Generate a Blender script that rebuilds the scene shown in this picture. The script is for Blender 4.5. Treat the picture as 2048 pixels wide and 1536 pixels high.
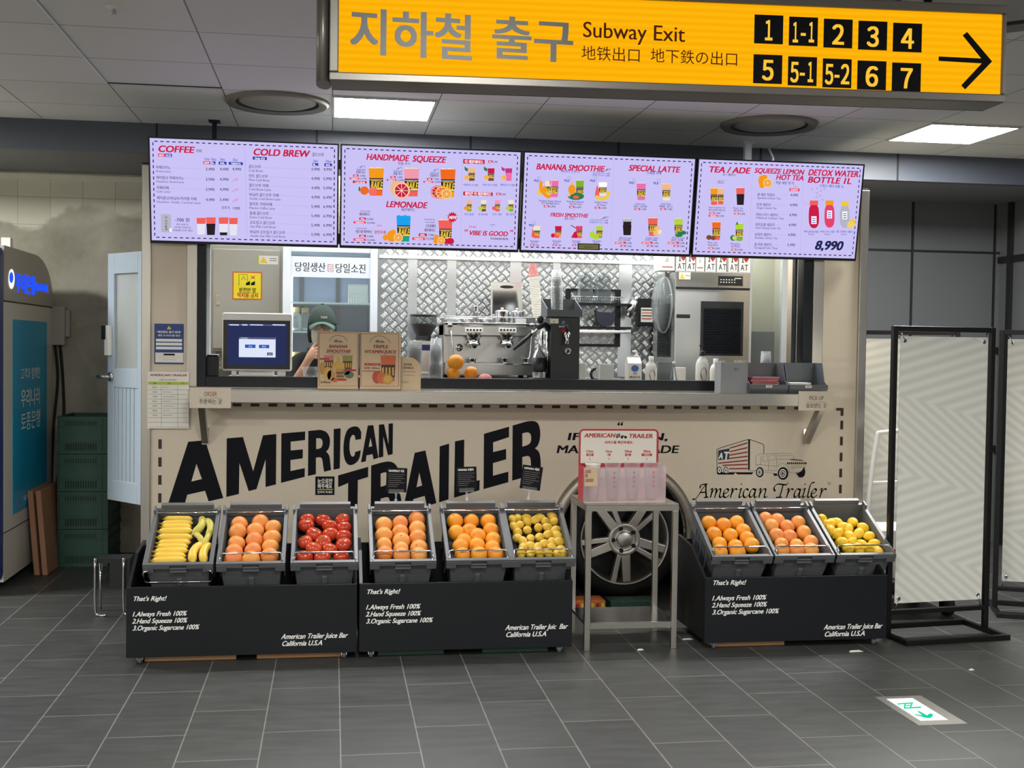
# Underground-station juice trailer with fruit crates, menu screens and a yellow exit sign.
import bpy, math, random
from math import pi, sin, cos, radians as R
from mathutils import Vector as V, Matrix, Euler
from mathutils.geometry import tessellate_polygon

random.seed(7)
for o in list(bpy.data.objects):
    bpy.data.objects.remove(o)
scene = bpy.context.scene
COL = scene.collection

# ---------------------------------------------------------------- camera
FPX, CX, CY, CAM = 2350.0, 1024.0, 768.0, V((0, 0, 1.555))
def _axes():
    def d(x, y):
        return V(((x - CX) / FPX, -(y - CY) / FPX, -1.0)).normalized()
    D = d(665, 690)
    L = d(15500, 890)
    if L.x < 0: L = -L
    L = (L - D * L.dot(D)).normalized()
    return Matrix((L, D, L.cross(D)))
ROT = _axes()
cam_data = bpy.data.cameras.new('camera')
cam = bpy.data.objects.new('camera', cam_data)
COL.objects.link(cam)
cam_data.sensor_width = 36.0
cam_data.lens = FPX / 2048 * 36.0
cam_data.clip_end = 60
cam.matrix_world = Matrix.Translation(CAM) @ ROT.to_4x4()
scene.camera = cam

# ---------------------------------------------------------------- view, world
vs = scene.view_settings
vs.view_transform = 'Standard'
vs.look = 'None'
vs.exposure = 0.0
vs.gamma = 1.0
vs.use_curve_mapping = False
world = bpy.data.worlds.new('world')
scene.world = world
world.use_nodes = True
world.node_tree.nodes['Background'].inputs[0].default_value = (0.9, 0.95, 1.0, 1)
world.node_tree.nodes['Background'].inputs[1].default_value = 0.08
LAMP = 104.0           # radiance of the ceiling panels
LED = 52.0            # watts of the strips inside the trailer

# ---------------------------------------------------------------- pixel -> place
def ray(px, py):
    return ROT @ V(((px - CX) / FPX, -(py - CY) / FPX, -1.0))
def onY(px, py, y):
    r = ray(px, py); return CAM + r * (y / r.y)
def onZ(px, py, z=0.0):
    r = ray(px, py); return CAM + r * ((z - CAM.z) / r.z)
def onX(px, py, x):
    r = ray(px, py); return CAM + r * (x / r.x)
class Plane:
    """A surface to letter on: origin, u and v directions, n = u x v towards the viewer."""
    def __init__(s, o, u=(1, 0, 0), v=(0, 0, 1), off=0.0009, crop=(0, 0, 1)):
        s.o, s.u, s.v = V(o), V(u).normalized(), V(v).normalized()
        s.n = s.u.cross(s.v); s.off = off; s.crop = crop
    def uv(s, x, y):
        x0, y0, k = s.crop
        r = ray(x0 + x / k, y0 + y / k)
        p = CAM + r * ((s.o - CAM).dot(s.n) / r.dot(s.n)) - s.o
        return p.dot(s.u), p.dot(s.v)
    def at(s, u, v, lift=0):
        return s.o + s.u * u + s.v * v + s.n * (s.off + lift)

# ---------------------------------------------------------------- materials
def lin(h):
    if isinstance(h, (tuple, list)): return (h[0], h[1], h[2], 1)
    h = h.lstrip('#')
    c = [int(h[i:i + 2], 16) / 255 for i in (0, 2, 4)]
    return tuple((x / 12.92 if x <= 0.04045 else ((x + 0.055) / 1.055) ** 2.4) for x in c) + (1,)
MATS = {}
def new_mat(name):
    m = bpy.data.materials.new(name); m.use_nodes = True
    MATS[name] = m
    nt = m.node_tree
    return m, nt, nt.nodes['Principled BSDF']
def node(nt, kind, **kw):
    n = nt.nodes.new(kind)
    for k, v in kw.items():
        if k.startswith('i_'): n.inputs[int(k[2:])].default_value = v
        else: setattr(n, k, v)
    return n
def mat(name, c, rough=0.5, metal=0.0, var=0.08, scale=18.0, bump=0.0, bscale=60.0, emit=0.0, spec=0.5, trans=0.0, coat=0.0, stretch=None):
    """Principled surface whose colour wanders a little with a noise texture."""
    m, nt, b = new_mat(name)
    L = nt.links.new
    b.inputs['Roughness'].default_value = rough
    b.inputs['Metallic'].default_value = metal
    b.inputs['Specular IOR Level'].default_value = spec
    b.inputs['Coat Weight'].default_value = coat
    if trans: b.inputs['Transmission Weight'].default_value = trans
    c = lin(c)
    tc = node(nt, 'ShaderNodeTexCoord')
    src = tc.outputs['Object']
    if stretch:
        mp = node(nt, 'ShaderNodeMapping'); mp.inputs['Scale'].default_value = stretch
        L(src, mp.inputs[0]); src = mp.outputs[0]
    nz = node(nt, 'ShaderNodeTexNoise'); nz.inputs['Scale'].default_value = scale
    nz.inputs['Detail'].default_value = 3
    L(src, nz.inputs['Vector'])
    mx = node(nt, 'ShaderNodeMix', data_type='RGBA')
    mx.inputs[6].default_value = tuple(x * (1 - var) for x in c[:3]) + (1,)
    mx.inputs[7].default_value = tuple(min(1, x * (1 + var)) for x in c[:3]) + (1,)
    L(nz.outputs[0], mx.inputs[0]); L(mx.outputs[2], b.inputs['Base Color'])
    if bump:
        n2 = node(nt, 'ShaderNodeTexNoise'); n2.inputs['Scale'].default_value = bscale
        L(src, n2.inputs['Vector'])
        bp = node(nt, 'ShaderNodeBump'); bp.inputs['Strength'].default_value = bump
        bp.inputs['Distance'].default_value = 0.004
        L(n2.outputs[0], bp.inputs['Height']); L(bp.outputs[0], b.inputs['Normal'])
    if emit:
        L(mx.outputs[2], b.inputs['Emission Color']); b.inputs['Emission Strength'].default_value = emit
    return m
def glow(name, c, s=1.0):
    m, nt, b = new_mat(name)
    nt.nodes.remove(b)
    e = node(nt, 'ShaderNodeEmission'); e.inputs[0].default_value = lin(c); e.inputs[1].default_value = s
    nt.links.new(e.outputs[0], nt.nodes['Material Output'].inputs[0])
    return m
def clear(name, tint='#ffffff', body=0.12, rough=0.08, col='#ffffff'):
    """Thin clear plastic or glass: mostly see-through with a glossy skin that grows at the edges."""
    m, nt, b = new_mat(name)
    L = nt.links.new
    b.inputs['Base Color'].default_value = lin(col); b.inputs['Roughness'].default_value = rough
    t = node(nt, 'ShaderNodeBsdfTransparent'); t.inputs[0].default_value = lin(tint)
    lw = node(nt, 'ShaderNodeLayerWeight'); lw.inputs[0].default_value = 0.35
    ma = node(nt, 'ShaderNodeMath', operation='MULTIPLY_ADD', use_clamp=True)
    ma.inputs[1].default_value = 0.65; ma.inputs[2].default_value = body
    L(lw.outputs['Facing'], ma.inputs[0])
    mx = node(nt, 'ShaderNodeMixShader')
    L(ma.outputs[0], mx.inputs[0]); L(t.outputs[0], mx.inputs[1]); L(b.outputs[0], mx.inputs[2])
    L(mx.outputs[0], nt.nodes['Material Output'].inputs[0])
    return m

# ---------------------------------------------------------------- mesh builder
class MB:
    def __init__(s):
        s.v, s.f, s.m, s.s, s.mats = [], [], [], [], []
    def mi(s, name):
        name = name or 'grey_plastic'
        if name not in s.mats: s.mats.append(name)
        return s.mats.index(name)
    def add(s, vs_, fs, mat_=None, smooth=False):
        b = len(s.v); k = s.mi(mat_)
        s.v += [tuple(p) for p in vs_]
        for f in fs:
            s.f.append([i + b for i in f]); s.m.append(k); s.s.append(smooth)
        return b
    def move(s, M, start=0):
        for i in range(start, len(s.v)):
            s.v[i] = tuple(M @ V(s.v[i]))
    def n(s): return len(s.v)
    def box(s, x0, x1, y0, y1, z0, z1, m=None):
        vs_ = [(x, y, z) for z in (z0, z1) for y in (y0, y1) for x in (x0, x1)]
        s.add(vs_, [(0, 2, 3, 1), (4, 5, 7, 6), (0, 1, 5, 4), (2, 6, 7, 3), (0, 4, 6, 2), (1, 3, 7, 5)], m)
        return s
    def hexa(s, p, m=None):
        """eight corners: bottom ring of four (counter-clockwise from above), then top ring"""
        s.add(p, [(3, 2, 1, 0), (4, 5, 6, 7), (0, 1, 5, 4), (1, 2, 6, 5), (2, 3, 7, 6), (3, 0, 4, 7)], m)
        return s
    def bar(s, a, b, w, h=None, m=None, up=(0, 0, 1)):
        a, b = V(a), V(b); h = h or w
        d = (b - a).normalized(); upv = V(up)
        if abs(d.dot(upv)) > 0.98: upv = V((0, 1, 0))
        x = d.cross(upv).normalized() * (w / 2); y = x.cross(d).normalized() * (h / 2)
        ring = lambda c: [c - x - y, c + x - y, c + x + y, c - x + y]
        s.add(ring(a) + ring(b), [(0, 1, 2, 3), (7, 6, 5, 4), (0, 4, 5, 1), (1, 5, 6, 2), (2, 6, 7, 3), (3, 7, 4, 0)], m)
        return s
    def tube(s, pts, r, n=8, m=None, closed=False, caps=True):
        pts = [V(p) for p in pts]; rs = r if isinstance(r, (list, tuple)) else [r] * len(pts)
        vs_, N = [], len(pts); ref = None
        for i, p in enumerate(pts):
            a = pts[(i - 1) % N] if (closed or i) else p
            b = pts[(i + 1) % N] if (closed or i < N - 1) else p
            d = (b - a).normalized()
            if ref is None:
                ref = V((0, 0, 1)) if abs(d.z) < 0.9 else V((0, 1, 0))
            x = d.cross(ref)
            if x.length < 1e-4: x = d.cross(V((1, 0, 0)))
            x.normalize(); y = x.cross(d).normalized(); ref = y
            vs_ += [p + (x * cos(2 * pi * k / n) + y * sin(2 * pi * k / n)) * rs[i] for k in range(n)]
        fs = []
        for i in range(N if closed else N - 1):
            for k in range(n):
                j = (i + 1) % N
                fs.append((i * n + k, i * n + (k + 1) % n, j * n + (k + 1) % n, j * n + k))
        if caps and not closed:
            fs += [tuple(range(n))[::-1], tuple((N - 1) * n + k for k in range(n))]
        s.add(vs_, fs, m, True)
        return s
    def cyl(s, a, b, r, r2=None, n=20, m=None, caps=True):
        return s.tube([a, b], [r, r if r2 is None else r2], n, m, caps=caps)
    def lathe(s, prof, c=(0, 0, 0), n=24, m=None, axis='z', arc=None):
        """profile of (radius, height) turned about an axis through c"""
        c = V(c); vs_ = []
        A = 2 * pi if arc is None else arc[1] - arc[0]; a0 = 0 if arc is None else arc[0]
        cols = n if arc is None else n + 1
        for r, h in prof:
            for k in range(cols):
                t = a0 + A * k / n
                p = (r * cos(t), r * sin(t), h)
                if axis == 'y': p = (p[0], h, p[1])
                if axis == 'x': p = (h, p[0], p[1])
                vs_.append(c + V(p))
        fs = []
        for i in range(len(prof) - 1):
            for k in range(n if arc is None else n):
                k2 = (k + 1) % cols
                fs.append((i * cols + k, i * cols + k2, (i + 1) * cols + k2, (i + 1) * cols + k))
        s.add(vs_, fs, m, True)
        return s
    def prism(s, poly, f, d, m=None, smooth=False):
        """closed 2-D outline; f(a, b, t) places it, t runs 0..d through the thickness"""
        n = len(poly)
        vs_ = [f(a, b, 0) for a, b in poly] + [f(a, b, d) for a, b in poly]
        tris = tessellate_polygon([[V((a, b, 0)) for a, b in poly]])
        b0 = s.add(vs_, [tuple(t)[::-1] for t in tris] + [tuple(i + n for i in t) for t in tris], m)
        k = s.mi(m)
        for i in range(n):
            j = (i + 1) % n
            s.f.append([b0 + i, b0 + j, b0 + j + n, b0 + i + n]); s.m.append(k); s.s.append(smooth)
        return s
    def ball(s, c, rx, ry=None, rz=None, n=16, k=10, m=None, M=None, f=None):
        ry = ry or rx; rz = rz or rx; vs_ = []
        for i in range(k + 1):
            t = pi * i / k
            for j in range(n):
                p = V((sin(t) * cos(2 * pi * j / n), sin(t) * sin(2 * pi * j / n), cos(t)))
                if f: p = f(p)
                p = V((p.x * rx, p.y * ry, p.z * rz))
                if M: p = M @ p
                vs_.append(V(c) + p)
        fs = [(i * n + j, (i + 1) * n + j, (i + 1) * n + (j + 1) % n, i * n + (j + 1) % n) for i in range(k) for j in range(n)]
        s.add(vs_, fs, m, True)
        return s
    # ---- flat marks on a Plane, coordinates in the plane's own pixel crop
    def fill(s, pl, pts, m, holes=(), lift=0.0, uv=False):
        loops = [pts] + list(holes)
        flat = [p if uv else pl.uv(*p) for lp in loops for p in lp]
        polys, i = [], 0
        for lp in loops:
            polys.append([V((a, b, 0)) for a, b in flat[i:i + len(lp)]]); i += len(lp)
        tris = []
        for t in tessellate_polygon(polys):
            a, b, c = (flat[q] for q in t)
            cr = (b[0] - a[0]) * (c[1] - a[1]) - (b[1] - a[1]) * (c[0] - a[0])
            tris.append(tuple(t) if cr > 0 else tuple(t)[::-1])
        s.add([pl.at(a, b, lift) for a, b in flat], tris, m)
        return s
    def rect(s, pl, x0, y0, x1, y1, m, lift=0.0):
        u0, v0 = pl.uv(x0, y0); u1, v1 = pl.uv(x1, y1)
        return s.fill(pl, [(u0, v1), (u1, v1), (u1, v0), (u0, v0)], m, lift=lift, uv=True)
    def disc(s, pl, x, y, rx, m, ry=None, lift=0.0, inner=0, n=20, a0=0, a1=2 * pi):
        ry = ry or rx
        full = a1 - a0 > 6.28
        ang = [a0 + (a1 - a0) * i / n for i in range(n if full else n + 1)]
        o = [(x + rx * cos(a), y + ry * sin(a)) for a in ang]
        h = [[(x + rx * inner * cos(a), y + ry * inner * sin(a)) for a in ang]] if inner else ()
        return s.fill(pl, o, m, h, lift)
    def stroke(s, pl, pts, w, m, lift=0.0, uv=False, smooth=False, nib=None):
        """line of width w (pixels of the crop, metres when uv); nib=(angle, thin) is a broad pen"""
        if smooth: pts = spline(pts)
        P = [p if uv else pl.uv(*p) for p in pts]
        if not uv: w = w / pl.crop[2] * 6.9 / FPX
        vs_, fs = [], []
        if nib:
            a, thin = nib
            ax, ay = cos(a), sin(a); bx, by = -sin(a), cos(a)
            for i in range(len(P)):
                for q in range(10):
                    t = 2 * pi * q / 10
                    e = (cos(t) * w / 2, sin(t) * w * thin / 2)
                    vs_.append((P[i][0] + ax * e[0] + bx * e[1], P[i][1] + ay * e[0] + by * e[1]))
                fs.append(tuple(range(i * 10, i * 10 + 10)))
                if i:
                    for q in range(10):
                        r = (q + 1) % 10
                        fs.append(((i - 1) * 10 + q, (i - 1) * 10 + r, i * 10 + r, i * 10 + q))
            out = []
            for f in fs:
                ar = sum(vs_[f[k]][0] * vs_[f[(k + 1) % len(f)]][1] - vs_[f[(k + 1) % len(f)]][0] * vs_[f[k]][1] for k in range(len(f)))
                if abs(ar) > 1e-12: out.append(f if ar > 0 else f[::-1])
            s.add([pl.at(a_, b_, lift) for a_, b_ in vs_], out, m)
            return s
        for i in range(len(P)):
            a = V(P[max(i - 1, 0)]); b = V(P[min(i + 1, len(P) - 1)])
            d = b - a
            if d.length < 1e-9: d = V((1, 0))
            d.normalize(); nrm = V((-d.y, d.x)) * (w / 2)
            vs_ += [(P[i][0] + nrm.x, P[i][1] + nrm.y), (P[i][0] - nrm.x, P[i][1] - nrm.y)]
        fs = [(2 * i + 1, 2 * i + 3, 2 * i + 2, 2 * i) for i in range(len(P) - 1)]
        s.add([pl.at(a_, b_, lift) for a_, b_ in vs_], fs, m)
        return s
    def text(s, pl, body, x0, y0, x1, m, h=None, bold=0.0, shear=0.0, lift=0.0, rise=0.0, center=False):
        """lettering from pixel (x0, y0) on the baseline to x1; h = glyph height in pixels; rise tilts the line"""
        vs_, fs = thick(body, bold)
        if not vs_: return s
        xa, xb = min(p[0] for p in vs_), max(p[0] for p in vs_); yb = max(p[1] for p in vs_); ya = min(p[1] for p in vs_)
        if center and h:
            u, v = pl.uv(x0, y0); v2 = pl.uv(x0, y0 - h)[1]
            k = (v2 - v) / yb; ku = k; u0 = u - (xb - xa) * k / 2
        else:
            u0, v = pl.uv(x0, y0); u1 = pl.uv(x1, y0)[0]
            ku = (u1 - u0) / (xb - xa)
            k = ku if h is None else (pl.uv(x0, y0 - h)[1] - v) / yb
        sh = math.tan(shear)
        pts = [pl.at(u0 + (p[0] - xa) * ku + p[1] * k * sh, v + p[1] * k + (p[0] - xa) * ku * rise, lift + (p[2] if len(p) > 2 else 0)) for p in vs_]
        s.add(pts, fs, m)
        return s
    def build(s, name, parent=None, bevel=0.0, m=None, segs=2, recalc=False):
        me = bpy.data.meshes.new(name)
        me.from_pydata(s.v, [], s.f)
        for nm in s.mats: me.materials.append(MATS[nm])
        me.polygons.foreach_set('material_index', s.m)
        me.polygons.foreach_set('use_smooth', s.s)
        me.update()
        o = bpy.data.objects.new(name, me)
        COL.objects.link(o)
        if parent is not None:
            o.parent = parent
            o.matrix_parent_inverse = Matrix.Identity(4)
            M = parent_world(parent).inverted()
            me.transform(M)
        if bevel:
            bv = o.modifiers.new('bevel', 'BEVEL'); bv.width = bevel; bv.segments = segs
            bv.limit_method = 'ANGLE'; bv.angle_limit = R(40)
        return o
def parent_world(o):
    M = o.matrix_basis.copy()
    while o.parent is not None:
        o = o.parent; M = o.matrix_basis @ M
    return M
def spline(p, k=6):
    out = []
    for i in range(len(p) - 1):
        p0, p1, p2, p3 = p[max(i - 1, 0)], p[i], p[i + 1], p[min(i + 2, len(p) - 1)]
        for j in range(k):
            t = j / k
            out.append(tuple(0.5 * (2 * b + (c - a) * t + (2 * a - 5 * b + 4 * c - d) * t * t + (3 * b - a - 3 * c + d) * t ** 3)
                             for a, b, c, d in zip(p0, p1, p2, p3)))
    return out + [tuple(p[-1])]
_G = {}
def glyphs(body, bold=0.0):
    key = (body, bold)
    if key not in _G:
        c = bpy.data.curves.new('t', 'FONT'); c.body = body; c.offset = bold; c.resolution_u = 4
        o = bpy.data.objects.new('t', c)
        me = bpy.data.meshes.new_from_object(o)
        _G[key] = ([tuple(v.co[:2]) for v in me.vertices], [tuple(p.vertices) for p in me.polygons])
        bpy.data.objects.remove(o); bpy.data.curves.remove(c); bpy.data.meshes.remove(me)
    return _G[key]

def thick(body, bold=0.0):
    """heavier lettering: the glyphs laid over themselves with small shifts"""
    v, f = glyphs(body)
    if not bold or not v: return v, f
    b = bold * 1.1; out, fs, lay = [], [], 0.0
    for dx, dy in ((-b, -b * .5), (b, b * .5), (-b, b * .5), (b, -b * .5)) if bold > .015 else ((-b, 0), (b, 0)):
        o = len(out); out += [(x + dx, y + dy, lay) for x, y in v]; lay += .00014; fs += [tuple(i + o for i in q) for q in f]
    return out, fs

# ---------------------------------------------------------------- things
def tag(o, label, cat, group=None, kind=None):
    o['label'] = label; o['category'] = cat
    if group: o['group'] = group
    if kind: o['kind'] = kind
    return o
def thing(name, label, cat, loc=(0, 0, 0), rot=(0, 0, 0), group=None):
    o = bpy.data.objects.new(name, None); COL.objects.link(o)
    o.location = loc; o.rotation_euler = rot; o.empty_display_size = 0.05
    return tag(o, label, cat, group)
def struct(mb, name):
    o = mb.build(name); o['kind'] = 'structure'; return o
def dup(root, loc=None, rot=None, scale=None, label=None, group=None):
    r = root.copy(); COL.objects.link(r)
    if loc is not None: r.location = loc
    if rot is not None: r.rotation_euler = rot
    if scale is not None: r.scale = scale
    if label: r['label'] = label
    if group: r['group'] = group
    for ch in list(root.children):
        c = ch.copy(); COL.objects.link(c); c.parent = r
        for g in list(ch.children):
            d = g.copy(); COL.objects.link(d); d.parent = c
    return r
ORD = 'zeroth first second third fourth fifth sixth seventh eighth ninth tenth eleventh twelfth thirteenth fourteenth fifteenth sixteenth seventeenth eighteenth nineteenth twentieth'.split()
ORD += ['twenty-' + w for w in ORD[1:10]] + ['thirtieth'] + ['thirty-' + w for w in ORD[1:10]]
# ================================================================ materials used all over
mat('cream_panel', '#d9cbb4', 0.45, var=0.03)
mat('steel', '#b9b4ab', 0.28, 1.0, var=0.10, scale=3, stretch=(40, 40, 1.0), bump=0.05, bscale=8)
mat('steel_wide', '#b9b4ab', 0.26, 1.0, var=0.10, scale=3, stretch=(1, 40, 40), bump=0.05, bscale=8)
mat('chrome', '#d8d8d8', 0.10, 1.0, var=0.02)
mat('black_frame', '#0e1118', 0.35, var=0.1, spec=.3)
mat('black_plastic', '#17181a', 0.4, var=0.1)
mat('rubber', '#141415', 0.75, var=0.15, bump=0.15)
mat('grey_plastic', '#565a5e', 0.42, var=0.06, scale=30)
mat('grey_crate', '#5d5f60', 0.45, var=0.06, scale=25)
mat('dark_liner', '#2b2c33', 0.7, var=0.1)
mat('white_paint', '#e6ebf0', 0.35, var=0.02)
mat('white_plastic', '#eceae4', 0.35, var=0.02)
mat('paper', '#e9e4d8', 0.7, var=0.02)
mat('kraft', '#cdb491', 0.6, var=0.04)
mat('board_black', '#15171a', 0.42, var=0.15, scale=5, spec=.28)
mat('ink_black', '#12131a', 0.6, var=0.05, spec=.12)
mat('ink_white', '#f0efe9', 0.5, var=0.02)
mat('ink_grey', '#6d6a66', 0.5, var=0.02)
mat('ink_red', '#b3202c', 0.5, var=0.04)
mat('ink_darkred', '#8f2229', 0.5, var=0.04)
mat('ink_brown', '#4a241c', 0.5, var=0.04)
mat('dash_brown', '#2e1f1c', .5)
mat('ink_navy', '#1a1f33', 0.5, var=0.05)
mat('ink_blue', '#28407f', 0.5, var=0.05)
mat('ink_yellow', '#e3c63a', 0.5, var=0.03)
mat('ink_green', '#a9c03a', 0.5, var=0.03)
mat('pine', '#b98d62', 0.6, var=0.15, scale=6, stretch=(1, 20, 20))
mat('cardboard', '#a3765a', 0.75, var=0.12, scale=6)
clear('clear_plastic', body=0.10)
clear('cup_plastic', body=0.10, col='#d2d5d6')
clear('window_glass', tint='#e8f0ee', body=0.06, rough=0.03)
clear('smoke_plastic', tint='#cfd2d1', body=0.05, col='#8c8f90')

# ---------------------------------------------------------------- floor: dark stone tiles in running bond
m, nt, b = new_mat('floor_tile'); L = nt.links.new
tc = node(nt, 'ShaderNodeTexCoord')
mp = node(nt, 'ShaderNodeMapping'); mp.inputs['Rotation'].default_value = (0, 0, R(90))
mp.inputs['Location'].default_value = (0.5195, -0.044, 0)
L(tc.outputs['Object'], mp.inputs[0])
bk = node(nt, 'ShaderNodeTexBrick')
bk.inputs['Scale'].default_value = 1.0; bk.inputs['Brick Width'].default_value = 0.605
bk.inputs['Row Height'].default_value = 0.3045; bk.inputs['Mortar Size'].default_value = 0.0030
bk.inputs['Mortar Smooth'].default_value = 0.2; bk.inputs['Bias'].default_value = -0.2
bk.inputs['Color1'].default_value = lin('#3f403e'); bk.inputs['Color2'].default_value = lin('#474845')
bk.inputs['Mortar'].default_value = lin('#7b7972')
bk.offset = 0.5; bk.offset_frequency = 2
L(mp.outputs[0], bk.inputs['Vector'])
n1 = node(nt, 'ShaderNodeTexNoise'); n1.inputs['Scale'].default_value = 5; n1.inputs['Detail'].default_value = 8
mp2 = node(nt, 'ShaderNodeMapping'); mp2.inputs['Scale'].default_value = (1, 4, 1)
L(tc.outputs['Object'], mp2.inputs[0]); L(mp2.outputs[0], n1.inputs['Vector'])
mul = node(nt, 'ShaderNodeMix', data_type='RGBA', blend_type='OVERLAY'); mul.inputs[0].default_value = 0.35
L(bk.outputs['Color'], mul.inputs[6]); L(n1.outputs[0], mul.inputs[7]); L(mul.outputs[2], b.inputs['Base Color'])
mr = node(nt, 'ShaderNodeMapRange'); mr.inputs[3].default_value = 0.36; mr.inputs[4].default_value = 0.56
L(n1.outputs[0], mr.inputs[0]); L(mr.outputs[0], b.inputs['Roughness'])
bp = node(nt, 'ShaderNodeBump'); bp.inputs['Strength'].default_value = 0.12; bp.inputs['Distance'].default_value = 0.004
L(n1.outputs[0], bp.inputs['Height']); L(bp.outputs[0], b.inputs['Normal'])
b.inputs['Specular IOR Level'].default_value = 0.45

# ---------------------------------------------------------------- ceiling: metal panels on a 0.6 m grid
m, nt, b = new_mat('ceiling_panel'); L = nt.links.new
tc = node(nt, 'ShaderNodeTexCoord')
mp = node(nt, 'ShaderNodeMapping'); mp.inputs['Location'].default_value = (0.012, -0.06, 0)
L(tc.outputs['Object'], mp.inputs[0])
bk = node(nt, 'ShaderNodeTexBrick'); bk.offset = 0; bk.inputs['Scale'].default_value = 1
bk.inputs['Brick Width'].default_value = 0.607; bk.inputs['Row Height'].default_value = 0.61
bk.inputs['Mortar Size'].default_value = 0.004; bk.inputs['Bias'].default_value = 0.0
bk.inputs['Color1'].default_value = lin('#dcdcd8'); bk.inputs['Color2'].default_value = lin('#e2e2de')
bk.inputs['Mortar'].default_value = lin('#7d7d7b')
L(mp.outputs[0], bk.inputs['Vector']); L(bk.outputs['Color'], b.inputs['Base Color'])
b.inputs['Roughness'].default_value = 0.55
bp = node(nt, 'ShaderNodeBump'); bp.inputs['Strength'].default_value = 0.3; bp.inputs['Distance'].default_value = 0.003; bp.invert = True
L(bk.outputs['Fac'], bp.inputs['Height']); L(bp.outputs[0], b.inputs['Normal'])

# ---------------------------------------------------------------- old wall: pale tiles over rough mortar
m, nt, b = new_mat('old_wall'); L = nt.links.new
tc = node(nt, 'ShaderNodeTexCoord')
mp = node(nt, 'ShaderNodeMapping'); mp.inputs['Rotation'].default_value = (R(90), 0, 0)
L(tc.outputs['Object'], mp.inputs[0])
bk = node(nt, 'ShaderNodeTexBrick'); bk.offset = 0; bk.inputs['Scale'].default_value = 1
bk.inputs['Brick Width'].default_value = 0.226; bk.inputs['Row Height'].default_value = 0.2
bk.inputs['Mortar Size'].default_value = 0.002
bk.inputs['Color1'].default_value = lin('#d6d3c1'); bk.inputs['Color2'].default_value = lin('#cbc8b5'); bk.inputs['Mortar'].default_value = lin('#a29f8b')
L(mp.outputs[0], bk.inputs['Vector'])
n1 = node(nt, 'ShaderNodeTexNoise'); n1.inputs['Scale'].default_value = 2.2; n1.inputs['Detail'].default_value = 9; n1.inputs['Roughness'].default_value = 0.62
L(tc.outputs['Object'], n1.inputs['Vector'])
cr = node(nt, 'ShaderNodeValToRGB')
cr.color_ramp.elements[0].position = 0.3; cr.color_ramp.elements[0].color = lin('#8a8676')
cr.color_ramp.elements[1].position = 0.7; cr.color_ramp.elements[1].color = lin('#bfbbaa')
L(n1.outputs[0], cr.inputs[0])
sx = node(nt, 'ShaderNodeSeparateXYZ'); L(tc.outputs['Object'], sx.inputs[0])
n2 = node(nt, 'ShaderNodeTexNoise'); n2.inputs['Scale'].default_value = 1.3; n2.inputs['Detail'].default_value = 5
L(tc.outputs['Object'], n2.inputs['Vector'])
ad = node(nt, 'ShaderNodeMath', operation='MULTIPLY_ADD'); ad.inputs[1].default_value = -0.9
L(n2.outputs[0], ad.inputs[0]); L(sx.outputs['Z'], ad.inputs[2])
def ramp(v0, v1, src):
    r = node(nt, 'ShaderNodeMapRange'); r.inputs[1].default_value = v0; r.inputs[2].default_value = v1
    L(src, r.inputs[0]); return r.outputs[0]
tile_mask = ramp(2.05, 2.09, ad.outputs[0])
mx = node(nt, 'ShaderNodeMix', data_type='RGBA')
L(tile_mask, mx.inputs[0]); L(cr.outputs[0], mx.inputs[6]); L(bk.outputs[0], mx.inputs[7])
L(mx.outputs[2], b.inputs['Base Color']); b.inputs['Roughness'].default_value = 0.85
bp = node(nt, 'ShaderNodeBump'); bp.inputs['Strength'].default_value = 0.35; bp.inputs['Distance'].default_value = 0.02
L(n1.outputs[0], bp.inputs['Height']); L(bp.outputs[0], b.inputs['Normal'])

mat('fascia', '#4e535d', 0.45, var=0.05, scale=2)
mat('soffit', '#74767a', 0.6, var=0.05, scale=2)
mat('side_wall', '#b8b3aa', 0.7, var=0.06, scale=2)
mat('wall_panel', '#5f6264', 0.42, var=0.05, scale=2)
mat('seam_black', '#131416', 0.6)

# ================================================================ structure
X0, X1, Y0, YC, YB, ZC = -4.6, 5.42, -6.5, 7.9, 8.98, 2.97
f = MB(); f.box(X0, X1, Y0, YB, -0.1, 0.0, 'floor_tile'); struct(f, 'floor')
c = MB(); c.box(X0, X1, Y0, YC, ZC, ZC + 0.1, 'ceiling_panel'); struct(c, 'ceiling')
c = MB(); c.box(X0, X1, YC, YC + 0.06, 2.78, ZC + 0.1, 'fascia')
for k in range(9):
    x = X0 + 0.4 + k * 1.02
    c.box(x, x + 0.012, YC - 0.004, YC, 2.78, ZC, 'seam_black')
struct(c, 'trim_1')
c = MB(); c.box(X0, X1, YC + 0.06, YB, 2.78, 2.88, 'soffit'); struct(c, 'ceiling_soffit')
w = MB(); w.box(X0, 1.0, YB, YB + 0.1, 0, 2.88, 'old_wall'); struct(w, 'wall_back_left')
mat('tile_trim', '#dcd9c9', .4, var=.03)
w = MB(); w.box(X0, 1.0, YB - .02, YB, 2.725, 2.765, 'tile_trim'); struct(w, 'trim_3')
w = MB(); w.box(1.0, X1, YB, YB + 0.1, 0, 2.88, 'wall_panel')
for x in (3.56, 4.64, 5.36):
    w.box(x, x + 0.02, YB - 0.006, YB, 0, 2.78, 'seam_black')
for z in (0.75, 1.56, 2.375):
    w.box(1.0, X1, YB - 0.005, YB, z, z + 0.018, 'seam_black')
struct(w, 'wall_back_right')
w = MB(); w.box(X1, X1 + 0.1, Y0, YB, 0, ZC, 'wall_panel')
for k in range(9):
    y = 8.78 - k * 1.08
    w.box(X1 - 0.03, X1, y, y + 0.05, 0, ZC, 'seam_black')
for z in (0.75, 1.56, 2.30):
    w.box(X1 - 0.02, X1, Y0, YB, z, z + 0.05, 'seam_black')
struct(w, 'wall_right')
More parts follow.
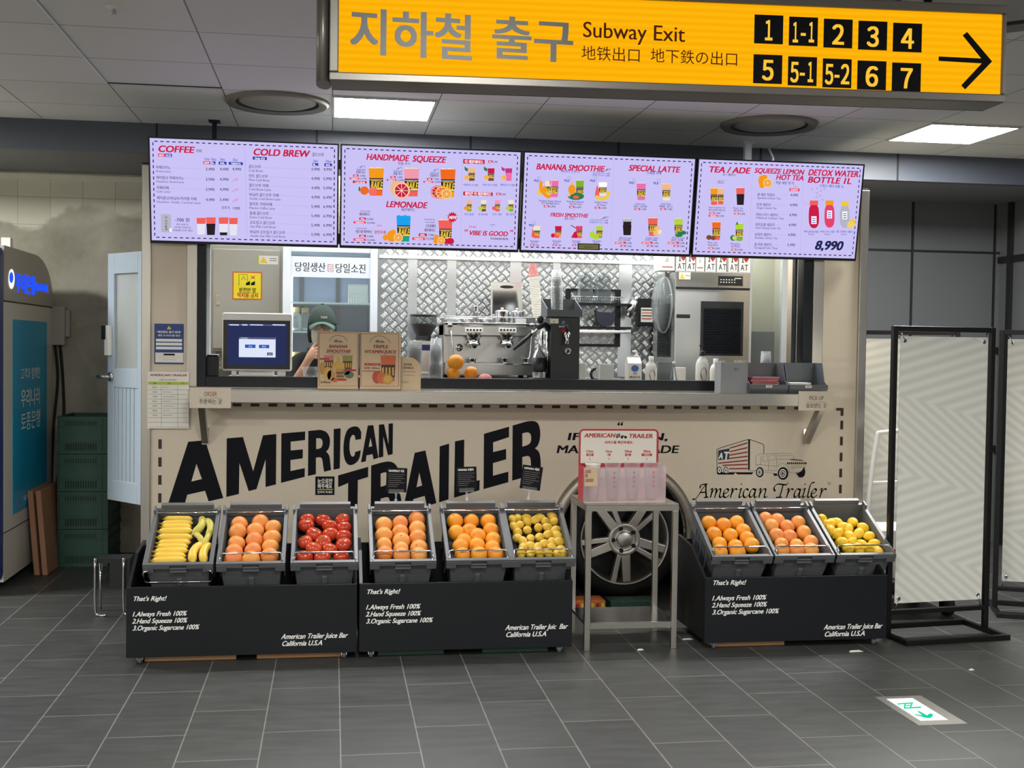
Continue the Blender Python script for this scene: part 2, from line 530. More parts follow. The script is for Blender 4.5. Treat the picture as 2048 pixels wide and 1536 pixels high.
w = MB(); w.box(X0 - 0.1, X0, Y0, YB, 0, ZC, 'side_wall'); struct(w, 'wall_left')
w = MB(); w.box(X0, X1, Y0 - 0.1, Y0, 0, ZC, 'side_wall'); struct(w, 'wall_front')

# ---------------------------------------------------------------- ceiling lights: 0.6 m panels in the grid
mat('lamp_frame', '#c9c9c7', 0.5)
glow('lamp_white', '#fdfdfb', LAMP)
def ceiling_light(x, y, label):
    t = thing('ceiling_light', label, 'ceiling light', (x, y, ZC), group='square ceiling light panels')
    a = MB(); a.add([(x - .285, y - .285, ZC - .002), (x + .285, y - .285, ZC - .002), (x + .285, y + .285, ZC - .002), (x - .285, y + .285, ZC - .002)], [(3, 2, 1, 0)], 'lamp_white'); a.build('diffuser', t)
    a = MB()
    for s in (-1, 1):
        a.box(x + s * .2925 - .0075, x + s * .2925 + .0075, y - .3, y + .3, ZC - 0.012, ZC - 0.0005, 'lamp_frame')
        a.box(x - .285, x + .285, y + s * .2925 - .0075, y + s * .2925 + .0075, ZC - 0.012, ZC - 0.0005, 'lamp_frame')
    a.build('frame', t)
    return t
l0 = ceiling_light(0.285, 7.085, 'square white ceiling light panel above the second menu screen')
dup(l0, (3.92, 7.085, ZC), label='square white ceiling light panel below the right end of the yellow sign')
dup(l0, (-3.36, 7.085, ZC), label='square ceiling light panel above the bank machine, left of the photo')
for i, (x, y, w_) in enumerate([(-3.36, 2.205, 'left'), (.285, 2.205, 'middle'), (3.92, 2.205, 'right'), (-3.36, -1.455, 'left'), (.285, -1.455, 'middle'),
                             (3.92, -1.455, 'right'), (-3.36, -5.115, 'left'), (.285, -5.115, 'middle'), (3.92, -5.115, 'right')]):
    dup(l0, (x, y, ZC), label='square ceiling light panel, %s one of the %s row counted out from the trailer' % (w_, ('second', 'third', 'fourth')[i // 3]))

c = MB(); c.box(-1.236, -1.225, 4.9, 6.72, ZC - .006, ZC - .0005, 'white_paint'); c.box(-1.225, -.62, 6.715, 6.722, ZC - .005, ZC - .0005, 'seam_black'); struct(c, 'trim_2')
# ---------------------------------------------------------------- round air diffusers and a sprinkler
mat('diffuser_paint', '#a3a19c', 0.5)
mat('diffuser_gap', '#7f7c77', 0.7)
def diffuser(x, y, label):
    t = thing('air_diffuser', label, 'air vent', (x, y, ZC), group='round ceiling air diffusers')
    a = MB(); a.lathe([(.30, 0), (.30, -.012), (.285, -.026), (.240, -.014)], (x, y, ZC), 40, 'diffuser_gap'); a.lathe([(.240, -.014), (.222, -.001)], (x, y, ZC), 40, 'seam_black'); a.build('ring', t)
    a = MB(); a.lathe([(0.0001, -.026), (.10, -.024), (.19, -.018), (.222, -.006), (.222, -.001)], (x, y, ZC), 40, 'diffuser_paint'); a.build('disc', t)
    return t
d0 = diffuser(-0.329, 7.03, 'round grey ceiling air diffuser left of the lit panel above second screen')
dup(d0, (2.68, 7.056, ZC), label='round grey ceiling air diffuser below the yellow exit sign')
dup(d0, (2.60, 4.35, ZC), scale=(1.7, 1.7, 1), label='large round ceiling diffuser behind the top right corner of the yellow sign')
p = onZ(228, 15, ZC)
t = thing('sprinkler', 'small white sprinkler head in the ceiling at upper left', 'sprinkler', p)
a = MB(); a.lathe([(.0001, -.006), (.03, -.006), (.036, 0)], p, 20, 'white_plastic'); a.build('plate', t)
a = MB(); a.lathe([(.006, 0), (.006, -.02), (.018, -.022), (.018, -.026), (.0001, -.028)], p, 14, 'chrome'); a.build('head', t)

# ---------------------------------------------------------------- poles that carry the menu screens
def pole(px, py, m, label, w):
    p = onZ(px, py, ZC); x, y = p.x, 7.72
    t = thing('screen_pole', label, 'pole', (x, y, 2.6))
    a = MB(); a.box(x - w, x + w, y - w, y + w, 2.60, ZC, m); a.build('post', t)
    a = MB(); a.box(x - w - .02, x + w + .02, y - w - .02, y + w + .02, ZC - .012, ZC, m); a.build('ceiling_plate', t)
pole(430, 243, 'black_frame', 'black hanging pole from the ceiling behind the first menu screen', .014)
pole(1480, 293, 'white_paint', 'pale hanging pole from the ceiling behind the fourth menu screen', .022)
a = MB(); a.tube([(2.93, 7.72, 2.95), (2.92, 7.6, 2.85), (2.86, 7.5, 2.72), (2.85, 7.5, 2.62)], .008, 8, 'white_paint')
tag(a.build('power_cable'), 'pale power cable hanging beside the pole behind the fourth menu screen', 'cable')

# ================================================================ hanging exit sign
glow('sign_yellow', '#ffb400', 1.0)
nt = MATS['sign_yellow'].node_tree
em = [n for n in nt.nodes if n.type == 'EMISSION'][0]
tc = node(nt, 'ShaderNodeTexCoord'); wv = node(nt, 'ShaderNodeTexWave', wave_type='BANDS', bands_direction='Z')
wv.inputs['Scale'].default_value = 14; wv.inputs['Distortion'].default_value = 0.6
mx = node(nt, 'ShaderNodeMix', data_type='RGBA'); mx.inputs[6].default_value = lin('#fbad05'); mx.inputs[7].default_value = lin('#ffb80e')  # faint horizontal banding of the backlight, put into the glow colour
nt.links.new(tc.outputs['Object'], wv.inputs['Vector']); nt.links.new(wv.outputs[0], mx.inputs[0]); nt.links.new(mx.outputs[2], em.inputs[0])
glow('sign_yellow_mark', '#ffc63a', 1.0)
mat('sign_frame', '#6b6760', 0.38, 0.6, var=0.05)
mat('sign_letter_grey', '#4d4a45', 0.45, var=0.2, scale=4)
mat('sign_letter_brown', '#4a1f0c', 0.85, spec=.1)
mat('sign_black', '#101013', .85, spec=.1)
SA = onY(677, 145, 3.9); SB = onZ(2000, 190, SA.z)
su = (SB - SA); SW = su.length; su.normalize()
SH = (onY(2012, 30, SB.y).z - SA.z)
st = thing('exit_sign', 'long yellow backlit subway exit sign hanging from the ceiling', 'sign', SA + su * SW / 2)
SP = Plane(SA, su, (0, 0, 1), off=0.001)
sn = SP.n
def sbox(mb, u0, u1, v0, v1, n0, n1, m):
    P = lambda u, v, n: SA + su * u + V((0, 0, 1)) * v + sn * n
    mb.hexa([P(u0, v0, n0), P(u1, v0, n0), P(u1, v0, n1), P(u0, v0, n1), P(u0, v1, n0), P(u1, v1, n0), P(u1, v1, n1), P(u0, v1, n1)], m)
a = MB(); sbox(a, 0, SW, 0, SH, -0.02, 0, 'sign_yellow'); a.build('light_panel', st)
a = MB()
sbox(a, -.03, SW + .012, -.028, 0, -.13, .012, 'sign_frame'); sbox(a, -.03, SW + .012, SH, SH + .03, -.13, .012, 'sign_frame')
sbox(a, -.03, 0, 0, SH, -.13, .012, 'sign_frame'); sbox(a, SW, SW + .012, 0, SH, -.13, .012, 'sign_frame')
sbox(a, -.03, SW + .012, -.028, SH + .03, -.14, -.13, 'sign_frame')
a.build('frame', st, bevel=.004)
a = MB()
e = SA - su * .052 - sn * .055
prof = []
for k in range(16):
    t = 2 * pi * k / 16
    prof.append((cos(t) * .024, sin(t) * .07))
a.prism(prof, lambda p, q, t: e + su * p + sn * q + V((0, 0, -.03 + t)), SH + .062, 'sign_frame', True)
a.build('end_cap', st)
a = MB()
for u in (SW * .16, SW * .895):
    q = SA + su * u - sn * .065
    a.cyl((q.x, q.y, SA.z + SH + .02), (q.x, q.y, ZC), .014, n=12, m='black_frame')
a.build('hanging_rod', st)
a = MB()
a.text(SP, '지하철', 700, 98, 944, 'sign_letter_grey', h=84, bold=.022, rise=-.028)
a.text(SP, '출구', 984, 109, 1146, 'sign_letter_grey', h=78, bold=.022, rise=-.02)
a.text(SP, 'Subway Exit', 1166, 74, 1370, 'sign_letter_brown', bold=.008, h=31, rise=-.012)
a.text(SP, '地铁出口', 1163, 117, 1279, 'sign_letter_brown', rise=-.012)
a.text(SP, '地下鉄の出口', 1301, 122, 1474, 'sign_letter_brown', rise=-.012)
for row, names in enumerate((('1', '1-1', '2', '3', '4'), ('5', '5-1', '5-2', '6', '7'))):
    for k, s in enumerate(names):
        x = (1509 + 69.3 * k) - row * 2; y = (89 + 4.1 * k) + row * 79.5
        a.rect(SP, x, y - 60, x + 56.5, y, 'sign_black')
        wide = {'1': 15, '2': 24, '3': 24, '4': 26, '5': 23, '6': 25, '7': 24}
        def digit(c, cx_, k_=1.0):
            w = wide[c] * k_; a.text(SP, chr(0xFF10 + int(c)), cx_ - w / 2, y - 9, cx_ + w / 2, 'sign_yellow_mark', h=40, bold=.03, lift=.0006)
        if len(s) == 1: digit(s, x + 28)
        else:
            digit(s[0], x + 12, .72); digit(s[2], x + 44, .72); a.rect(SP, x + 23, y - 27, x + 33, y - 21, 'sign_yellow_mark', lift=.0006)
a.fill(SP, [(1877, 113), (1962, 117), (1925, 71), (1934, 64), (1984, 123), (1930, 179), (1922, 171), (1963, 127), (1877, 122)], 'sign_black')
a.build('lettering', st)
# ================================================================ the trailer
YF, TX0, TX1, TYB = 7.10, -1.10, 3.37, 8.72     # front face, sides, back of the inside wall
FLZ, CTZ = 0.28, 1.345                          # inside floor, inside counters
mat('tread_plate', '#8e9192', .33, 1.0, var=.06, scale=6)
mat('tread_bar', '#e2e4e3', .22, 1.0, var=.04)
mat('batten', '#c9cdd0', 0.3, 1.0, var=0.06, scale=4)
mat('led_white', '#ffffff', 0.4, emit=5.0)
mat('inside_beige', '#c9bda8', 0.5, var=0.03)
mat('trailer_skirt', '#1d1e20', 0.7)

tr = thing('food_trailer', 'cream and steel juice bar trailer with big black lettering', 'food trailer', (1.135, YF, 0))
# ---- front skin: lower panel with the wheel opening
WX, WZ, WR = 1.80, 0.40, 0.40
lo = MB()
N = 28
arc = [(WX + WR * cos(pi - pi * k / N), WZ + WR * sin(pi - pi * k / N)) for k in range(N + 1)]
ob = [(TX0 + .055, .20), (WX - WR, .20)] + arc + [(WX + WR, .20), (TX1 - .055, .20), (TX1 - .055, 1.30), (TX0 + .055, 1.30)]
lo.prism(ob, lambda p, q, t: V((p, YF + .03 - t, q)), .03, 'cream_panel')
front = lo.build('front_panel', tr)
# ---- cream pillars beside the window, header above it
a = MB()
a.box(TX0 + .055, -.83, YF, YF + .03, 1.30, 2.56, 'cream_panel'); a.build('left_pillar', tr)
a = MB(); a.box(3.08, TX1 - .055, YF, YF + .03, 1.30, 2.56, 'cream_panel'); a.build('right_pillar', tr)
a = MB(); a.box(-.83, 3.08, YF, YF + .03, 2.20, 2.56, 'cream_panel'); a.build('header_panel', tr)
# ---- steel posts and strips
for x0, x1 in ((TX0, TX0 + .055), (TX1 - .055, TX1)):
    a = MB(); a.box(x0, x1, YF - .02, YF + .10, .18, 2.585, 'steel'); a.build('corner_post', tr, bevel=.004)
for x0, x1 in ((-.845, -.785), (3.01, 3.08)):
    a = MB(); a.box(x0, x1, YF - .012, YF + .02, 1.30, 2.56, 'steel'); a.build('window_trim', tr, bevel=.003)
# ---- window frame
a = MB()
a.box(-.785, -.735, YF - .01, YF + .09, 1.30, 2.22, 'black_frame'); a.box(2.945, 3.01, YF - .01, YF + .09, 1.30, 2.22, 'black_frame')
a.box(-.735, 2.945, YF - .01, YF + .09, 1.30, 1.362, 'black_frame'); a.box(-.735, 2.945, YF - .01, YF + .09, 2.16, 2.22, 'black_frame')
a.box(-.735, -.665, YF + .03, YF + .06, 1.362, 1.49, 'black_frame')
a.box(2.90, 2.915, YF + .02, YF + .07, 1.362, 2.16, 'black_frame')
a.build('window_frame', tr, bevel=.003)
a = MB()
a.box(-.735, -.715, YF + .03, YF + .06, 1.49, 2.16, 'white_paint'); a.box(-.735, -.665, YF + .03, YF + .06, 1.478, 1.492, 'white_paint')
a.build('sliding_pane_edge', tr)
# ---- counter ledge and its two brackets
a = MB()
a.box(-.80, 3.02, 6.80, YF - .012, 1.220, 1.295, 'steel_wide')
led = a.build('counter_ledge', tr, bevel=.004)
for x in (-.735, 2.985):
    a = MB(); a.bar((x, 6.86, 1.222), (x, YF - .006, .985), .035, .05, 'steel'); a.box(x - .02, x + .02, YF - .012, YF, .96, 1.06, 'steel'); a.build('ledge_bracket', tr)
# ---- dashed border printed round the lower panel
FP = Plane((0, YF, 0), off=.0012)
a = MB()
for k in range(33):
    px = 465 + k * 36.0 - k * k * 0.028
    z = 1.207
    u = FP.uv(px, 811)[0]
    if u > 2.93: break
    a.fill(FP, [(u, 1.185), (u + .052, 1.185), (u + .052, 1.203), (u, 1.203)], 'dash_brown', uv=True)
for k in range(6):
    v = FP.uv(313, 888 + k * 36)[1]
    a.fill(FP, [(-1.003, v - .028), (-.984, v - .028), (-.984, v + .028), (-1.003, v + .028)], 'dash_brown', uv=True)
for k in range(5):
    v = FP.uv(1690, 850 + k * 32)[1]
    a.fill(FP, [(3.215, v - .028), (3.234, v - .028), (3.234, v + .028), (3.215, v + .028)], 'dash_brown', uv=True)
v = FP.uv(1690, 816)[1]
a.fill(FP, [(3.215, v - .05), (3.234, v - .05), (3.234, v), (3.185, v), (3.185, v - .016), (3.215, v - .016)], 'dash_brown', uv=True)
a.build('dashed_border', front)

# ---- the big name: block letters climbing to the right
c4, c5 = (330, 840, 5.12), (680, 830, 4.6545)
P4 = Plane((0, YF, 0), off=.0012, crop=c4); P5 = Plane((0, YF, 0), off=.0012, crop=c5)
a = MB(); K = 'ink_black'
a.fill(P4, [(238, 222), (412, 208), (597, 798), (447, 833), (410, 724), (228, 765), (190, 903), (3, 946)], K, [[(322, 448), (378, 604), (270, 630)]])
a.fill(P4, [(632, 188), (798, 174), (903, 525), (1003, 157), (1140, 143), (1136, 660), (1030, 686), (1030, 402), (937, 707), (857, 728), (762, 440), (757, 757), (628, 788)], K)
a.fill(P4, [(1192, 137), (1436, 117), (1434, 205), (1287, 222), (1287, 312), (1412, 300), (1410, 392), (1285, 410), (1285, 522), (1432, 492), (1430, 582), (1188, 644)], K)
def smooth_loop(p, sel):
    """rounds the corners of the outline whose indices are in sel"""
    out = []
    for i, q in enumerate(p):
        if i not in sel: out.append(q); continue
        a_, c_ = p[i - 1], p[(i + 1) % len(p)]
        for t in (0, .25, .5, .75, 1):
            s0 = tuple((x + y) / 2 for x, y in zip(a_, q)); s1 = tuple((x + y) / 2 for x, y in zip(q, c_))
            out.append(tuple((1 - t) ** 2 * x + 2 * t * (1 - t) * y + t * t * z for x, y, z in zip(s0, q, s1)))
    return out
a.fill(P4, smooth_loop([(1468, 112), (1590, 100), (1655, 118), (1690, 180), (1690, 245), (1675, 300), (1650, 322), (1684, 360), (1692, 430), (1700, 512), (1630, 530), (1618, 470), (1612, 400), (1592, 378), (1545, 386), (1545, 555), (1464, 573)],
       {2, 3, 4, 5, 7, 8, 11, 12, 13}), K, [smooth_loop([(1548, 187), (1592, 185), (1614, 210), (1614, 262), (1592, 292), (1548, 298)], {1, 2, 3, 4})])
a.fill(P4, [(1728, 92), (1798, 84), (1790, 496), (1726, 508)], K)
a.fill(P5, smooth_loop([(196, 224), (198, 160), (175, 110), (125, 103), (68, 130), (40, 210), (30, 300), (36, 400), (66, 460), (108, 470), (160, 440), (185, 395), (193, 328), (140, 345), (138, 375), (118, 392), (98, 375), (86, 310), (92, 225), (108, 190), (126, 182), (142, 200), (142, 232)],
       {2, 3, 4, 5, 6, 7, 8, 9, 10, 11, 14, 15, 16, 17, 18, 19, 20, 21}), K)
a.fill(P5, [(258, 98), (310, 94), (357, 398), (312, 412), (303, 364), (246, 376), (240, 432), (195, 441)], K, [[(284, 210), (300, 290), (266, 298)]])
a.fill(P5, [(362, 90), (410, 86), (452, 275), (452, 80), (493, 77), (490, 364), (447, 375), (403, 200), (403, 388), (360, 398)], K)
a.fill(P5, [(-18, 562), (262, 482), (262, 577), (166, 606), (162, 960), (72, 985), (76, 632), (-17, 672)], K)
a.fill(P5, smooth_loop([(290, 470), (430, 428), (505, 440), (550, 510), (553, 600), (530, 665), (510, 690), (560, 720), (575, 830), (582, 920), (478, 945), (468, 850), (460, 770), (435, 762), (378, 778), (376, 970), (285, 993)],
       {1, 2, 3, 4, 5, 7, 8, 11, 12, 13}), K, [smooth_loop([(378, 545), (425, 528), (452, 555), (452, 620), (428, 655), (378, 668)], {1, 2, 3, 4})])
a.fill(P5, [(695, 352), (795, 330), (897, 820), (808, 847), (788, 752), (683, 783), (662, 890), (580, 914)], K, [[(738, 535), (765, 655), (712, 672)]])
a.fill(P5, [(928, 292), (1016, 266), (1010, 785), (922, 812)], K)
a.fill(P5, [(1070, 245), (1157, 228), (1152, 642), (1300, 605), (1298, 700), (1062, 770)], K)
a.fill(P5, [(1340, 175), (1573, 108), (1573, 205), (1425, 255), (1425, 345), (1546, 316), (1546, 412), (1424, 448), (1424, 565), (1567, 527), (1566, 625), (1336, 690)], K)
a.fill(P5, smooth_loop([(1607, 98), (1760, 52), (1840, 60), (1866, 140), (1862, 230), (1840, 290), (1815, 310), (1855, 340), (1868, 410), (1868, 500), (1880, 525), (1790, 555), (1777, 500), (1777, 400), (1750, 376), (1697, 392), (1695, 585), (1603, 610)],
       {1, 2, 3, 4, 5, 7, 8, 12, 13, 14}), K, [smooth_loop([(1697, 172), (1748, 156), (1780, 180), (1780, 250), (1752, 278), (1697, 295)], {1, 2, 3, 4})])
a.text(FP, '“', 1232, 862, 1243, K, bold=.02, shear=.2, h=18)
a.text(FP, 'IF A LEMON,', 1135, 880, 1335, K, h=14.5, bold=.025, shear=.2)
a.text(FP, 'MAKE LEMONADE', 1113, 906, 1356, K, h=15.5, bold=.025, shear=.2)
a.build('lettering', front)['label'] = 'big black block lettering reading AMERICAN TRAILER'

# ---- truck emblem and the handwritten name
P6 = Plane((0, YF, 0), off=.0012, crop=(1380, 860, 6.4))
a = MB(); B = 'ink_brown'
for p, q, r, s in ((510, 232, 735, 165), (510, 278, 735, 225), (505, 322, 735, 282), (500, 365, 735, 336), (360, 425, 735, 388), (415, 452, 735, 440), (500, 495, 735, 493)):
    a.fill(P6, [(p, q - 8), (r, s - 9), (r, s + 9), (p, q + 8)], 'ink_darkred')
a.fill(P6, [(360, 262), (505, 235), (500, 375), (360, 385)], 'ink_navy')
a.text(P6, 'A', 362, 368, 418, 'ink_white', h=78, bold=.05, lift=.0006, shear=.15)
a.text(P6, 'T', 425, 382, 492, 'ink_white', h=104, bold=.05, lift=.0006, shear=.1)
a.stroke(P6, [(345, 520), (345, 250), (365, 236), (740, 121), (770, 122), (935, 182), (945, 195), (945, 300)], 8, K)
a.fill(P6, [(744, 122), (768, 122), (764, 512), (742, 512)], K)
a.fill(P6, [(345, 520), (345, 560), (360, 570), (556, 570), (580, 545), (606, 568), (790, 568), (812, 542), (760, 540), (495, 540), (480, 556)], K)
a.stroke(P6, [(760, 522), (850, 522)], 5, K)
for x, y, rx, ry in ((375, 515, 30, 46), (458, 515, 30, 46)):
    a.disc(P6, x, y, rx, K, ry, lift=.0006); a.disc(P6, x, y, rx * .72, 'ink_white', ry * .75, lift=.0009); a.disc(P6, x, y, rx * .35, 'ink_grey', ry * .4, lift=.0012)
for x, y, rx, ry in ((893, 540, 49, 66), (1190, 556, 68, 82)):
    a.disc(P6, x, y, rx, K, ry, lift=.0006); a.disc(P6, x - 4, y, rx * .66, 'ink_white', ry * .7, lift=.0009)
    a.disc(P6, x - 4, y, rx * .5, 'ink_brown', ry * .54, lift=.0012, inner=.7); a.disc(P6, x - 6, y, rx * .22, 'ink_brown', ry * .26, lift=.0012)
a.fill(P6, [(1348, 545), (1380, 552), (1430, 520), (1460, 470), (1476, 530), (1468, 580), (1440, 606), (1395, 606)], K)
a.fill(P6, [(1060, 556), (1110, 556), (1120, 585), (1080, 588)], K)
for pts in ([(835, 450), (845, 330), (880, 310), (1100, 300), (1280, 300), (1310, 325), (1340, 375), (1440, 385), (1475, 412), (1472, 470), (1448, 535), (1300, 545), (1262, 540)],
            [(1100, 300), (1112, 372), (1340, 375)], [(925, 395), (930, 335), (995, 330), (990, 402), (925, 395)], [(1010, 392), (1015, 325), (1085, 320), (1092, 382), (1010, 392)],
            [(845, 440), (1108, 466), (1112, 520), (950, 522)], [(1112, 372), (1108, 466)], [(1120, 480), (1140, 440), (1190, 425), (1260, 470), (1270, 540)], [(1000, 400), (1003, 520)],
            [(1290, 470), (1450, 452)], [(1300, 490), (1455, 472)], [(905, 340), (905, 440), (835, 460)], [(950, 540), (1070, 556)], [(1125, 330), (1300, 330)]):
    a.stroke(P6, pts, 4.5, 'ink_grey')
for x in range(1240, 1480, 26):
    a.fill(P6, [(x, 414), (x + 18, 414), (x + 18, 436), (x, 440)], K)
a.stroke(P6, [(1280, 378), (1440, 392)], 9, K)
S = lambda *p: a.stroke(P6, list(p), 25, B, smooth=True, nib=(R(42), .36))
def shift(d, *p): S(*[(x + d, y) for x, y in p])
S((35, 884), (68, 884), (112, 828), (160, 752), (205, 692)); S((205, 700), (202, 770), (208, 860)); S((128, 742), (137, 706), (172, 695), (216, 692)); S((128, 800), (205, 796)); S((182, 862), (228, 860))
S((262, 766), (285, 752), (262, 862)); S((268, 832), (300, 770), (330, 752), (336, 778), (316, 862)); S((324, 832), (356, 770), (386, 752), (392, 780), (376, 846), (394, 862), (414, 850))
for d in (0, 1125):
    shift(d, (437, 815), (470, 802), (492, 772), (474, 752), (442, 775), (426, 822), (436, 858), (466, 860), (496, 836))
for d in (0, 718, 1143):
    shift(d, (520, 766), (545, 752), (518, 862)); shift(d, (526, 832), (560, 766), (588, 752), (600, 764))
for d in (0, 816):
    shift(d, (632, 766), (655, 752), (628, 848), (640, 862), (662, 848)); a.disc(P6, 657 + d, 693, 9, B)
S((745, 770), (724, 752), (694, 775), (680, 822), (690, 858), (716, 860), (746, 836))
for d in (0, 572):
    shift(d, (836, 770), (806, 752), (776, 780), (760, 832), (770, 860), (796, 850), (830, 792), (843, 755)); shift(d, (843, 755), (822, 848), (835, 862), (857, 848))
S((882, 766), (905, 752), (882, 862)); S((888, 832), (925, 770), (960, 752), (968, 778), (950, 848), (965, 862), (990, 848))
S((1088, 782), (1074, 752), (1090, 712), (1130, 692), (1200, 700), (1235, 700), (1250, 680)); S((1192, 700), (1170, 782), (1148, 860)); S((1105, 862), (1172, 860))
S((1588, 674), (1560, 674), (1535, 720), (1515, 800), (1505, 848), (1518, 862), (1538, 848))
a.disc(P6, 1780, 686, 20, 'ink_grey', inner=.8); a.text(P6, 'R', 1773, 694, 1788, 'ink_grey')
a.build('emblem', front)['label'] = 'printed emblem of a car towing a striped box trailer above italic name'

# ---- wheel arch and wheel
mat('arch_steel', '#a39a8d', .42, .9, var=.06, scale=4)
a = MB()
n = 40
ring = []
for rr, y in ((WR, YF + .02), (WR, YF - .036), (WR + .006, YF - .042), (WR + .060, YF - .038), (WR + .068, YF)):
    ring.append([(WX + rr * cos(pi + .35 - (pi + .7) * k / n), y, WZ + rr * sin(pi + .35 - (pi + .7) * k / n)) for k in range(n + 1)])
a.add([p for r_ in ring for p in r_], [(i * (n + 1) + k, i * (n + 1) + k + 1, (i + 1) * (n + 1) + k + 1, (i + 1) * (n + 1) + k) for i in range(4) for k in range(n)], 'arch_steel', True)
a.build('wheel_arch', tr)
a = MB()
a.lathe([(WR, 0), (WR, .35), (.0001, .36)], (WX, YF + .03, WZ), 36, 'trailer_skirt', 'y'); a.build('wheel_well', tr)
mat('alloy', '#e0dbd2', 0.42, 1.0, var=.05)
mat('wheel_dark', '#101216', .6)
wx, wz, wy = 1.812, 0.366, YF - .01
a = MB()
a.lathe([(.275, .035), (.285, .005), (.31, -.006), (.34, .0), (.36, .03), (.366, .07), (.366, .18), (.35, .22), (.28, .23), (.275, .035)], (wx, wy, wz), 56, 'rubber', 'y')
whl = a.build('tyre', tr)
a = MB()
a.lathe([(.262, .16), (.264, .03), (.274, .008), (.283, .006), (.284, .03), (.275, .035)], (wx, wy, wz), 56, 'alloy', 'y')
a.lathe([(.262, .16), (.0001, .165)], (wx, wy, wz), 40, 'wheel_dark', 'y')
HA = 0.1
for k in range(5):
    th = -pi / 2 + .05 + 2 * pi * k / 5
    def sp(r, off, y): return (wx + r * cos(th) - off * sin(th), wy + y, wz + r * sin(th) + off * cos(th))
    for (o0, o1, w0, w1) in ((.006, .006, .036, .030), (-.030, -.082, .018, .022)):
        r0, r1 = .075, .266
        a.hexa([sp(r0, o0 - w0, .055), sp(r1, o1 - w1, .05), sp(r1, o1 + w1, .05), sp(r0, o0 + w0, .055),
                sp(r0, o0 - w0 * .8, .018), sp(r1, o1 - w1 * .8, .012), sp(r1, o1 + w1 * .8, .012), sp(r0, o0 + w0 * .8, .018)][::-1], 'alloy')
a.lathe([(.105, .06), (.105, .022), (.095, .012), (.075, .014), (.07, .03), (.05, .03), (.048, .012), (.03, .006), (.0001, .004)], (wx, wy, wz), 40, 'alloy', 'y')
rim = a.build('rim', whl, bevel=.003)
a = MB()
for k in range(5):
    th = pi / 2 + .35 + 2 * pi * k / 5
    a.lathe([(.013, .032), (.013, .010), (.008, .006), (.0001, .014)], (wx + .072 * cos(th), wy, wz + .072 * sin(th)), 12, 'wheel_dark', 'y')
a.build('wheel_bolts', whl)
# ---- sides, roof, floor, inside walls
a = MB(); a.box(TX0, TX0 + .04, YF + .10, TYB, .3, 2.56, 'cream_panel'); a.build('left_wall', tr)
a = MB(); a.box(TX1 - .04, TX1, YF + .10, TYB, .3, 2.56, 'inside_beige'); a.build('right_wall', tr)
a = MB(); a.box(TX0, TX1, YF, TYB, 2.56, 2.60, 'trailer_skirt'); a.build('roof', tr)
a = MB(); a.box(TX0 + .04, 1.34, YF + .03, TYB, .20, FLZ, 'trailer_skirt'); a.box(2.26, TX1 - .04, YF + .03, TYB, .20, FLZ, 'trailer_skirt'); a.box(1.34, 2.26, 7.50, TYB, .20, FLZ, 'trailer_skirt'); a.build('chassis_floor', tr)
a = MB(); a.box(TX0 + .04, TX1 - .04, TYB - .10, TYB - .06, FLZ, 2.56, 'tread_plate')
bw = a.build('tread_plate_wall', tr)
yb = TYB - .10
a = MB()
# raised bars of the tread plate: fans of five, turned a quarter from cell to cell
cell = .0505; rt = math.sqrt(.5)
def inside(x, z): return (.34 < x < 2.62 and 1.36 < z < 2.42) or (-.85 < x < -.33 and 1.36 < z < 1.52)
for iu in range(-20, 70):
    for iv in range(-20, 70):
        cu, cv = (iu + .5) * cell, (iv + .5) * cell
        x, z = (cu - cv) * rt + .8, (cu + cv) * rt + .6
        if not inside(x, z): continue
        d = (rt, rt) if (iu + iv) % 2 else (-rt, rt)
        p = (-d[1], d[0])
        for k in range(5):
            o = (k - 2) * .0092; l, w_ = .0205, .0036
            q = lambda s_, t_, h_: (x + d[0] * s_ + p[0] * (t_ + o), yb - h_, z + d[1] * s_ + p[1] * (t_ + o))
            a.add([q(-l, 0, 0), q(-l * .5, -w_, 0), q(l * .5, -w_, 0), q(l, 0, 0), q(l * .5, w_, 0), q(-l * .5, w_, 0), q(-l * .45, 0, .0032), q(l * .45, 0, .0032)],
                  [(0, 6, 5), (0, 1, 6), (1, 2, 7, 6), (2, 3, 7), (3, 4, 7), (4, 5, 6, 7)] if d[0] > 0 else [(0, 5, 6)[::-1], (0, 1, 6), (1, 2, 7, 6), (2, 3, 7), (3, 4, 7), (4, 5, 6, 7)], 'tread_bar', True)
a.build('tread_bars', bw)
a = MB()
for x0, x1 in ((.54, .605), (.825, .891), (1.291, 1.374), (1.611, 1.667), (2.113, 2.213)):
    s_ = yb / 8.6
    a.box(x0 * s_, x1 * s_, yb - .012, yb - .0005, CTZ, 2.40, 'batten')
a.build('wall_battens', bw)
a = MB(); a.box(.33, 2.6, yb - .03, yb - .001, 2.19, 2.215, 'batten'); a.build('cable_rail', bw)
a = MB(); a.box(TX0 + .04, TX1 - .04, YF + .1, TYB - .10, 2.52, 2.555, 'white_paint'); a.build('inside_ceiling', tr)
for y in (7.45, 8.40):
    a = MB(); a.box(-.9, 3.2, y - .03, y + .03, 2.47, 2.515, 'led_white'); a.build('light_strip', tr)
    for x in (-.2, 1.15, 2.5):
        ld = bpy.data.lights.new('strip_light', 'AREA'); ld.shape = 'RECTANGLE'; ld.size = 1.35; ld.size_y = .06
        ld.energy = LED / 6; ld.color = (.95, .98, 1)
        lo_ = bpy.data.objects.new('strip_light', ld); COL.objects.link(lo_); lo_.location = (x, y, 2.465)
        lo_.parent = tr; lo_.location = (x - 1.135, y - YF, 2.465)
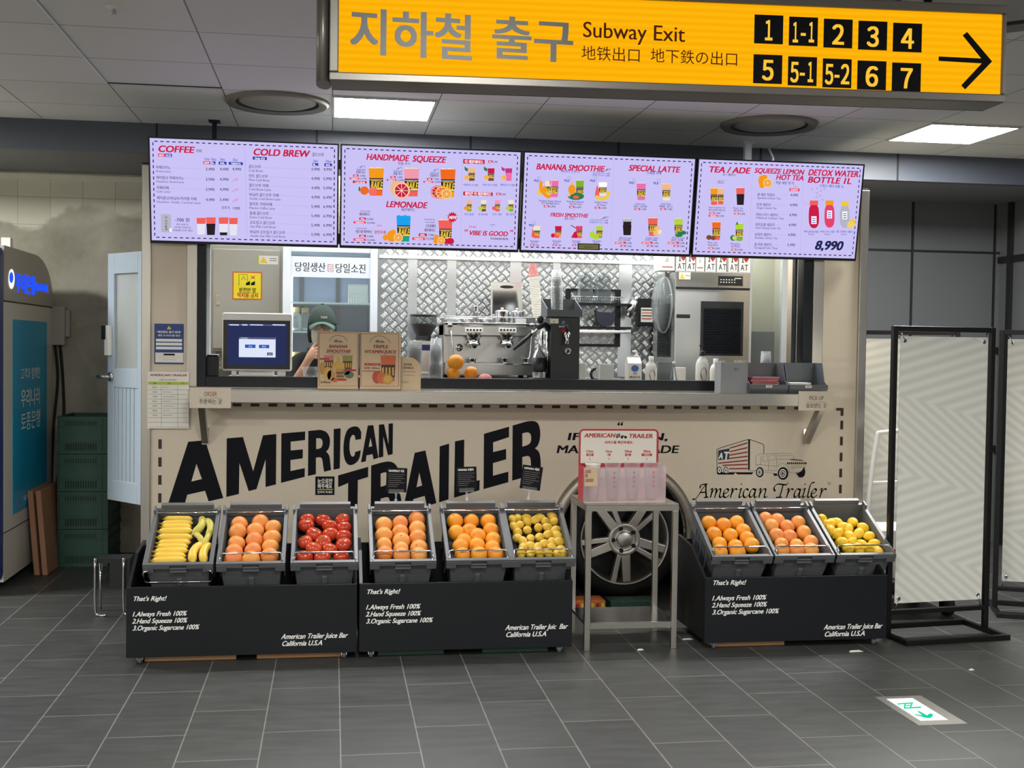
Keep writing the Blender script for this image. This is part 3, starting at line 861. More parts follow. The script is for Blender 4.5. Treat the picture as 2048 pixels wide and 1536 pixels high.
# counters inside
a = MB(); a.box(-.72, 2.9, YF + .095, YF + .42, CTZ - .04, CTZ, 'steel_wide'); a.box(-.72, 1.34, YF + .12, YF + .40, FLZ, CTZ - .04, 'steel'); a.box(2.26, 2.9, YF + .12, YF + .40, FLZ, CTZ - .04, 'steel'); a.box(1.34, 2.26, YF + .12, YF + .40, .86, CTZ - .04, 'steel'); tag(a.build('counter'), 'steel counter inside the trailer just behind the serving window', 'counter')
a = MB(); a.box(.34, 2.02, 7.95, yb - .013, CTZ - .04, CTZ, 'steel_wide'); a.box(.34, 2.02, 8.0, yb - .013, FLZ, CTZ - .04, 'steel'); tag(a.build('counter'), 'steel back counter inside the trailer under the espresso machine', 'counter')
# sliding side window inside at the right
a = MB()
for x0, x1 in ((2.985, 3.005), (3.235, 3.275)):
    a.box(x0, x1, 8.18, 8.22, CTZ, 2.36, 'white_paint')
a.box(2.985, 3.275, 8.18, 8.22, 2.30, 2.36, 'white_paint'); a.box(2.985, 3.275, 8.18, 8.22, 1.36, 1.40, 'white_paint')
pn = a.build('inner_window_frame', tr)
a = MB(); a.box(3.005, 3.235, 8.197, 8.203, 1.40, 2.30, 'window_glass'); a.build('pane', pn)
a = MB(); a.box(2.6, 3.33, TYB - .14, TYB - .101, FLZ, 2.5, 'inside_beige'); a.box(2.65, 3.33, TYB - .16, TYB - .14, 1.2, 1.70, 'fascia'); a.build('inner_corner_panel', tr)
# ---- axle stubs that carry the chassis
a = MB()
for x in (-.9, 3.15): a.box(x - .05, x + .05, 7.4, 7.5, 0, .20, 'trailer_skirt')
for x in (-.9, 3.15): a.box(x - .05, x + .05, 8.3, 8.4, 0, .20, 'trailer_skirt')
a.build('support_jack', tr)

# ================================================================ side door of the trailer, swung open
mat('door_blue', '#b5c4cf', .4, var=.03)
da, db = V((-1.40, 7.80, 0)), V((-1.135, 7.485, 0))
du = (db - da).normalized(); dn = V((du.y, -du.x, 0)); DW = (db - da).length
def dbox(mb, u0, u1, z0, z1, n0, n1, m):
    P = lambda u, z, n: da + du * u + dn * n + V((0, 0, z))
    mb.hexa([P(u0, z0, n0), P(u1, z0, n0), P(u1, z0, n1), P(u0, z0, n1), P(u0, z1, n0), P(u1, z1, n0), P(u1, z1, n1), P(u0, z1, n1)][::-1], m)
a = MB(); Z0, Z1 = .55, 2.115
for q in ((0, .075, Z0, Z1), (DW - .06, DW, Z0, Z1), (.075, DW - .06, Z1 - .13, Z1), (.075, DW - .06, 1.27, 1.39), (.075, DW - .06, Z0, Z0 + .13)):
    dbox(a, *q, -.02, .02, 'door_blue')
dt = a.build('side_door', tr, bevel=.003); dt['label'] = 'pale blue half-glazed side door standing open'
a = MB(); dbox(a, .075, DW - .06, 1.39, Z1 - .13, -.004, .004, 'window_glass'); a.build('pane', dt)
a = MB()
for k in range(6):
    u = .075 + k * (DW - .135) / 6; dbox(a, u + .004, u + (DW - .135) / 6 - .004, Z0 + .13, 1.27, -.008, .014, 'door_blue')
dbox(a, .075, DW - .06, Z0 + .13, 1.27, -.006, .006, 'door_blue')
a.build('ribbed_panel', dt)
a = MB(); dbox(a, .0, .055, 1.47, 1.66, .02, .045, 'white_plastic'); dbox(a, -.03, .02, 1.57, 1.66, .02, .05, 'black_plastic'); a.build('digital_lock', dt, bevel=.004)
a = MB(); c_ = da + du * .045 + V((0, 0, 1.335))
a.cyl(c_ + dn * .02, c_ + dn * .03, .03, n=20, m='chrome'); a.cyl(c_ + dn * .03, c_ + dn * .06, .012, n=12, m='chrome'); a.tube([c_ + dn * .055, c_ + dn * .06 - du * .1], .011, 10, 'chrome'); a.build('handle', dt)
# ================================================================ four menu screens
mat('screen_body', '#0c0d12', .35)
GL = {'screen_lilac': '#cbc3f6', 's_navy': '#20264d', 's_red': '#cd1c46', 's_blue': '#1f3fae', 's_grey': '#6a6592', 's_dark': '#302e50', 's_white': '#fdfcff', 's_orange': '#f59a1e', 's_deeporange': '#ef6c22',
      's_pink': '#f39ab0', 's_hotpink': '#ee6fae', 's_sky': '#1fa2ee', 's_teal': '#19a58a', 's_green': '#7fb52c', 's_lime': '#b5d53c', 's_black': '#2a2226', 's_yellow': '#f2c93c', 's_cream': '#f1e6c4', 's_brown': '#7b4a2f', 's_salmon': '#f0625a',
      's_leaf': '#2f7a4e', 's_rose': '#e6436c', 's_silver': '#b5b6c4', 's_olive': '#6d6a3c', 's_magenta': '#c4377f', 's_peach': '#f2b982', 's_line': '#a9a3d4', 's_pale': '#e4e4f2'}
for k, v in GL.items(): glow(k, v, 1.0)
BO, BV = V((0, 7.045, 2.13)), V((0, -.10, .595)).normalized()
def board(x0, x1, crop, label):
    t = thing('menu_screen', label, 'menu screen', ((x0 + x1) / 2, 7.045, 2.13), group='menu screens over the trailer window')
    pl = Plane((0, BO.y, BO.z), (1, 0, 0), BV, off=.0, crop=crop)
    H = .603; e = .009
    P = lambda u, v, n: pl.o + pl.u * u + pl.v * v + pl.n * n
    def bx(mb, u0, u1, v0, v1, n0, n1, m):
        mb.hexa([P(u0, v0, n0), P(u0, v0, n1), P(u1, v0, n1), P(u1, v0, n0), P(u0, v1, n0), P(u0, v1, n1), P(u1, v1, n1), P(u1, v1, n0)][::-1], m)
    a = MB(); bx(a, x0, x1, 0, H, -.035, -.003, 'screen_body')
    for q in ((x0, x0 + e, 0, H), (x1 - e, x1, 0, H), (x0 + e, x1 - e, 0, .016), (x0 + e, x1 - e, H - e, H)): bx(a, *q, -.003, .002, 'screen_body')
    a.build('housing', t)
    a = MB(); bx(a, x0 + e, x1 - e, .016, H - e, -.003, 0, 'screen_lilac'); a.build('screen', t)
    pl.off = .0007
    tx, pc = MB(), MB()
    u0, u1, v0, v1 = x0 + .026, x1 - .026, .034, H - .026
    n = 31
    for k in range(n):
        u = u0 + (u1 - u0) * (k + .25) / n; du_ = (u1 - u0) / n * .55
        for v in (v0, v1): tx.fill(pl, [(u, v - .0028), (u + du_, v - .0028), (u + du_, v + .0028), (u, v + .0028)], 's_navy', uv=True)
    n = 17
    for k in range(n):
        v = v0 + (v1 - v0) * (k + .25) / n; dv = (v1 - v0) / n * .55
        for u in (u0, u1): tx.fill(pl, [(u - .0028, v), (u + .0028, v), (u + .0028, v + dv), (u - .0028, v + dv)], 's_navy', uv=True)
    return t, pl, tx, pc
class Menu:
    def __init__(s, t, pl, tx, pc): s.root, s.pl, s.tx, s.pc = t, pl, tx, pc
    def title(s, b, x0, y, x1, h): s.tx.text(s.pl, b, x0, y, x1, 's_red', h=h, bold=.032, shear=.2)
    def t(s, b, x0, y, x1, m='s_dark', h=None, bold=.01, shear=0): s.tx.text(s.pl, b, x0, y, x1, m, h=h, bold=bold, shear=shear)
    def chip(s, x0, y0, x1, y1, m, b=None):
        s.tx.rect(s.pl, x0, y0, x1, y1, m)
        if b: s.tx.text(s.pl, b, x0 + (x1 - x0) * .14, y1 - (y1 - y0) * .22, x1 - (x1 - x0) * .14, 's_white', h=(y1 - y0) * .56, bold=.03, lift=.0004)
    def line(s, x0, y0, x1, y1, w=2, m='s_line'): s.tx.stroke(s.pl, [(x0, y0), (x1, y1)], w, m)
    def cup(s, x, y0, y1, w, top, bot, brand=True, ice=True):
        """picture of a tapered cup: coloured drink above and below a dark band with yellow letters"""
        h = y1 - y0; L_ = lambda f: (x - w / 2 * (1 - .22 * f)); R_ = lambda f: (x + w / 2 * (1 - .22 * f))
        def q(f0, f1, m, lift): s.pc.fill(s.pl, [(L_(f0), y0 + h * f0), (R_(f0), y0 + h * f0), (R_(f1), y0 + h * f1), (L_(f1), y0 + h * f1)], m, lift=lift)
        if ice:
            for k in range(4): s.pc.disc(s.pl, x - w * .33 + w * .22 * k, y0 + (k % 2) * h * .02, w * .13, 's_cream' if top != 's_sky' else 's_sky', h * .05, n=8)
        q(0, .36, top, .0003); q(.36, .8, 's_black' if brand else bot, .0003); q(.8, 1, bot, .0003)
        if brand:
            q(.40, .43, 's_silver', .0006); q(.75, .78, 's_cream', .0006)
            s.pc.text(s.pl, 'RAILE', L_(.7) + w * .06, y0 + h * .735, R_(.7) - w * .03, 's_yellow', h=h * .25, bold=.035, lift=.0006, shear=.12)
            if w > 90: s.pc.text(s.pl, 'AMERICAN', L_(.5) + w * .1, y0 + h * .475, R_(.5) - w * .1, 's_yellow', h=h * .045, bold=.03, lift=.0006)
    def slice(s, x, y, r, flesh, peel, lift=.0009):
        s.pc.disc(s.pl, x, y, r, peel, lift=lift); s.pc.disc(s.pl, x, y, r * .88, 's_cream', lift=lift + .0002); s.pc.disc(s.pl, x, y, r * .8, flesh, lift=lift + .0004)
        for k in range(8):
            t = 2 * pi * k / 8
            s.pc.stroke(s.pl, [(x, y), (x + r * .78 * cos(t), y + r * .78 * sin(t))], r * .06, 's_cream', lift=lift + .0006)
    def blob(s, x, y, rx, m, ry=None, lift=.0009): s.pc.disc(s.pl, x, y, rx, m, ry, lift=lift)
    def done(s):
        s.tx.build('lettering', s.root); s.pc.build('drink_pictures', s.root) if s.pc.v else None

# ---- screen 1: coffee and cold brew
M1 = Menu(*board(-1.045, .028, (290, 260, 5.12), 'leftmost menu screen, headed COFFEE and COLD BREW'))
M1.title('COFFEE', 132, 222, 500, 66); M1.t('커피', 522, 228, 580, h=32)
M1.chip(132, 240, 205, 274, 's_rose', 'HOT'); M1.chip(205, 241, 276, 277, 's_blue', 'ICE')
for x0, x1, b, m in ((595, 672, 'HOT', 's_rose'), (686, 722, 'L', 's_blue'), (754, 835, 'XL', 's_blue'), (858, 1002, 'TRENTA', 's_blue')): M1.chip(x0, 318 + (x0 - 595) * .03, x1, 352 + (x0 - 595) * .03, m, b)
for x, b in ((610, '13oz'), (680, '16oz'), (768, '24oz'), (898, '32oz')): M1.t(b, x, 308 + (x - 600) * .03, x + 52, 's_blue', h=26)
rows = (('아메리카노', 'Americano', 395, ('3,490', '4,490', '4,990')), ('헤이즐넛 아메리카노', 'Hazelnut Americano', 500, ('3,990', '4,990')), ('카페라떼', 'Cafe Latte', 603, ('3,990', '4,990')), ('헤이즐넛/바닐라/카라멜 라떼', 'Hazelnut, Vanilla, Caramel Latte', 708, ('4,490', '5,490')))
for k, (ko, en, y, pr) in enumerate(rows):
    w = (150, 285, 125, 405)[k]; x = 112 + k * 3
    M1.t(ko, x, y, x + w, h=32); M1.t(en, x, y + 36, x + (150, 285, 140, 450)[k], 's_grey', h=22)
    if k < 3: M1.line(x + w + 12, y - 8, 580, y + 4)
    for j, p in enumerate(pr): M1.t(p, 622 + j * 144 - (j == 2) * 16, y + 18, 712 + j * 144 - (j == 2) * 16, h=28)
    if k: M1.tx.stroke(M1.pl, [(898, y + 30), (925, y), (955, y - 8), (930, y + 20), (955, y + 2)], 4, 's_rose')
M1.t('샷추가', 782, 808, 870, h=30); M1.t('+500', 895, 812, 972, h=26)
M1.pc.rect(M1.pl, 162, 860, 268, 1050, 's_silver'); 
for k, c_ in enumerate('OATS'): M1.pc.text(M1.pl, c_, 205, 905 + k * 40, 230, 's_dark', lift=.0005)
M1.pc.rect(M1.pl, 252, 1005, 272, 1045, 's_white', lift=.0005)
M1.t('-700 원', 308, 936, 455, 's_navy', h=40); M1.t('귀리 선택 시', 318, 974, 440, 's_navy', h=18); M1.t('오트밀크 변경가능', 300, 1004, 470, 's_navy', h=18); M1.t('라떼/콜드브루 제외', 285, 1034, 484, 's_navy', h=18)
for x, y0, y1, w, c1, c2 in ((575, 900, 1070, 95, 's_salmon', 's_cream'), (905, 900, 1078, 90, 's_salmon', 's_cream'), (805, 895, 1078, 100, 's_salmon', 's_dark')):
    M1.cup(x, y0, y1, w, c1, 's_pale', False, False)
    if c2 == 's_dark': M1.pc.fill(M1.pl, [(x - 40, y1 - 30), (x + 38, y1 - 30), (x + 36, y1), (x - 36, y1)], 's_black', lift=.0007)
    M1.t('신선', x - 30, y1 - 80, x + 30, 's_blue', h=30)
M1.cup(675, 895, 1075, 100, 's_salmon', 's_black', False, False)
M1.tx.stroke(M1.pl, [(1022, 165), (1045, 1100)], 2.5, 's_line')
M1.title('COLD BREW', 1105, 256, 1680, 68); M1.t('콜드브루', 1712, 266, 1832, h=34); M1.chip(1103, 272, 1248, 308, 's_blue', 'Only ICE')
M1.t('16oz', 1724, 328, 1772, 's_blue', h=26); M1.t('24oz', 1850, 332, 1908, 's_blue', h=26); M1.chip(1715, 338, 1775, 370, 's_blue', 'L'); M1.chip(1836, 341, 1915, 374, 's_blue', 'XL')
cb = (('콜드브루', 'Cold Brew', '3,990', '4,990'), ('민트 콜드브루', 'Mint Cold Brew', '4,990', '5,990'), ('콜드브루 라떼', 'Cold Brew Latte', '4,490', '5,990'), ('바닐라 콜드브루 라떼', 'Vanilla Cold Brew Latte', '4,990', '6,490'),
      ('말차토 커피라떼', 'Matcha Coffee Latte', '5,490', '6,990'), ('돌체 콜드브루', 'Dolce Cold Brew', '5,490', '6,990'), ('오트밀크 콜드브루', 'Oat Milk Cold Brew', '5,490', '6,990'), ('바닐라 오트밀크 콜드브루', 'Vanilla Oat Milk Cold Brew', '5,990', '6,990'))
for k, (ko, en, p1, p2) in enumerate(cb):
    y = 388 + k * 95.5; x = 1062 + k * 2; w = (125, 195, 197, 300, 230, 195, 258, 358)[k]
    M1.t(ko, x, y, x + w, h=32); M1.t(en, x, y + 38, x + (145, 215, 225, 320, 262, 228, 268, 365)[k], 's_grey', h=24)
    M1.line(x + w + 14, y - 4, 1688, y + 14); M1.t(p1, 1702, y + 26, 1790, h=28); M1.t(p2, 1826, y + 28, 1914, h=28)
M1.done()
# ---- screen 2: squeezed juices and lemonade
M2 = Menu(*board(.036, 1.106, (675, 280, 5.389), 'second menu screen from the left, headed HANDMADE SQUEEZE'))
M2.title('HANDMADE', 310, 212, 765, 66); M2.title('SQUEEZE', 805, 232, 1162, 66); M2.t('착즙 주스', 652, 266, 786, h=30)
for x, y, n1, p1, col, cx in ((165, 372, '오렌지 주스', '7,990', 's_orange', 418), (565, 388, '자몽 주스', '7,990', 's_pink', 798), (960, 408, '트리플비타민주스', '7,990', 's_deeporange', 1190)):
    M2.tx.stroke(M2.pl, [(x + 70, y - 70), (x + 95, y - 95), (x + 85, y - 72), (x + 125, y - 100), (x + 130, y - 72)], 4, 's_dark')
    M2.t('Squeeze Juice', x + 40, y - 48, x + 138, 's_blue', h=18); M2.t(n1, x + 35, y - 12, x + 135, h=32, bold=.02)
    M2.chip(x + 5, y, x + 62, y + 26, 's_red', 'XL'); M2.t(p1, x + 75, y + 24, x + 135, h=20)
    M2.chip(x - 35, y + 32, x + 70, y + 56, 's_rose', 'TRENTA'); M2.t('13,990', x + 80, y + 54, x + 150, h=20)
    M2.cup(cx, 305 + (cx - 418) * .015, 600 + (cx - 418) * .02, 165, col, {'s_orange': 's_deeporange', 's_pink': 's_salmon', 's_deeporange': 's_orange'}[col])
M2.chip(165, 438, 315, 468, 's_red', '시즌한정')
M2.blob(290, 545, 46, 's_deeporange', 46); M2.blob(385, 555, 52, 's_salmon', 45); M2.blob(236, 528, 10, 's_leaf', 26)
for k in range(4): M2.pc.stroke(M2.pl, [(350 + k * 20, 520), (345 + k * 22, 590)], 4, 's_pink', lift=.0014)
M2.blob(635, 520, 68, 's_peach', 80); M2.slice(690, 545, 92, 's_red', 's_peach')
M2.slice(1075, 560, 72, 's_red', 's_salmon'); M2.slice(1125, 565, 70, 's_deeporange', 's_orange', .002); M2.slice(1175, 582, 58, 's_orange', 's_yellow', .003)
M2.title('LEMONADE', 522, 722, 960, 66); M2.t('레몬에이드', 686, 764, 838, h=32)
for x, y, n1 in ((235, 812, '레몬에이드'), (195, 998, '더블 더블 레몬에이드')):
    M2.t('Lemonade', x + 10, y - 40, x + 120, 's_grey', h=18); M2.t(n1, x, y, x + (115 if x == 235 else 180), h=30, bold=.02)
    M2.chip(235, y + 22, 305, y + 52, 's_red', 'XL'); M2.t('5,990', 318, y + 50, 385, h=20); M2.chip(172, y + 62, 305, y + 90, 's_rose', 'TRENTA'); M2.t('12,990', 318, y + 90, 402, h=20)
M2.t('24oz', 420, 930, 480, 's_rose', h=20, shear=.2); M2.t('앙탄두배', 398, 1008, 520, 's_red', h=36, bold=.02)
M2.cup(712, 822, 1095, 155, 's_sky', 's_teal'); M2.blob(515, 1052, 28, 's_orange', 32); M2.blob(585, 1035, 55, 's_orange', 62); M2.blob(600, 990, 26, 's_orange', 26); M2.slice(655, 1052, 50, 's_orange', 's_yellow', .002)
M2.t('Strawberry', 935, 862, 1050, 's_grey', h=18); M2.t('Lemonade', 945, 892, 1050, 's_grey', h=18); M2.t('스트로베리', 948, 940, 1055, h=34, bold=.02); M2.t('레몬에이드', 935, 985, 1055, h=32, bold=.02)
M2.chip(876, 1005, 962, 1040, 's_red', 'XL'); M2.t('7,990', 975, 1036, 1040, h=24); M2.chip(806, 1048, 942, 1080, 's_rose', 'TRENTA'); M2.t('13,990', 955, 1076, 1050, h=24)
M2.cup(1163, 865, 1120, 150, 's_salmon', 's_red'); M2.blob(1065, 1045, 26, 's_orange'); M2.blob(1060, 1088, 28, 's_orange'); M2.slice(1118, 1085, 42, 's_orange', 's_yellow', .002); M2.blob(1215, 1090, 42, 's_red', 36); M2.blob(1170, 1090, 26, 's_red', 30)
star = [(1238 + (60 if k % 2 else 40) * cos(2 * pi * k / 24) * 1.0, 832 + (62 if k % 2 else 42) * sin(2 * pi * k / 24)) for k in range(24)]
M2.pc.fill(M2.pl, star, 's_red', lift=.0012); M2.pc.text(M2.pl, 'NEW', 1200, 850, 1280, 's_white', h=34, lift=.0018, bold=.03, shear=.2)
M2.line(1345, 175, 1328, 1135); M2.line(1330, 120, 1330, 121)
for y0, y1, x1, b in ((205, 262, 1585, '티 레몬에이드'), (555, 606, 1672, '쉐이큰 티 레몬에이드')):
    M2.chip(1355, y0, x1, y1, 's_red'); M2.tx.text(M2.pl, b, 1372, y1 - 14, x1 - 14, 's_white', h=36, bold=.03, lift=.0005)
    M2.chip(x1 + 40, y0 + 14, x1 + 85, y0 + 42, 's_red', 'XL'); M2.t('5,990', x1 + 92, y0 + 40, x1 + 140, h=20)
for x, c1, c2, nm in ((1447, 's_peach', 's_brown', '자몽허니 티 레몬'), (1655, 's_red', 's_brown', '히비스커스 티 레몬'), (1845, 's_magenta', 's_hotpink', '페퍼로즈 티 레몬')):
    M2.cup(x, 305, 440, 76, c1, c2, c1 != 's_magenta', False); M2.slice(x - 55, 405, 30, 's_orange', 's_yellow'); M2.pc.fill(M2.pl, [(x - 80, 285), (x - 40, 310), (x - 45, 340), (x - 75, 325)], 's_leaf' if c1 != 's_magenta' else 's_magenta', lift=.001)
    M2.t(nm, x - 90, 492, x + 70, 's_blue', h=22)
for x, c1, c2, nm in ((1420, 's_peach', 's_green', '허브 블랙'), (1575, 's_cream', 's_brown', '말그레이 레몬'), (1725, 's_pink', 's_salmon', '로즈 석류'), (1870, 's_cream', 's_green', '쿨 민트')):
    M2.cup(x, 648, 770, 60, c1, c2, True, False); M2.blob(x - 34, 735, 26, {'s_peach': 's_orange', 's_cream': 's_lime', 's_pink': 's_salmon'}[c1], 22); M2.t(nm, x - 55, 810, x + 45, 's_blue', h=22)
M2.t('TO ALL', 1412, 945, 1496, 's_rose', h=22, shear=.2, bold=.02); M2.tx.stroke(M2.pl, [(1640, 912), (1700, 908), (1660, 940), (1655, 918), (1700, 908)], 3, 's_grey')
M2.t('“', 1358, 1022, 1394, 's_rose', h=62, bold=.03, shear=.2); M2.title('VIBE IS GOOD', 1412, 1024, 1832, 50); M2.t('”', 1846, 1030, 1882, 's_rose', h=62, bold=.03, shear=.2)
M2.t('FOUNDER BON', 1648, 1072, 1836, 's_navy', h=20, bold=.02, shear=.2)
M2.done()
# ---- screen 3: smoothies and lattes
M3 = Menu(*board(1.114, 2.182, (1035, 290, 5.611), 'third menu screen from the left, headed BANANA SMOOTHIE'))
M3.title('BANANA SMOOTHIE', 210, 272, 970, 66); M3.t('바나나 스무디', 490, 308, 690, 's_blue', h=34)
M3.tx.stroke(M3.pl, [(965, 298), (1020, 262), (990, 290), (1050, 262), (1030, 298)], 4, 's_dark')
M3.t('그릭 요거트 추가 +1,000', 835, 322, 1035, 's_blue', h=20); M3.t('단백질 추가 시 +1,000', 835, 346, 1035, 's_blue', h=20)
def milk(x, y):
    M3.t('MLE', x, y, x + 52, 's_blue', h=26, bold=.02); M3.tx.stroke(M3.pl, [(x + 50, y), (x + 40, y - 55), (x + 68, y - 60), (x + 72, y - 20), (x + 50, y)], 3, 's_grey')
for x in (185, 525, 815): milk(x, 412)
M3.cup(410, 400, 585, 105, 's_hotpink', 's_hotpink'); M3.cup(350, 410, 560, 75, 's_cream', 's_yellow'); M3.pc.stroke(M3.pl, [(265, 405), (265, 500), (330, 575), (370, 575)], 38, 's_orange', lift=.001, smooth=True); M3.blob(245, 530, 26, 's_yellow', 30); M3.blob(300, 500, 28, 's_orange', 40)
M3.cup(700, 400, 600, 90, 's_green', 's_leaf'); M3.blob(655, 575, 92, 's_leaf', 42, .0012); M3.blob(610, 500, 42, 's_orange', 55, .0016); M3.pc.stroke(M3.pl, [(610, 405), (615, 500), (570, 575)], 28, 's_peach', lift=.0014, smooth=True); M3.blob(655, 585, 34, 's_salmon', 18, .002)
M3.cup(958, 420, 570, 95, 's_white', 's_cream'); M3.pc.stroke(M3.pl, [(875, 575), (940, 605), (1010, 575), (1020, 525)], 38, 's_yellow', lift=.0012, smooth=True); M3.pc.fill(M3.pl, [(890, 448), (915, 500), (915, 570), (870, 590), (870, 540)], 's_salmon', lift=.001)
for x, w, en, ko, y in ((240, 250, 'Pineapple Passion Banana', '망고 파인애플 바나나', 634), (555, 190, 'Kale Berry Banana', '케일 키위드 바나나', 642), (862, 150, 'Strawberry Banana', '딸기 Banana', 650)):
    M3.t(en, x, y, x + w, 's_blue', h=20); M3.t(ko, x + 30, y + 32, x + w - 20, h=26); M3.chip(x + w / 2 - 70, y + 42, x + w / 2 - 10, y + 68, 's_magenta', 'XL'); M3.t('6,490', x + w / 2, y + 66, x + w / 2 + 60, h=20)
M3.title('FRESH SMOOTHIE', 368, 802, 788, 44); M3.t('생과 스무디', 525, 838, 640, h=28)
M3.tx.stroke(M3.pl, [(935, 835), (990, 802), (960, 828), (1022, 800), (1005, 832)], 4, 's_dark'); M3.t('그릭 요거트 추가 +1,000', 808, 850, 1015, 's_blue', h=20); M3.t('단백질 추가 시 +1,000', 808, 876, 1015, 's_blue', h=20)
for x, c1, c2 in ((218, 's_cream', 's_salmon'), (458, 's_red', 's_pink'), (692, 's_rose', 's_salmon'), (920, 's_lime', 's_green')): M3.cup(x, 910, 1045, 76, c1, c2, True, False)
M3.pc.fill(M3.pl, [(165, 940), (200, 1000), (205, 1050), (155, 1030)], 's_salmon', lift=.001); M3.blob(398, 1015, 24, 's_red'); M3.blob(440, 1010, 32, 's_salmon'); M3.pc.stroke(M3.pl, [(600, 900), (665, 940)], 10, 's_brown'); M3.pc.fill(M3.pl, [(640, 970), (680, 975), (670, 1045), (600, 1040)], 's_red', lift=.001)
M3.blob(840, 1005, 30, 's_lime', 40); M3.blob(878, 1030, 34, 's_lime', 34)
milk(128, 912)
for x, b in ((140, '딸기 요거트'), (390, '딸기주스'), (610, '수박'), (840, '청포도')):
    M3.t('Smoothie', x, 1084, x + 100, 's_blue', h=18); M3.t(b, x + 10, 1106, x + 85, h=20); M3.chip(x + 4, 1112, x + 48, 1136, 's_magenta', 'XL'); M3.t('7,490', x + 54, 1134, x + 100, h=18)
M3.tx.rect(M3.pl, 676, 1102, 920, 1180, 's_black', lift=.0012); M3.tx.rect(M3.pl, 688, 1112, 906, 1170, 's_olive', lift=.0016); M3.tx.text(M3.pl, 'HDMI-IN 1', 745, 1152, 850, 's_black', lift=.002)
M3.line(1080, 150, 1048, 1190)
M3.title('SPECIAL LATTE', 1245, 288, 1815, 66); M3.t('스페셜 라떼', 1450, 326, 1612, 's_blue', h=34); milk(1252, 436); milk(1526, 440)
M3.cup(1388, 432, 618, 105, 's_hotpink', 's_hotpink'); M3.cup(1670, 440, 622, 100, 's_peach', 's_cream')
for x, en, ko in ((1300, 'Strawberry Latte', '생딸기 크림라떼'), (1590, 'Summer Mango', '애플 망고')):
    M3.t(en, x + 20, 668, x + 130, 's_blue', h=18); M3.t(ko, x, 698, x + 150, h=24); M3.chip(x + 12, 708, x + 75, 732, 's_magenta', 'XL'); M3.t('7,490', x + 84, 730, x + 145, h=20)
M3.cup(1230, 830, 1012, 105, 's_silver', 's_black', False); M3.pc.fill(M3.pl, [(1186, 860), (1276, 860), (1262, 1008), (1196, 1008)], 's_black', lift=.0008)
M3.cup(1518, 822, 1020, 110, 's_salmon', 's_salmon'); M3.blob(1570, 940, 32, 's_peach', 30); M3.blob(1555, 990, 34, 's_peach', 30); M3.blob(1590, 975, 26, 's_cream', 28)
M3.cup(1806, 830, 1020, 98, 's_lime', 's_green'); M3.blob(1845, 985, 52, 's_leaf', 24); M3.blob(1810, 1015, 42, 's_leaf', 18)
for x, en, ko in ((1130, 'Signature Latte', '초코 크림라떼'), (1430, 'Ginger Latte', '진저 라떼'), (1725, 'Matcha Latte', '말차 라떼')):
    M3.t(en, x + 10, 1048, x + 150, 's_blue', h=18); M3.t(ko, x, 1076, x + 130, h=24); M3.chip(x - 38, 1086, x + 26, 1112, 's_rose', 'HOT'); M3.chip(x + 38, 1086, x + 84, 1112, 's_red', 'L'); M3.t('5,490', x + 92, 1110, x + 150, h=20); M3.chip(x + 26, 1122, x + 84, 1146, 's_magenta', 'XL'); M3.t('7,490', x + 92, 1146, x + 148, h=20)
M3.done()
# ---- screen 4: teas and detox water
M4 = Menu(*board(2.19, 3.268, (1385, 305, 5.769), 'rightmost menu screen, headed TEA / ADE and priced 8,990'))
M4.title('TEA / ADE', 180, 226, 660, 70); M4.t('티 / 에이드', 350, 268, 500, 's_navy', h=30)
M4.tx.stroke(M4.pl, [(285, 350), (290, 325), (372, 325), (368, 358), (285, 350)], 3, 's_grey'); M4.t('BEST', 298, 350, 358, 's_grey', h=18)
M4.cup(248, 415, 605, 85, 's_orange', 's_salmon'); M4.cup(325, 420, 600, 75, 's_peach', 's_salmon'); M4.cup(552, 410, 605, 98, 's_salmon', 's_black', False)
M4.cup(275, 805, 1005, 100, 's_deeporange', 's_brown'); M4.blob(190, 980, 32, 's_brown', 28); M4.blob(240, 985, 34, 's_brown', 26); M4.blob(285, 990, 30, 's_salmon', 22)
M4.cup(540, 820, 1015, 95, 's_lime', 's_green'); M4.blob(470, 985, 36, 's_leaf', 34); M4.slice(485, 985, 28, 's_lime', 's_green'); M4.blob(540, 1000, 34, 's_green', 22); M4.pc.fill(M4.pl, [(495, 830), (515, 795), (530, 835)], 's_leaf', lift=.001)
for x, y, ko, en in ((185, 640, '제주 황금향 자몽스팀', 'Sweet Grapefruit Tea'), (470, 648, '피치티', 'Peach Tea'), (175, 1046, '복숭아티', 'Plum Tea'), (440, 1062, '모히또', 'Mojito')):
    w = 190 if x == 185 else 110
    M4.t(en, x, y, x + w, 's_blue', h=18); M4.t(ko, x, y + 32, x + w, h=24, bold=.01); M4.chip(x + 10, y + 46, x + 66, y + 72, 's_rose', 'XL'); M4.t('5,990', x + 76, y + 70, x + 136, h=20)
M4.chip(185, 718, 295, 744, 's_rose', 'TRENTA'); M4.t('13,990', 304, 742, 362, h=20)
M4.line(690, 250, 650, 1170); M4.line(1282, 180, 1240, 1190)
M4.title('SQUEEZE LEMON', 712, 234, 1280, 58); M4.title('HOT TEA', 962, 312, 1280, 60); M4.t('착즙 레몬 핫 티', 958, 362, 1168, h=32)
M4.blob(800, 325, 42, 's_orange', 62); M4.blob(830, 285, 32, 's_orange', 28); M4.slice(866, 352, 54, 's_orange', 's_yellow', .0014); M4.blob(800, 385, 30, 's_orange', 26)
M4.t('13oz', 1168, 400, 1210, 's_rose', h=18); M4.chip(1118, 412, 1234, 448, 's_rose', 'HOT')
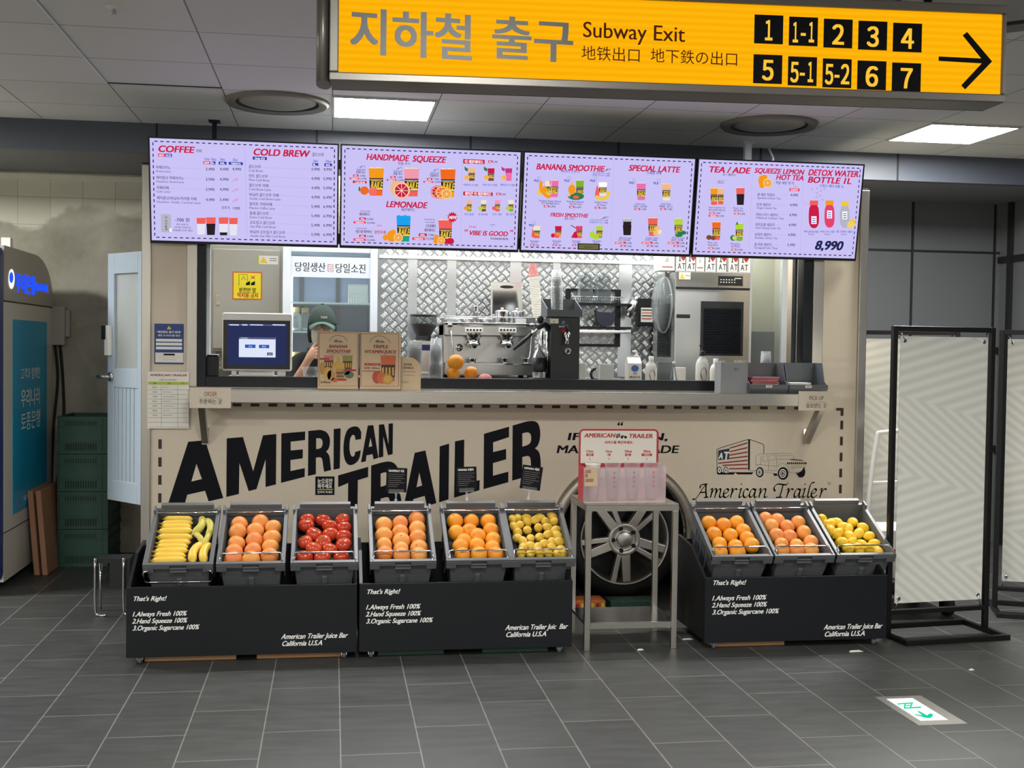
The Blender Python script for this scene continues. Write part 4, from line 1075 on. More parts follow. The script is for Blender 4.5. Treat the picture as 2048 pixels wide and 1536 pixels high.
for k, (ko, en, p) in enumerate((('생 레몬 착즙티', 'Squeeze Lemon Tea', '4,490'), ('진저 레몬티', 'Ginger Lemon Tea', '4,990'), ('히비스커스 레몬티', 'Hibiscus Lemon Tea', '4,990'), ('피치오룡 레몬티', 'Peach Oolong Lemon Tea', '4,990'), ('로마차 레몬티', 'Rooibos Lemon Tea', '4,990'), ('생 자몽 레몬티', 'Grapefruit Tea', '5,490'))):
    y = 500 + k * 115; x = 745 - k * 7; w = (200, 160, 250, 220, 190, 200)[k]
    M4.t(ko, x, y, x + w, h=34); M4.t(en, x + 2, y + 34, x + w + 70, 's_grey', h=26); M4.line(x + w + 14, y - 12, 1110 - k * 6, y - 6); M4.t(p, 1128 - k * 7, y + 4, 1216 - k * 7, h=30)
M4.title('DETOX WATER', 1332, 262, 1912, 70); M4.title('BOTTLE 1L', 1328, 346, 1830, 70); M4.t('디톡스 워터 보틀 1L', 1470, 398, 1746, 's_blue', h=34)
for k, (x, y) in enumerate(((1380, 420), (1440, 412), (1480, 440), (1520, 420), (1440, 470), (1470, 500), (1430, 515), (1500, 545))):
    M4.tx.stroke(M4.pl, [(x - 14, y + 8), (x, y - 14), (x + 12, y), (x - 4, y + 14)], 3, 's_grey')
def bottle(x0, x1, y0, y1, body, cap, lab):
    w = x1 - x0
    M4.pc.fill(M4.pl, smooth_loop([(x0 + w * .16, y0), (x1 - w * .16, y0), (x1 - w * .16, y0 + 55), (x1, y0 + 90), (x1, y1), (x0, y1), (x0, y0 + 90), (x0 + w * .16, y0 + 55)], {3, 4, 5, 6}), body, lift=.0003)
    M4.pc.fill(M4.pl, [(x0 + w * .1, y0 - 8), (x1 - w * .1, y0 - 8), (x1 - w * .1, y0 + 45), (x0 + w * .1, y0 + 45)], cap, lift=.0006)
    M4.pc.fill(M4.pl, [(x0 + w * .25, lab), (x1 - w * .25, lab), (x1 - w * .25, lab + 90), (x0 + w * .25, lab + 90)], 's_white', lift=.0009)
    for j in range(3): M4.pc.rect(M4.pl, x0 + w * .34, lab + 20 + j * 24, x1 - w * .34, lab + 30 + j * 24, 's_blue', lift=.0012)
bottle(1340, 1460, 562, 875, 's_red', 's_salmon', 735); bottle(1522, 1638, 562, 868, 's_rose', 's_orange', 670); bottle(1700, 1812, 572, 872, 's_silver', 's_yellow', 680)
M4.pc.stroke(M4.pl, [(1290, 560), (1300, 590), (1350, 598)], 8, 's_pink'); M4.blob(1845, 810, 36, 's_yellow', 44); M4.slice(1825, 835, 42, 's_yellow', 's_yellow', .0014)
for x, w, ko in ((1285, 170, '제주 블러썸 레몬'), (1472, 170, '히비스커스 레몬'), (1660, 185, '얼그레이 레몬')): M4.t(ko, x, 922, x + w, 's_blue', h=24); M4.t('Detox', x + 50, 950, x + 120, 's_grey', h=18)
M4.t('8,990', 1405, 1118, 1725, 's_navy', h=104, bold=.035, shear=.22)
M4.done()
# ================================================================ rolling fruit stands
def stand(x0, x1, yb, label, txt, planks):
    y0 = 5.815
    t = thing('fruit_stand', label, 'display stand', ((x0 + x1) / 2, y0, 0), group='black rolling fruit stands')
    a = MB(); a.box(x0, x1, y0, y0 + .018, .038, .378, 'board_black'); fp = a.build('front_board', t, bevel=.002)
    for x in (x0, x1 - .016):
        a = MB()
        a.prism([(y0 + .018, .05), (yb, .05), (yb, .525), (y0 + .26, .50), (y0 + .018, .372)], lambda p, q, d, x=x: V((x + d, p, q)), .016, 'board_black')
        a.build('side_board', t)
    a = MB(); a.box(x0 + .016, x1 - .016, yb - .016, yb, .05, .50, 'board_black'); a.build('back_board', t)
    a = MB(); a.box(x0 + .016, x1 - .016, y0 + .018, yb - .016, .05, .068, 'board_black'); a.build('base_board', t)
    for x in (x0 + .06, x1 - .06):
        for y in (y0 + .035, yb - .06):
            a = MB()
            a.cyl((x - .009, y, .0235), (x + .009, y, .0235), .0235, n=18, m='grey_plastic')
            a.box(x - .014, x - .010, y - .012, y + .014, .02, .05, 'chrome'); a.box(x + .010, x + .014, y - .012, y + .014, .02, .05, 'chrome')
            a.box(x - .02, x + .02, y - .018, y + .02, .046, .05, 'chrome')
            a.build('caster', t)
    pl = Plane((0, y0, 0), off=.001)
    a = MB()
    for b, px, py, px1 in txt: a.text(pl, b, px, py, px1, 'ink_white', bold=.022, shear=.32, h=9.5 if not b.startswith('A') and not b.startswith('C') else 10, rise=.0)
    a.build('lettering', fp)
    for i, (p0, p1, m) in enumerate(planks):
        u0, u1 = pl.uv(p0, 1320)[0], pl.uv(p1, 1320)[0]
        a = MB(); a.box(u0, u1, y0 + .07, y0 + .25, 0.0005, .042, m)
        tag(a.build('wooden_plank' if m == 'pine' else 'plastic_tray'), '%s under the %s of the %s' % ('pale wooden plank' if m == 'pine' else 'dark green tray', ('left half', 'right half')[i], label.replace('black fruit ', '')), 'plank' if m == 'pine' else 'tray')
    return t
def lines(dx, dy, ux, uy, bar='American Trailer Juice Bar', ex=132):
    return [("That's Right!", 265 + dx, 1200 + dy, 331 + dx), ('1.Always Fresh 100%', 265 + dx, 1231 + dy, 372 + dx), ('2.Hand Squeeze 100%', 264 + dx, 1245 + dy, 373 + dx), ('3.Organic Sugarcane 100%', 265 + dx, 1259 + dy, 397 + dx),
            (bar, ux, uy, ux + ex), ('California U.S.A', ux + 1, uy + 14, ux + 82)]
mat('tray_green', '#1f4437', .5)
stand(-.968, .130, 6.32, 'black fruit stand under the bananas and tomatoes', lines(0, 2, 562, 1278), [(285, 470, 'pine'), (512, 690, 'pine')])
stand(.142, 1.216, 6.32, 'black fruit stand under the middle three crates', lines(467, -12, 1010, 1260, 'American Trailer Juic  Bar', 124), [(757, 890, 'tray_green'), (968, 1100, 'tray_green')])
stand(1.915, 2.918, 6.32, 'black fruit stand right of the wheel', lines(1159, -30, 1647, 1259, ex=116), [(1432, 1578, 'pine')])

# ================================================================ bale-arm crates, tilted on the stands
TILT = math.atan2(.222, .41); CL, CW, CD = .466, .333, .225
def crate(cx, label, arm_down=False, no_back=False):
    """local frame: x across, y along the slope, z out of the opening; origin mid front rim"""
    t = thing('fruit_crate', label, 'crate', (cx, 5.862, .475), (TILT, 0, 0), group='tilted grey fruit crates')
    W = CW / 2; a = MB(); M = 'grey_crate'; th = .006; tp = .022
    def wall(p0, p1, q0, q1, nrm):     # outer top edge p0-p1, bottom edge q0-q1, thickness along nrm
        n_ = V(nrm) * th
        a.hexa([V(q0), V(q1), V(q1) + n_, V(q0) + n_, V(p0), V(p1), V(p1) + n_, V(p0) + n_], M)
    w, l = W - .014, CL - .014
    wall((-w, .014, 0), (w, .014, 0), (-w + tp, .03, -CD), (w - tp, .03, -CD), (0, 1, 0))
    wall((w, l, .0), (-w, l, .0), (w - tp, l - tp, -CD), (-w + tp, l - tp, -CD), (0, -1, 0))
    wall((-w, l, 0), (-w, .014, 0), (-w + tp, l - tp, -CD), (-w + tp, .03, -CD), (1, 0, 0))
    wall((w, .014, 0), (w, l, 0), (w - tp, .03, -CD), (w - tp, l - tp, -CD), (-1, 0, 0))
    a.hexa([(-w + tp, .03, -CD), (w - tp, .03, -CD), (w - tp, l - tp, -CD), (-w + tp, l - tp, -CD), (-w + tp, .03, -CD + th), (w - tp, .03, -CD + th), (w - tp, l - tp, -CD + th), (-w + tp, l - tp, -CD + th)], M)
    # rim with a deep skirt, notched handles and corner blocks
    for x0, x1, y0, y1 in ((-W, W, 0, .02), (-W, -W + .02, .02, CL - .02), (W - .02, W, .02, CL - .02), (-W, W, CL - .02, CL)):
        a.box(x0, x1, y0, y1, -.006, .004, M)
    a.box(-W, -W + .004, 0, CL, -.03, 0, M); a.box(W - .004, W, 0, CL, -.03, 0, M)
    a.box(-W + .004, -.04, 0, .004, -.026, -.006, M); a.box(.04, W - .004, 0, .004, -.026, -.006, M); a.box(-W, -W + .05, -.002, .018, -.046, -.006, M); a.box(W - .05, W, -.002, .018, -.046, -.006, M)
    a.box(-.04, .04, 0, .014, -.03, -.024, M); a.box(-.04, .04, -.004, .014, -.046, -.038, M); a.box(-.012, .012, .012, .026, -.16, -.10, M)
    a.box(-.132, .132, CL - .012, CL + .012, .004, .028, M); a.box(-W, -W + .012, CL - .05, CL - .004, .004, .022, M); a.box(W - .012, W, CL - .05, CL - .004, .004, .022, M)
    for x in (-W + .004, W - .010):
        for y in (.10, .20, .30): a.box(x, x + .006, y, y + .012, -.16, -.03, M)
    return t, a
def mat_of(o):
    return Matrix.Translation(o.location) @ o.rotation_euler.to_matrix().to_4x4()
def build_local(mb, name, parent, **kw):
    """the builder's vertices are already in the parent's own frame"""
    me = mb.build(name, **kw)
    me.parent = parent
    return me
def make_crate(cx, label, arm_down=False, no_back=False, depth=.05):
    t, a = crate(cx, label)
    build_local(a, 'crate_body', t, bevel=.0018)
    W = CW / 2
    a = MB()
    if arm_down:
        a.tube([(-W + .03, -.006, -.028), (-W + .012, -.01, -.03), (-W + .004, -.014, -.036), (-W + .004, -.012, -.085), (-W + .016, -.012, -.096), (W - .016, -.012, -.096), (W - .004, -.012, -.085), (W - .004, -.014, -.036), (W - .012, -.01, -.03), (W - .03, -.006, -.028)], .004, 8, 'chrome')
    else:
        a.tube([(-W + .042, .004, -.004), (-W + .02, .004, -.002), (-W + .016, .01, .003), (-W + .02, .06, .014), (-W + .028, .066, .016), (W - .028, .066, .016), (W - .02, .06, .014), (W - .016, .01, .003), (W - .02, .004, -.002), (W - .042, .004, -.004)], .004, 8, 'chrome')
    build_local(a, 'front_bale_arm', t)
    if not no_back:
        a = MB(); y = CL - .055
        a.tube([(-W + .012, y + .04, .008), (-W + .014, y, .012), (W - .014, y, .012), (W - .012, y + .04, .008)], .0036, 8, 'chrome'); build_local(a, 'rear_bale_arm', t)
    a = MB(); w = W - .028
    a.box(-w, w, .034, CL - .034, -CD + .006, -depth - .05, 'dark_liner'); build_local(a, 'liner', t)
    return t
CR = [(-.735, 'tilted grey crate of bananas at the left end, front wire hanging down', 'banana'), (-.388, 'tilted grey crate of grapefruits between the bananas and tomatoes', 'grapefruit'), (-.030, 'tilted grey crate of tomatoes', 'tomato'), (.360, 'tilted grey crate of grapefruits just right of the tomatoes', 'grapefruit'),
      (.743, 'tilted grey crate of oranges left of the wheel, beside the lemons', 'orange'), (1.075, 'tilted grey crate of lemons left of the wheel', 'lemon'), (2.133, 'tilted grey crate of oranges right of the wheel', 'orange'), (2.477, 'tilted grey crate of grapefruits right of the wheel', 'grapefruit'), (2.822, 'tilted grey crate of lemons at the right end', 'lemon')]
CRATES = [make_crate(x, l, arm_down=(i == 0), no_back=(i in (2, 8)), depth=.028 if k in ('banana',) else .05) for i, (x, l, k) in enumerate(CR)]

# ================================================================ fruit
def skin(name, c1, c2, rough, sc, bump, spec=.5):
    m, nt, b = new_mat(name); L = nt.links.new
    tc = node(nt, 'ShaderNodeTexCoord'); oi = node(nt, 'ShaderNodeObjectInfo')
    n1 = node(nt, 'ShaderNodeTexNoise', noise_dimensions='4D'); n1.inputs['Scale'].default_value = sc; n1.inputs['Detail'].default_value = 2
    L(tc.outputs['Object'], n1.inputs['Vector'])
    ml = node(nt, 'ShaderNodeMath', operation='MULTIPLY'); ml.inputs[1].default_value = 50; L(oi.outputs['Random'], ml.inputs[0]); L(ml.outputs[0], n1.inputs['W'])
    ad = node(nt, 'ShaderNodeMath', operation='MULTIPLY_ADD'); ad.inputs[1].default_value = .55; L(oi.outputs['Random'], ad.inputs[0])
    m2 = node(nt, 'ShaderNodeMath', operation='MULTIPLY_ADD', use_clamp=True); m2.inputs[1].default_value = .9; m2.inputs[2].default_value = -.2; L(n1.outputs[0], m2.inputs[0]); L(m2.outputs[0], ad.inputs[2])
    mx = node(nt, 'ShaderNodeMix', data_type='RGBA'); mx.inputs[6].default_value = lin(c1); mx.inputs[7].default_value = lin(c2)
    L(ad.outputs[0], mx.inputs[0]); L(mx.outputs[2], b.inputs['Base Color'])
    b.inputs['Roughness'].default_value = rough; b.inputs['Specular IOR Level'].default_value = spec
    b.inputs['Subsurface Weight'].default_value = .08; b.inputs['Subsurface Radius'].default_value = (.02, .01, .005); b.inputs['Subsurface Scale'].default_value = .3
    n2 = node(nt, 'ShaderNodeTexVoronoi'); n2.inputs['Scale'].default_value = 260; L(tc.outputs['Object'], n2.inputs['Vector'])
    bp = node(nt, 'ShaderNodeBump'); bp.inputs['Strength'].default_value = bump; bp.inputs['Distance'].default_value = .001
    L(n2.outputs[0], bp.inputs['Height']); L(bp.outputs[0], b.inputs['Normal'])
skin('grapefruit_skin', '#eeae48', '#e2743f', .42, 9, .25)
skin('orange_skin', '#f2a61e', '#ec8a14', .40, 9, .3)
skin('lemon_skin', '#eebb14', '#f0c832', .38, 14, .25)
skin('lemon_pale_skin', '#e0b436', '#e6c24c', .40, 14, .25)
skin('tomato_skin', '#b8331e', '#c9502c', .16, 12, .0)
skin('banana_skin', '#efc440', '#e0bd4a', .45, 10, .03)
skin('green_banana_skin', '#cfc257', '#bdb24a', .45, 10, .03)
mat('stem_green', '#5c6b32', .7); mat('stem_brown', '#4a3a22', .8); mat('navel', '#b97a28', .7)
def fruit_proto(kind):
    nm = {'lemon_pale': 'lemon'}.get(kind, kind)
    a = MB()
    if kind == 'tomato':
        a.ball((0, 0, 0), 1.04, 1.04, .86, 22, 14, 'tomato_skin', f=lambda p: p * (1 + .035 * cos(5 * math.atan2(p.y, p.x)) * (1 - abs(p.z)) - .12 * max(0, p.z - .8) / .2))
    elif kind.startswith('lemon'):
        a.ball((0, 0, 0), .92, .92, 1.16, 18, 16, kind + '_skin', f=lambda p: V((p.x, p.y, p.z + .16 * max(0, abs(p.z) - .9) / .1 * (1 if p.z > 0 else -1))))
    else:
        a.ball((0, 0, 0), 1.0, 1.0, .94 if kind == 'grapefruit' else .98, 22, 14, kind + '_skin', f=lambda p: p * (1 - .05 * max(0, p.z - .86) / .14))
    o = a.build(nm)
    a = MB()
    if kind == 'tomato': 
        for k in range(5):
            t_ = 2 * pi * k / 5; a.bar((0, 0, .74), (.34 * cos(t_), .34 * sin(t_), .76), .08, .03, 'stem_green')
        a.cyl((0, 0, .72), (0.03, 0, .86), .05, n=8, m='stem_green')
    elif kind.startswith('lemon'): a.cyl((0, 0, 1.28), (0, 0, 1.345), .07, .05, n=8, m='stem_green')
    else: a.lathe([(.11, .90 if kind == 'grapefruit' else .935), (.06, .935 if kind == 'grapefruit' else .97), (.0001, .92 if kind == 'grapefruit' else .955)], n=10, m='navel')
    s_ = a.build('stem' if kind in ('tomato', 'lemon', 'lemon_pale') else 'navel'); s_.parent = o
    return o
PROTO = {}
GROUPS = {0: 'bananas in the left end crate', 1: 'grapefruits between bananas and tomatoes', 2: 'tomatoes in the crate', 3: 'grapefruits right of the tomatoes', 4: 'oranges left of the wheel', 5: 'lemons left of the wheel', 6: 'oranges right of the wheel', 7: 'grapefruits right of the wheel', 8: 'lemons in the right end crate'}
PLACE = {1: 'grapefruit between the bananas and tomatoes', 2: 'red tomato', 3: 'grapefruit in the middle stand', 4: 'orange in the middle stand', 5: 'lemon in the middle stand', 6: 'orange right of the wheel', 7: 'grapefruit right of the wheel', 8: 'lemon in the right end crate'}
def rows_of(pts, tol):
    out = []
    for p in sorted(pts, key=lambda p: -p[1]):
        if out and abs(out[-1][0][1] - p[1]) < tol: out[-1].append(p)
        else: out.append([p])
    return [sorted(r) for r in out]
def fruits(ci, kind, crop, pts, rpx, seed):
    rnd = random.Random(seed)
    x0, y0, k = crop; t = CRATES[ci]; Mw = mat_of(t); n_ = Mw.to_3x3() @ V((0, 0, 1))
    r = rpx / 402.0 * (1.06 if ci < 6 else 1.12)
    if kind not in PROTO: PROTO[kind] = [fruit_proto(kind), False]
    P = [(x0 + a / k, y0 + b / k) for a, b in pts]
    for ri, row in enumerate(rows_of(P, rpx * .75)):
        for si, (px, py) in enumerate(row):
            d = ray(px, py)
            lift = -.05 + r * .30 + rnd.uniform(-.004, .004)
            o_ = Mw @ V((0, 0, lift))
            p = CAM + d * ((o_ - CAM).dot(n_) / d.dot(n_))
            q = Mw.inverted() @ p
            W = CW / 2 - .026 - r; q.x = max(-W, min(W, q.x)); q.y = max(.022 + r, min(CL - .024 - r, q.y))
            p = Mw @ q
            rad = r * rnd.uniform(.95, 1.05)
            if kind == 'tomato': rot = (R(20 + rnd.uniform(-40, 30)), R(rnd.uniform(-25, 25)), rnd.uniform(0, 6.28))
            elif kind.startswith('lemon'): rot = (R(rnd.choice((70, 90, 110, 60, 40)) + rnd.uniform(-15, 15)), 0, rnd.uniform(0, 6.28))
            else: rot = (R(rnd.uniform(-10, 120)), R(rnd.uniform(-50, 50)), rnd.uniform(0, 6.28))
            where = 'front row' if ri == 0 else ORD[ri + 1] + ' row from front'
            lab = '%s, %s, %s' % (PLACE[ci], where, 'only one' if len(row) == 1 else ('leftmost' if si == 0 else ORD[si + 1] + ' from left'))
            src, used = PROTO[kind]
            o = src if not used else dup(src)
            PROTO[kind][1] = True
            o.location = p; o.rotation_euler = rot; o.scale = (rad, rad, rad)
            tag(o, lab, {'lemon_pale': 'lemon'}.get(kind, kind), GROUPS[ci])
fruits(1, 'grapefruit', (430, 1000, 9.033), [(440, 450), (405, 580), (390, 790), (345, 945), (330, 1085), (820, 410), (730, 565), (715, 740), (685, 925), (650, 1085), (1050, 500), (1030, 690), (1000, 850), (985, 1020)], 17.2, 1)
fruits(2, 'tomato', (570, 1000, 9.033), [(400, 290), (690, 330), (1040, 325), (380, 455), (810, 465), (1060, 510), (530, 620), (820, 620), (1060, 660), (350, 760), (690, 765), (1060, 805), (520, 880), (810, 890), (350, 1040), (670, 1040), (1020, 1030)], 15.2, 2)
fruits(3, 'grapefruit', (730, 930, 6.4), [(240, 775), (450, 750), (660, 690), (240, 905), (450, 865), (670, 825), (245, 1030), (465, 975), (675, 935), (250, 1140), (460, 1085), (690, 1070), (470, 1165), (690, 1165)], 17.2, 3)
fruits(4, 'orange', (870, 930, 6.4), [(255, 720), (465, 720), (680, 720), (275, 870), (440, 850), (715, 835), (545, 915), (370, 975), (745, 960), (325, 1050), (535, 1035), (735, 1070), (350, 1155), (565, 1155), (790, 1150)], 16.4, 4)
fruits(5, 'lemon_pale', (1000, 930, 6.4), [(160, 690), (225, 680), (335, 655), (345, 725), (455, 705), (500, 660), (575, 725), (665, 640), (685, 725), (190, 795), (250, 770), (350, 835), (490, 805), (610, 800), (225, 870), (220, 935), (390, 940), (505, 925), (615, 890), (715, 835), (735, 905), (760, 985), (290, 975), (565, 1010), (295, 1055), (385, 1035), (480, 1055), (660, 985), (665, 1055), (780, 1085), (270, 1130), (390, 1130), (500, 1125), (615, 1125), (735, 1135), (835, 1135)], 9.9, 5)
fruits(6, 'orange', (1380, 1000, 9.035), [(335, 415), (605, 460), (840, 410), (430, 625), (730, 645), (960, 560), (1030, 700), (530, 800), (820, 850), (1160, 820), (520, 950), (860, 950)], 15.2, 6)
fruits(7, 'grapefruit', (1500, 1010, 10.24), [(260, 295), (560, 330), (980, 365), (430, 440), (760, 450), (1100, 570), (540, 630), (800, 660), (1260, 770), (640, 820), (960, 840), (650, 950), (950, 950), (1240, 940)], 15.6, 7)
fruits(8, 'lemon', (1600, 1000, 9.035), [(390, 350), (560, 425), (680, 415), (460, 445), (950, 405), (800, 495), (870, 525), (1140, 505), (555, 555), (680, 605), (890, 655), (1060, 605), (1270, 655), (750, 765), (940, 775), (1130, 815), (1350, 795), (870, 880), (1060, 890), (1240, 880), (1400, 930)], 11.2, 8)
# ---- bananas: curved, five-sided, brown at both ends
def banana_mesh(m):
    a = MB(); n = 14; pts, rs = [], []
    for i in range(n + 1):
        t = i / n; ang = (t - .5) * 1.15
        pts.append((sin(ang) * .115, 0, cos(ang) * .115 - .105))
        rs.append(.0165 * max(.20, min(1, 1.9 * sin(pi * (.04 + .92 * t)) ** .75)) if .07 < t < .93 else .0055)
    pts.insert(0, (pts[0][0] - .012, 0, pts[0][2] - .008)); rs.insert(0, .0045)
    a.tube(pts, rs, 10, m)
    o = a.build('banana')
    a = MB(); a.tube([pts[0], (pts[0][0] - .006, 0, pts[0][2] - .004)], .0052, 8, 'stem_brown')
    a.tube([pts[-1], (pts[-1][0] + .004, 0, pts[-1][2] - .004)], .005, 8, 'stem_brown')
    s_ = a.build('stem'); s_.parent = o
    return o
b1, b2 = banana_mesh('banana_skin'), banana_mesh('green_banana_skin')
used = {b1.name: 0, b2.name: 0}
t = CRATES[0]; Mw = mat_of(t); n_ = Mw.to_3x3() @ V((0, 0, 1))
bl = [(650, 325, -4, .95), (635, 400, 5, 1.0), (615, 460, -5, .98), (605, 535, 4, 1.1), (590, 640, -2, 1.12), (585, 730, 5, 1.02), (545, 800, -5, 1.0), (530, 875, 6, 1.05), (500, 955, -3, 1.02), (490, 1035, 3, 1.08)]
for i, (x, y, rz, sc) in enumerate(bl):
    p = ray(280 + x / 8.53, 1000 + y / 8.53); o_ = Mw @ V((0, 0, -.03)); p = CAM + p * ((o_ - CAM).dot(n_) / p.dot(n_))
    o = b1 if not used[b1.name] else dup(b1); used[b1.name] = 1
    o.location = p; o.rotation_euler = (TILT + R(52), 0, R(rz)); o.scale = (sc * 1.20, sc * 1.05, sc * 1.0)
    tag(o, 'yellow banana lying crosswise in the left column, %s from the back' % ORD[i + 1] if i else 'yellow banana lying crosswise in the left column, nearest the back', 'banana', GROUPS[0])
for i, (x, y, rz, sc, rx, src, lab) in enumerate([(1010, 440, 78, .85, 75, b2, 'greenish curved banana in the right column, back row, left one'), (1170, 470, 100, .85, 75, b2, 'greenish curved banana in the right column, back row, right one'),
        (1010, 660, 118, .6, 20, b2, 'stubby pale banana end in the right column, middle row, left one'), (1140, 670, 80, .6, 20, b2, 'stubby pale banana end in the right column, middle row, right one'),
        (955, 895, 78, .9, -60, b1, 'yellow banana standing lengthwise in the right column, front left one'), (1125, 905, 84, .9, -60, b1, 'yellow banana standing lengthwise in the right column, front right one')]):
    p = ray(280 + x / 8.53, 1000 + y / 8.53); o_ = Mw @ V((0, 0, -.03)); p = CAM + p * ((o_ - CAM).dot(n_) / p.dot(n_))
    o = src if not used[src.name] else dup(src); used[src.name] = 1
    o.location = p; o.rotation_euler = (mat_of(t).to_3x3() @ (Euler((0, 0, R(rz))).to_matrix() @ Euler((R(rx), 0, 0)).to_matrix())).to_euler(); o.scale = (sc * 1.28, sc * 1.6, sc * 1.45)
    tag(o, lab, 'banana', GROUPS[0])

# ---- fruit cards clipped to the rear rims
def card(px, py, yaw, lean, title, label):
    p = onY(px, py, 6.30)
    t = thing('price_card', label, 'price card', p.to_tuple(), (R(-8), R(lean), R(yaw)), group='black fruit cards')
    c = MB(); c.box(-.056, .056, -.0012, .0012, .085, .215, 'ink_black'); build_local(c, 'card', t)
    c = MB(); pl = Plane((-.056, -.0012, .085), off=.0006)
    def line(b, u, v, w, h, m='ink_white'):
        vs_, fs = thick(b, .03); xb = max(q[0] for q in vs_); yb_ = max(q[1] for q in vs_)
        c.add([pl.at(u + q[0] / xb * w, v + q[1] / yb_ * h, q[2]) for q in vs_], fs, m)
    line(title, .01, .108, .085, .013)
    for k in range(7): 
        w = (.09, .08, .088, .07, .09, .06, .05)[k]; c.fill(pl, [(.01, .094 - k * .011), (.01 + w, .094 - k * .011), (.01 + w, .0965 - k * .011), (.01, .0965 - k * .011)], 'ink_grey', uv=True)
    build_local(c, 'lettering', t)
    c = MB(); c.box(-.04, .04, -.006, .006, .078, .10, 'clear_plastic'); c.tube([(0, 0, .08), (0, 0, .06), (.0, .0, .03)], [.006, .004, .005], 10, 'clear_plastic')
    for z in (.03, .036, .042): c.lathe([(.005, z), (.009, z + .003), (.005, z + .006)], n=12, m='clear_plastic')
    c.box(-.012, .012, -.012, .012, -.004, .03, 'clear_plastic'); build_local(c, 'clip', t)
card(791, 1016, 6, 3, 'GRAPEFRUIT 자몽', 'black card on a clear clip behind the grapefruits right of the tomatoes')
card(934, 1013, 0, -1, 'ORANGE 오렌지', 'black card on a clear clip behind the oranges of the middle stand')
card(1055, 1010, -12, 7, 'LEMON 레몬', 'black tilted card on a clear clip behind the lemons of the middle stand')
# ================================================================ steel table with the cup-size display
tx0, tx1, ty0, ty1, tz = 1.292, 1.782, 5.865, 6.265, .757
mat('shelf_steel', '#5a585c', .22, 1.0, var=.05)
t = thing('steel_table', 'small brushed steel table in front of the wheel', 'table', ((tx0 + tx1) / 2, ty0, 0))
a = MB(); a.box(tx0, tx1, ty0, ty1, tz - .006, tz, 'steel_wide'); a.build('top', t, bevel=.002)
a = MB(); w = .03
a.box(tx0, tx1, ty0, ty0 + w, tz - .036, tz - .006, 'steel_wide'); a.box(tx0, tx1, ty1 - w, ty1, tz - .036, tz - .006, 'steel_wide')
a.box(tx0, tx0 + w, ty0 + w, ty1 - w, tz - .036, tz - .006, 'steel'); a.box(tx1 - w, tx1, ty0 + w, ty1 - w, tz - .036, tz - .006, 'steel'); a.build('apron', t)
for x in (tx0, tx1 - w):
    for y in (ty0, ty1 - w):
        a = MB(); a.box(x, x + w, y, y + w, 0, tz - .036, 'steel'); a.build('leg', t, bevel=.002)
a = MB(); a.box(tx0 + w, tx1 - w, ty0 + .003, ty0 + w - .003, .112, .142, 'steel_wide'); a.box(tx0 + .004, tx1 - .004, ty0 + w, ty1 - w, .128, .142, 'shelf_steel'); a.build('lower_shelf', t)

mat('acrylic_red', '#b02c3c', .35); mat('face_white', '#ded6c9', .5, var=.01)
clear('acrylic', tint='#f8eef0', body=.16, col='#f7edf0')
q = Plane((0, 5.93, 0))
bx0, bx1 = onY(1166, 1010, 5.93).x, onY(1331, 1010, 5.93).x
hz0 = tz
bk_y = 6.06
pb = Plane((0, bk_y, 0), crop=(1140, 840, 8.533), off=.0008)
t = thing('cup_size_display', 'red and white cup size display with a clear box on the steel table', 'display', ((bx0 + bx1) / 2, 5.93, tz))
hx0, hx1 = onY(1158, 900, bk_y).x, onY(1317, 900, bk_y).x; ztop = onY(1240, 858, bk_y).z
a = MB()
out = [(hx0, tz), (hx1, tz), (hx1, ztop - .025)] + [(hx1 - .025 + .025 * sin(k * pi / 8), ztop - .025 + .025 * cos(k * pi / 8)) for k in range(3, -1, -1)] + [(hx0 + .025 - .025 * sin(k * pi / 8), ztop - .025 + .025 * cos(k * pi / 8)) for k in range(0, 4)] + [(hx0, ztop - .025)]
a.prism(out, lambda p, q_, d: V((p, bk_y + .008 - d, q_)), .008, 'acrylic_red'); bkp = a.build('header_board', t)
a = MB(); u0, v0 = pb.uv(178, 735); u1, v1 = pb.uv(1480, 185)
a.fill(pb, smooth_loop([(u0, v0), (u1, v0), (u1, v1 - .0), (u0, v1)], {2, 3}) if False else [(u0, v0), (u1, v0), (u1, v1 - .012), (u1 - .004, v1 - .004), (u1 - .012, v1), (u0 + .012, v1), (u0 + .004, v1 - .004), (u0, v1 - .012)], 'face_white', uv=True)
def bt(b, x0, y, x1, h, m='ink_red', bold=.03, sh=0.): a.text(pb, b, x0, y, x1, m, h=h, bold=bold, shear=sh, lift=.0008)
bt('AMERICAN', 238, 295, 765, 70, sh=.2); bt('TRAILER', 995, 305, 1410, 70, sh=.2); bt('사이즈를 확인하세요.', 588, 402, 1075, 48)
a.fill(pb, [(785, 295), (785, 245), (850, 222), (865, 295)], 'ink_grey', lift=.0008); a.fill(pb, [(870, 295), (872, 262), (905, 255), (930, 270), (972, 275), (975, 300)], 'ink_grey', lift=.0008)
for x, s_ in ((800, 14), (885, 20), (945, 20)): a.disc(pb, x, 296, s_, 'ink_black', lift=.0012)
for x0, x1, b in ((280, 398, '13oz'), (608, 720, '16oz'), (928, 1058, '24oz'), (1250, 1378, '30oz')): bt(b, x0, 552, x1, 40)
for x0, x1, b in ((278, 400, 'HOT'), (642, 688, 'L'), (940, 1040, 'XL'), (1222, 1398, 'TRENTA')):
    a.rect(pb, x0, 572, x1, 614, 'ink_red', lift=.0008); a.text(pb, b, x0 + (x1 - x0) * .2, 606, x1 - (x1 - x0) * .2, 'face_white', h=26, bold=.02, lift=.0014)
for x in (336, 664, 990, 1310): a.fill(pb, [(x - 4, 645), (x + 4, 645), (x + 4, 660), (x + 12, 660), (x, 680), (x - 12, 660), (x - 4, 660)], 'ink_grey', lift=.0008)
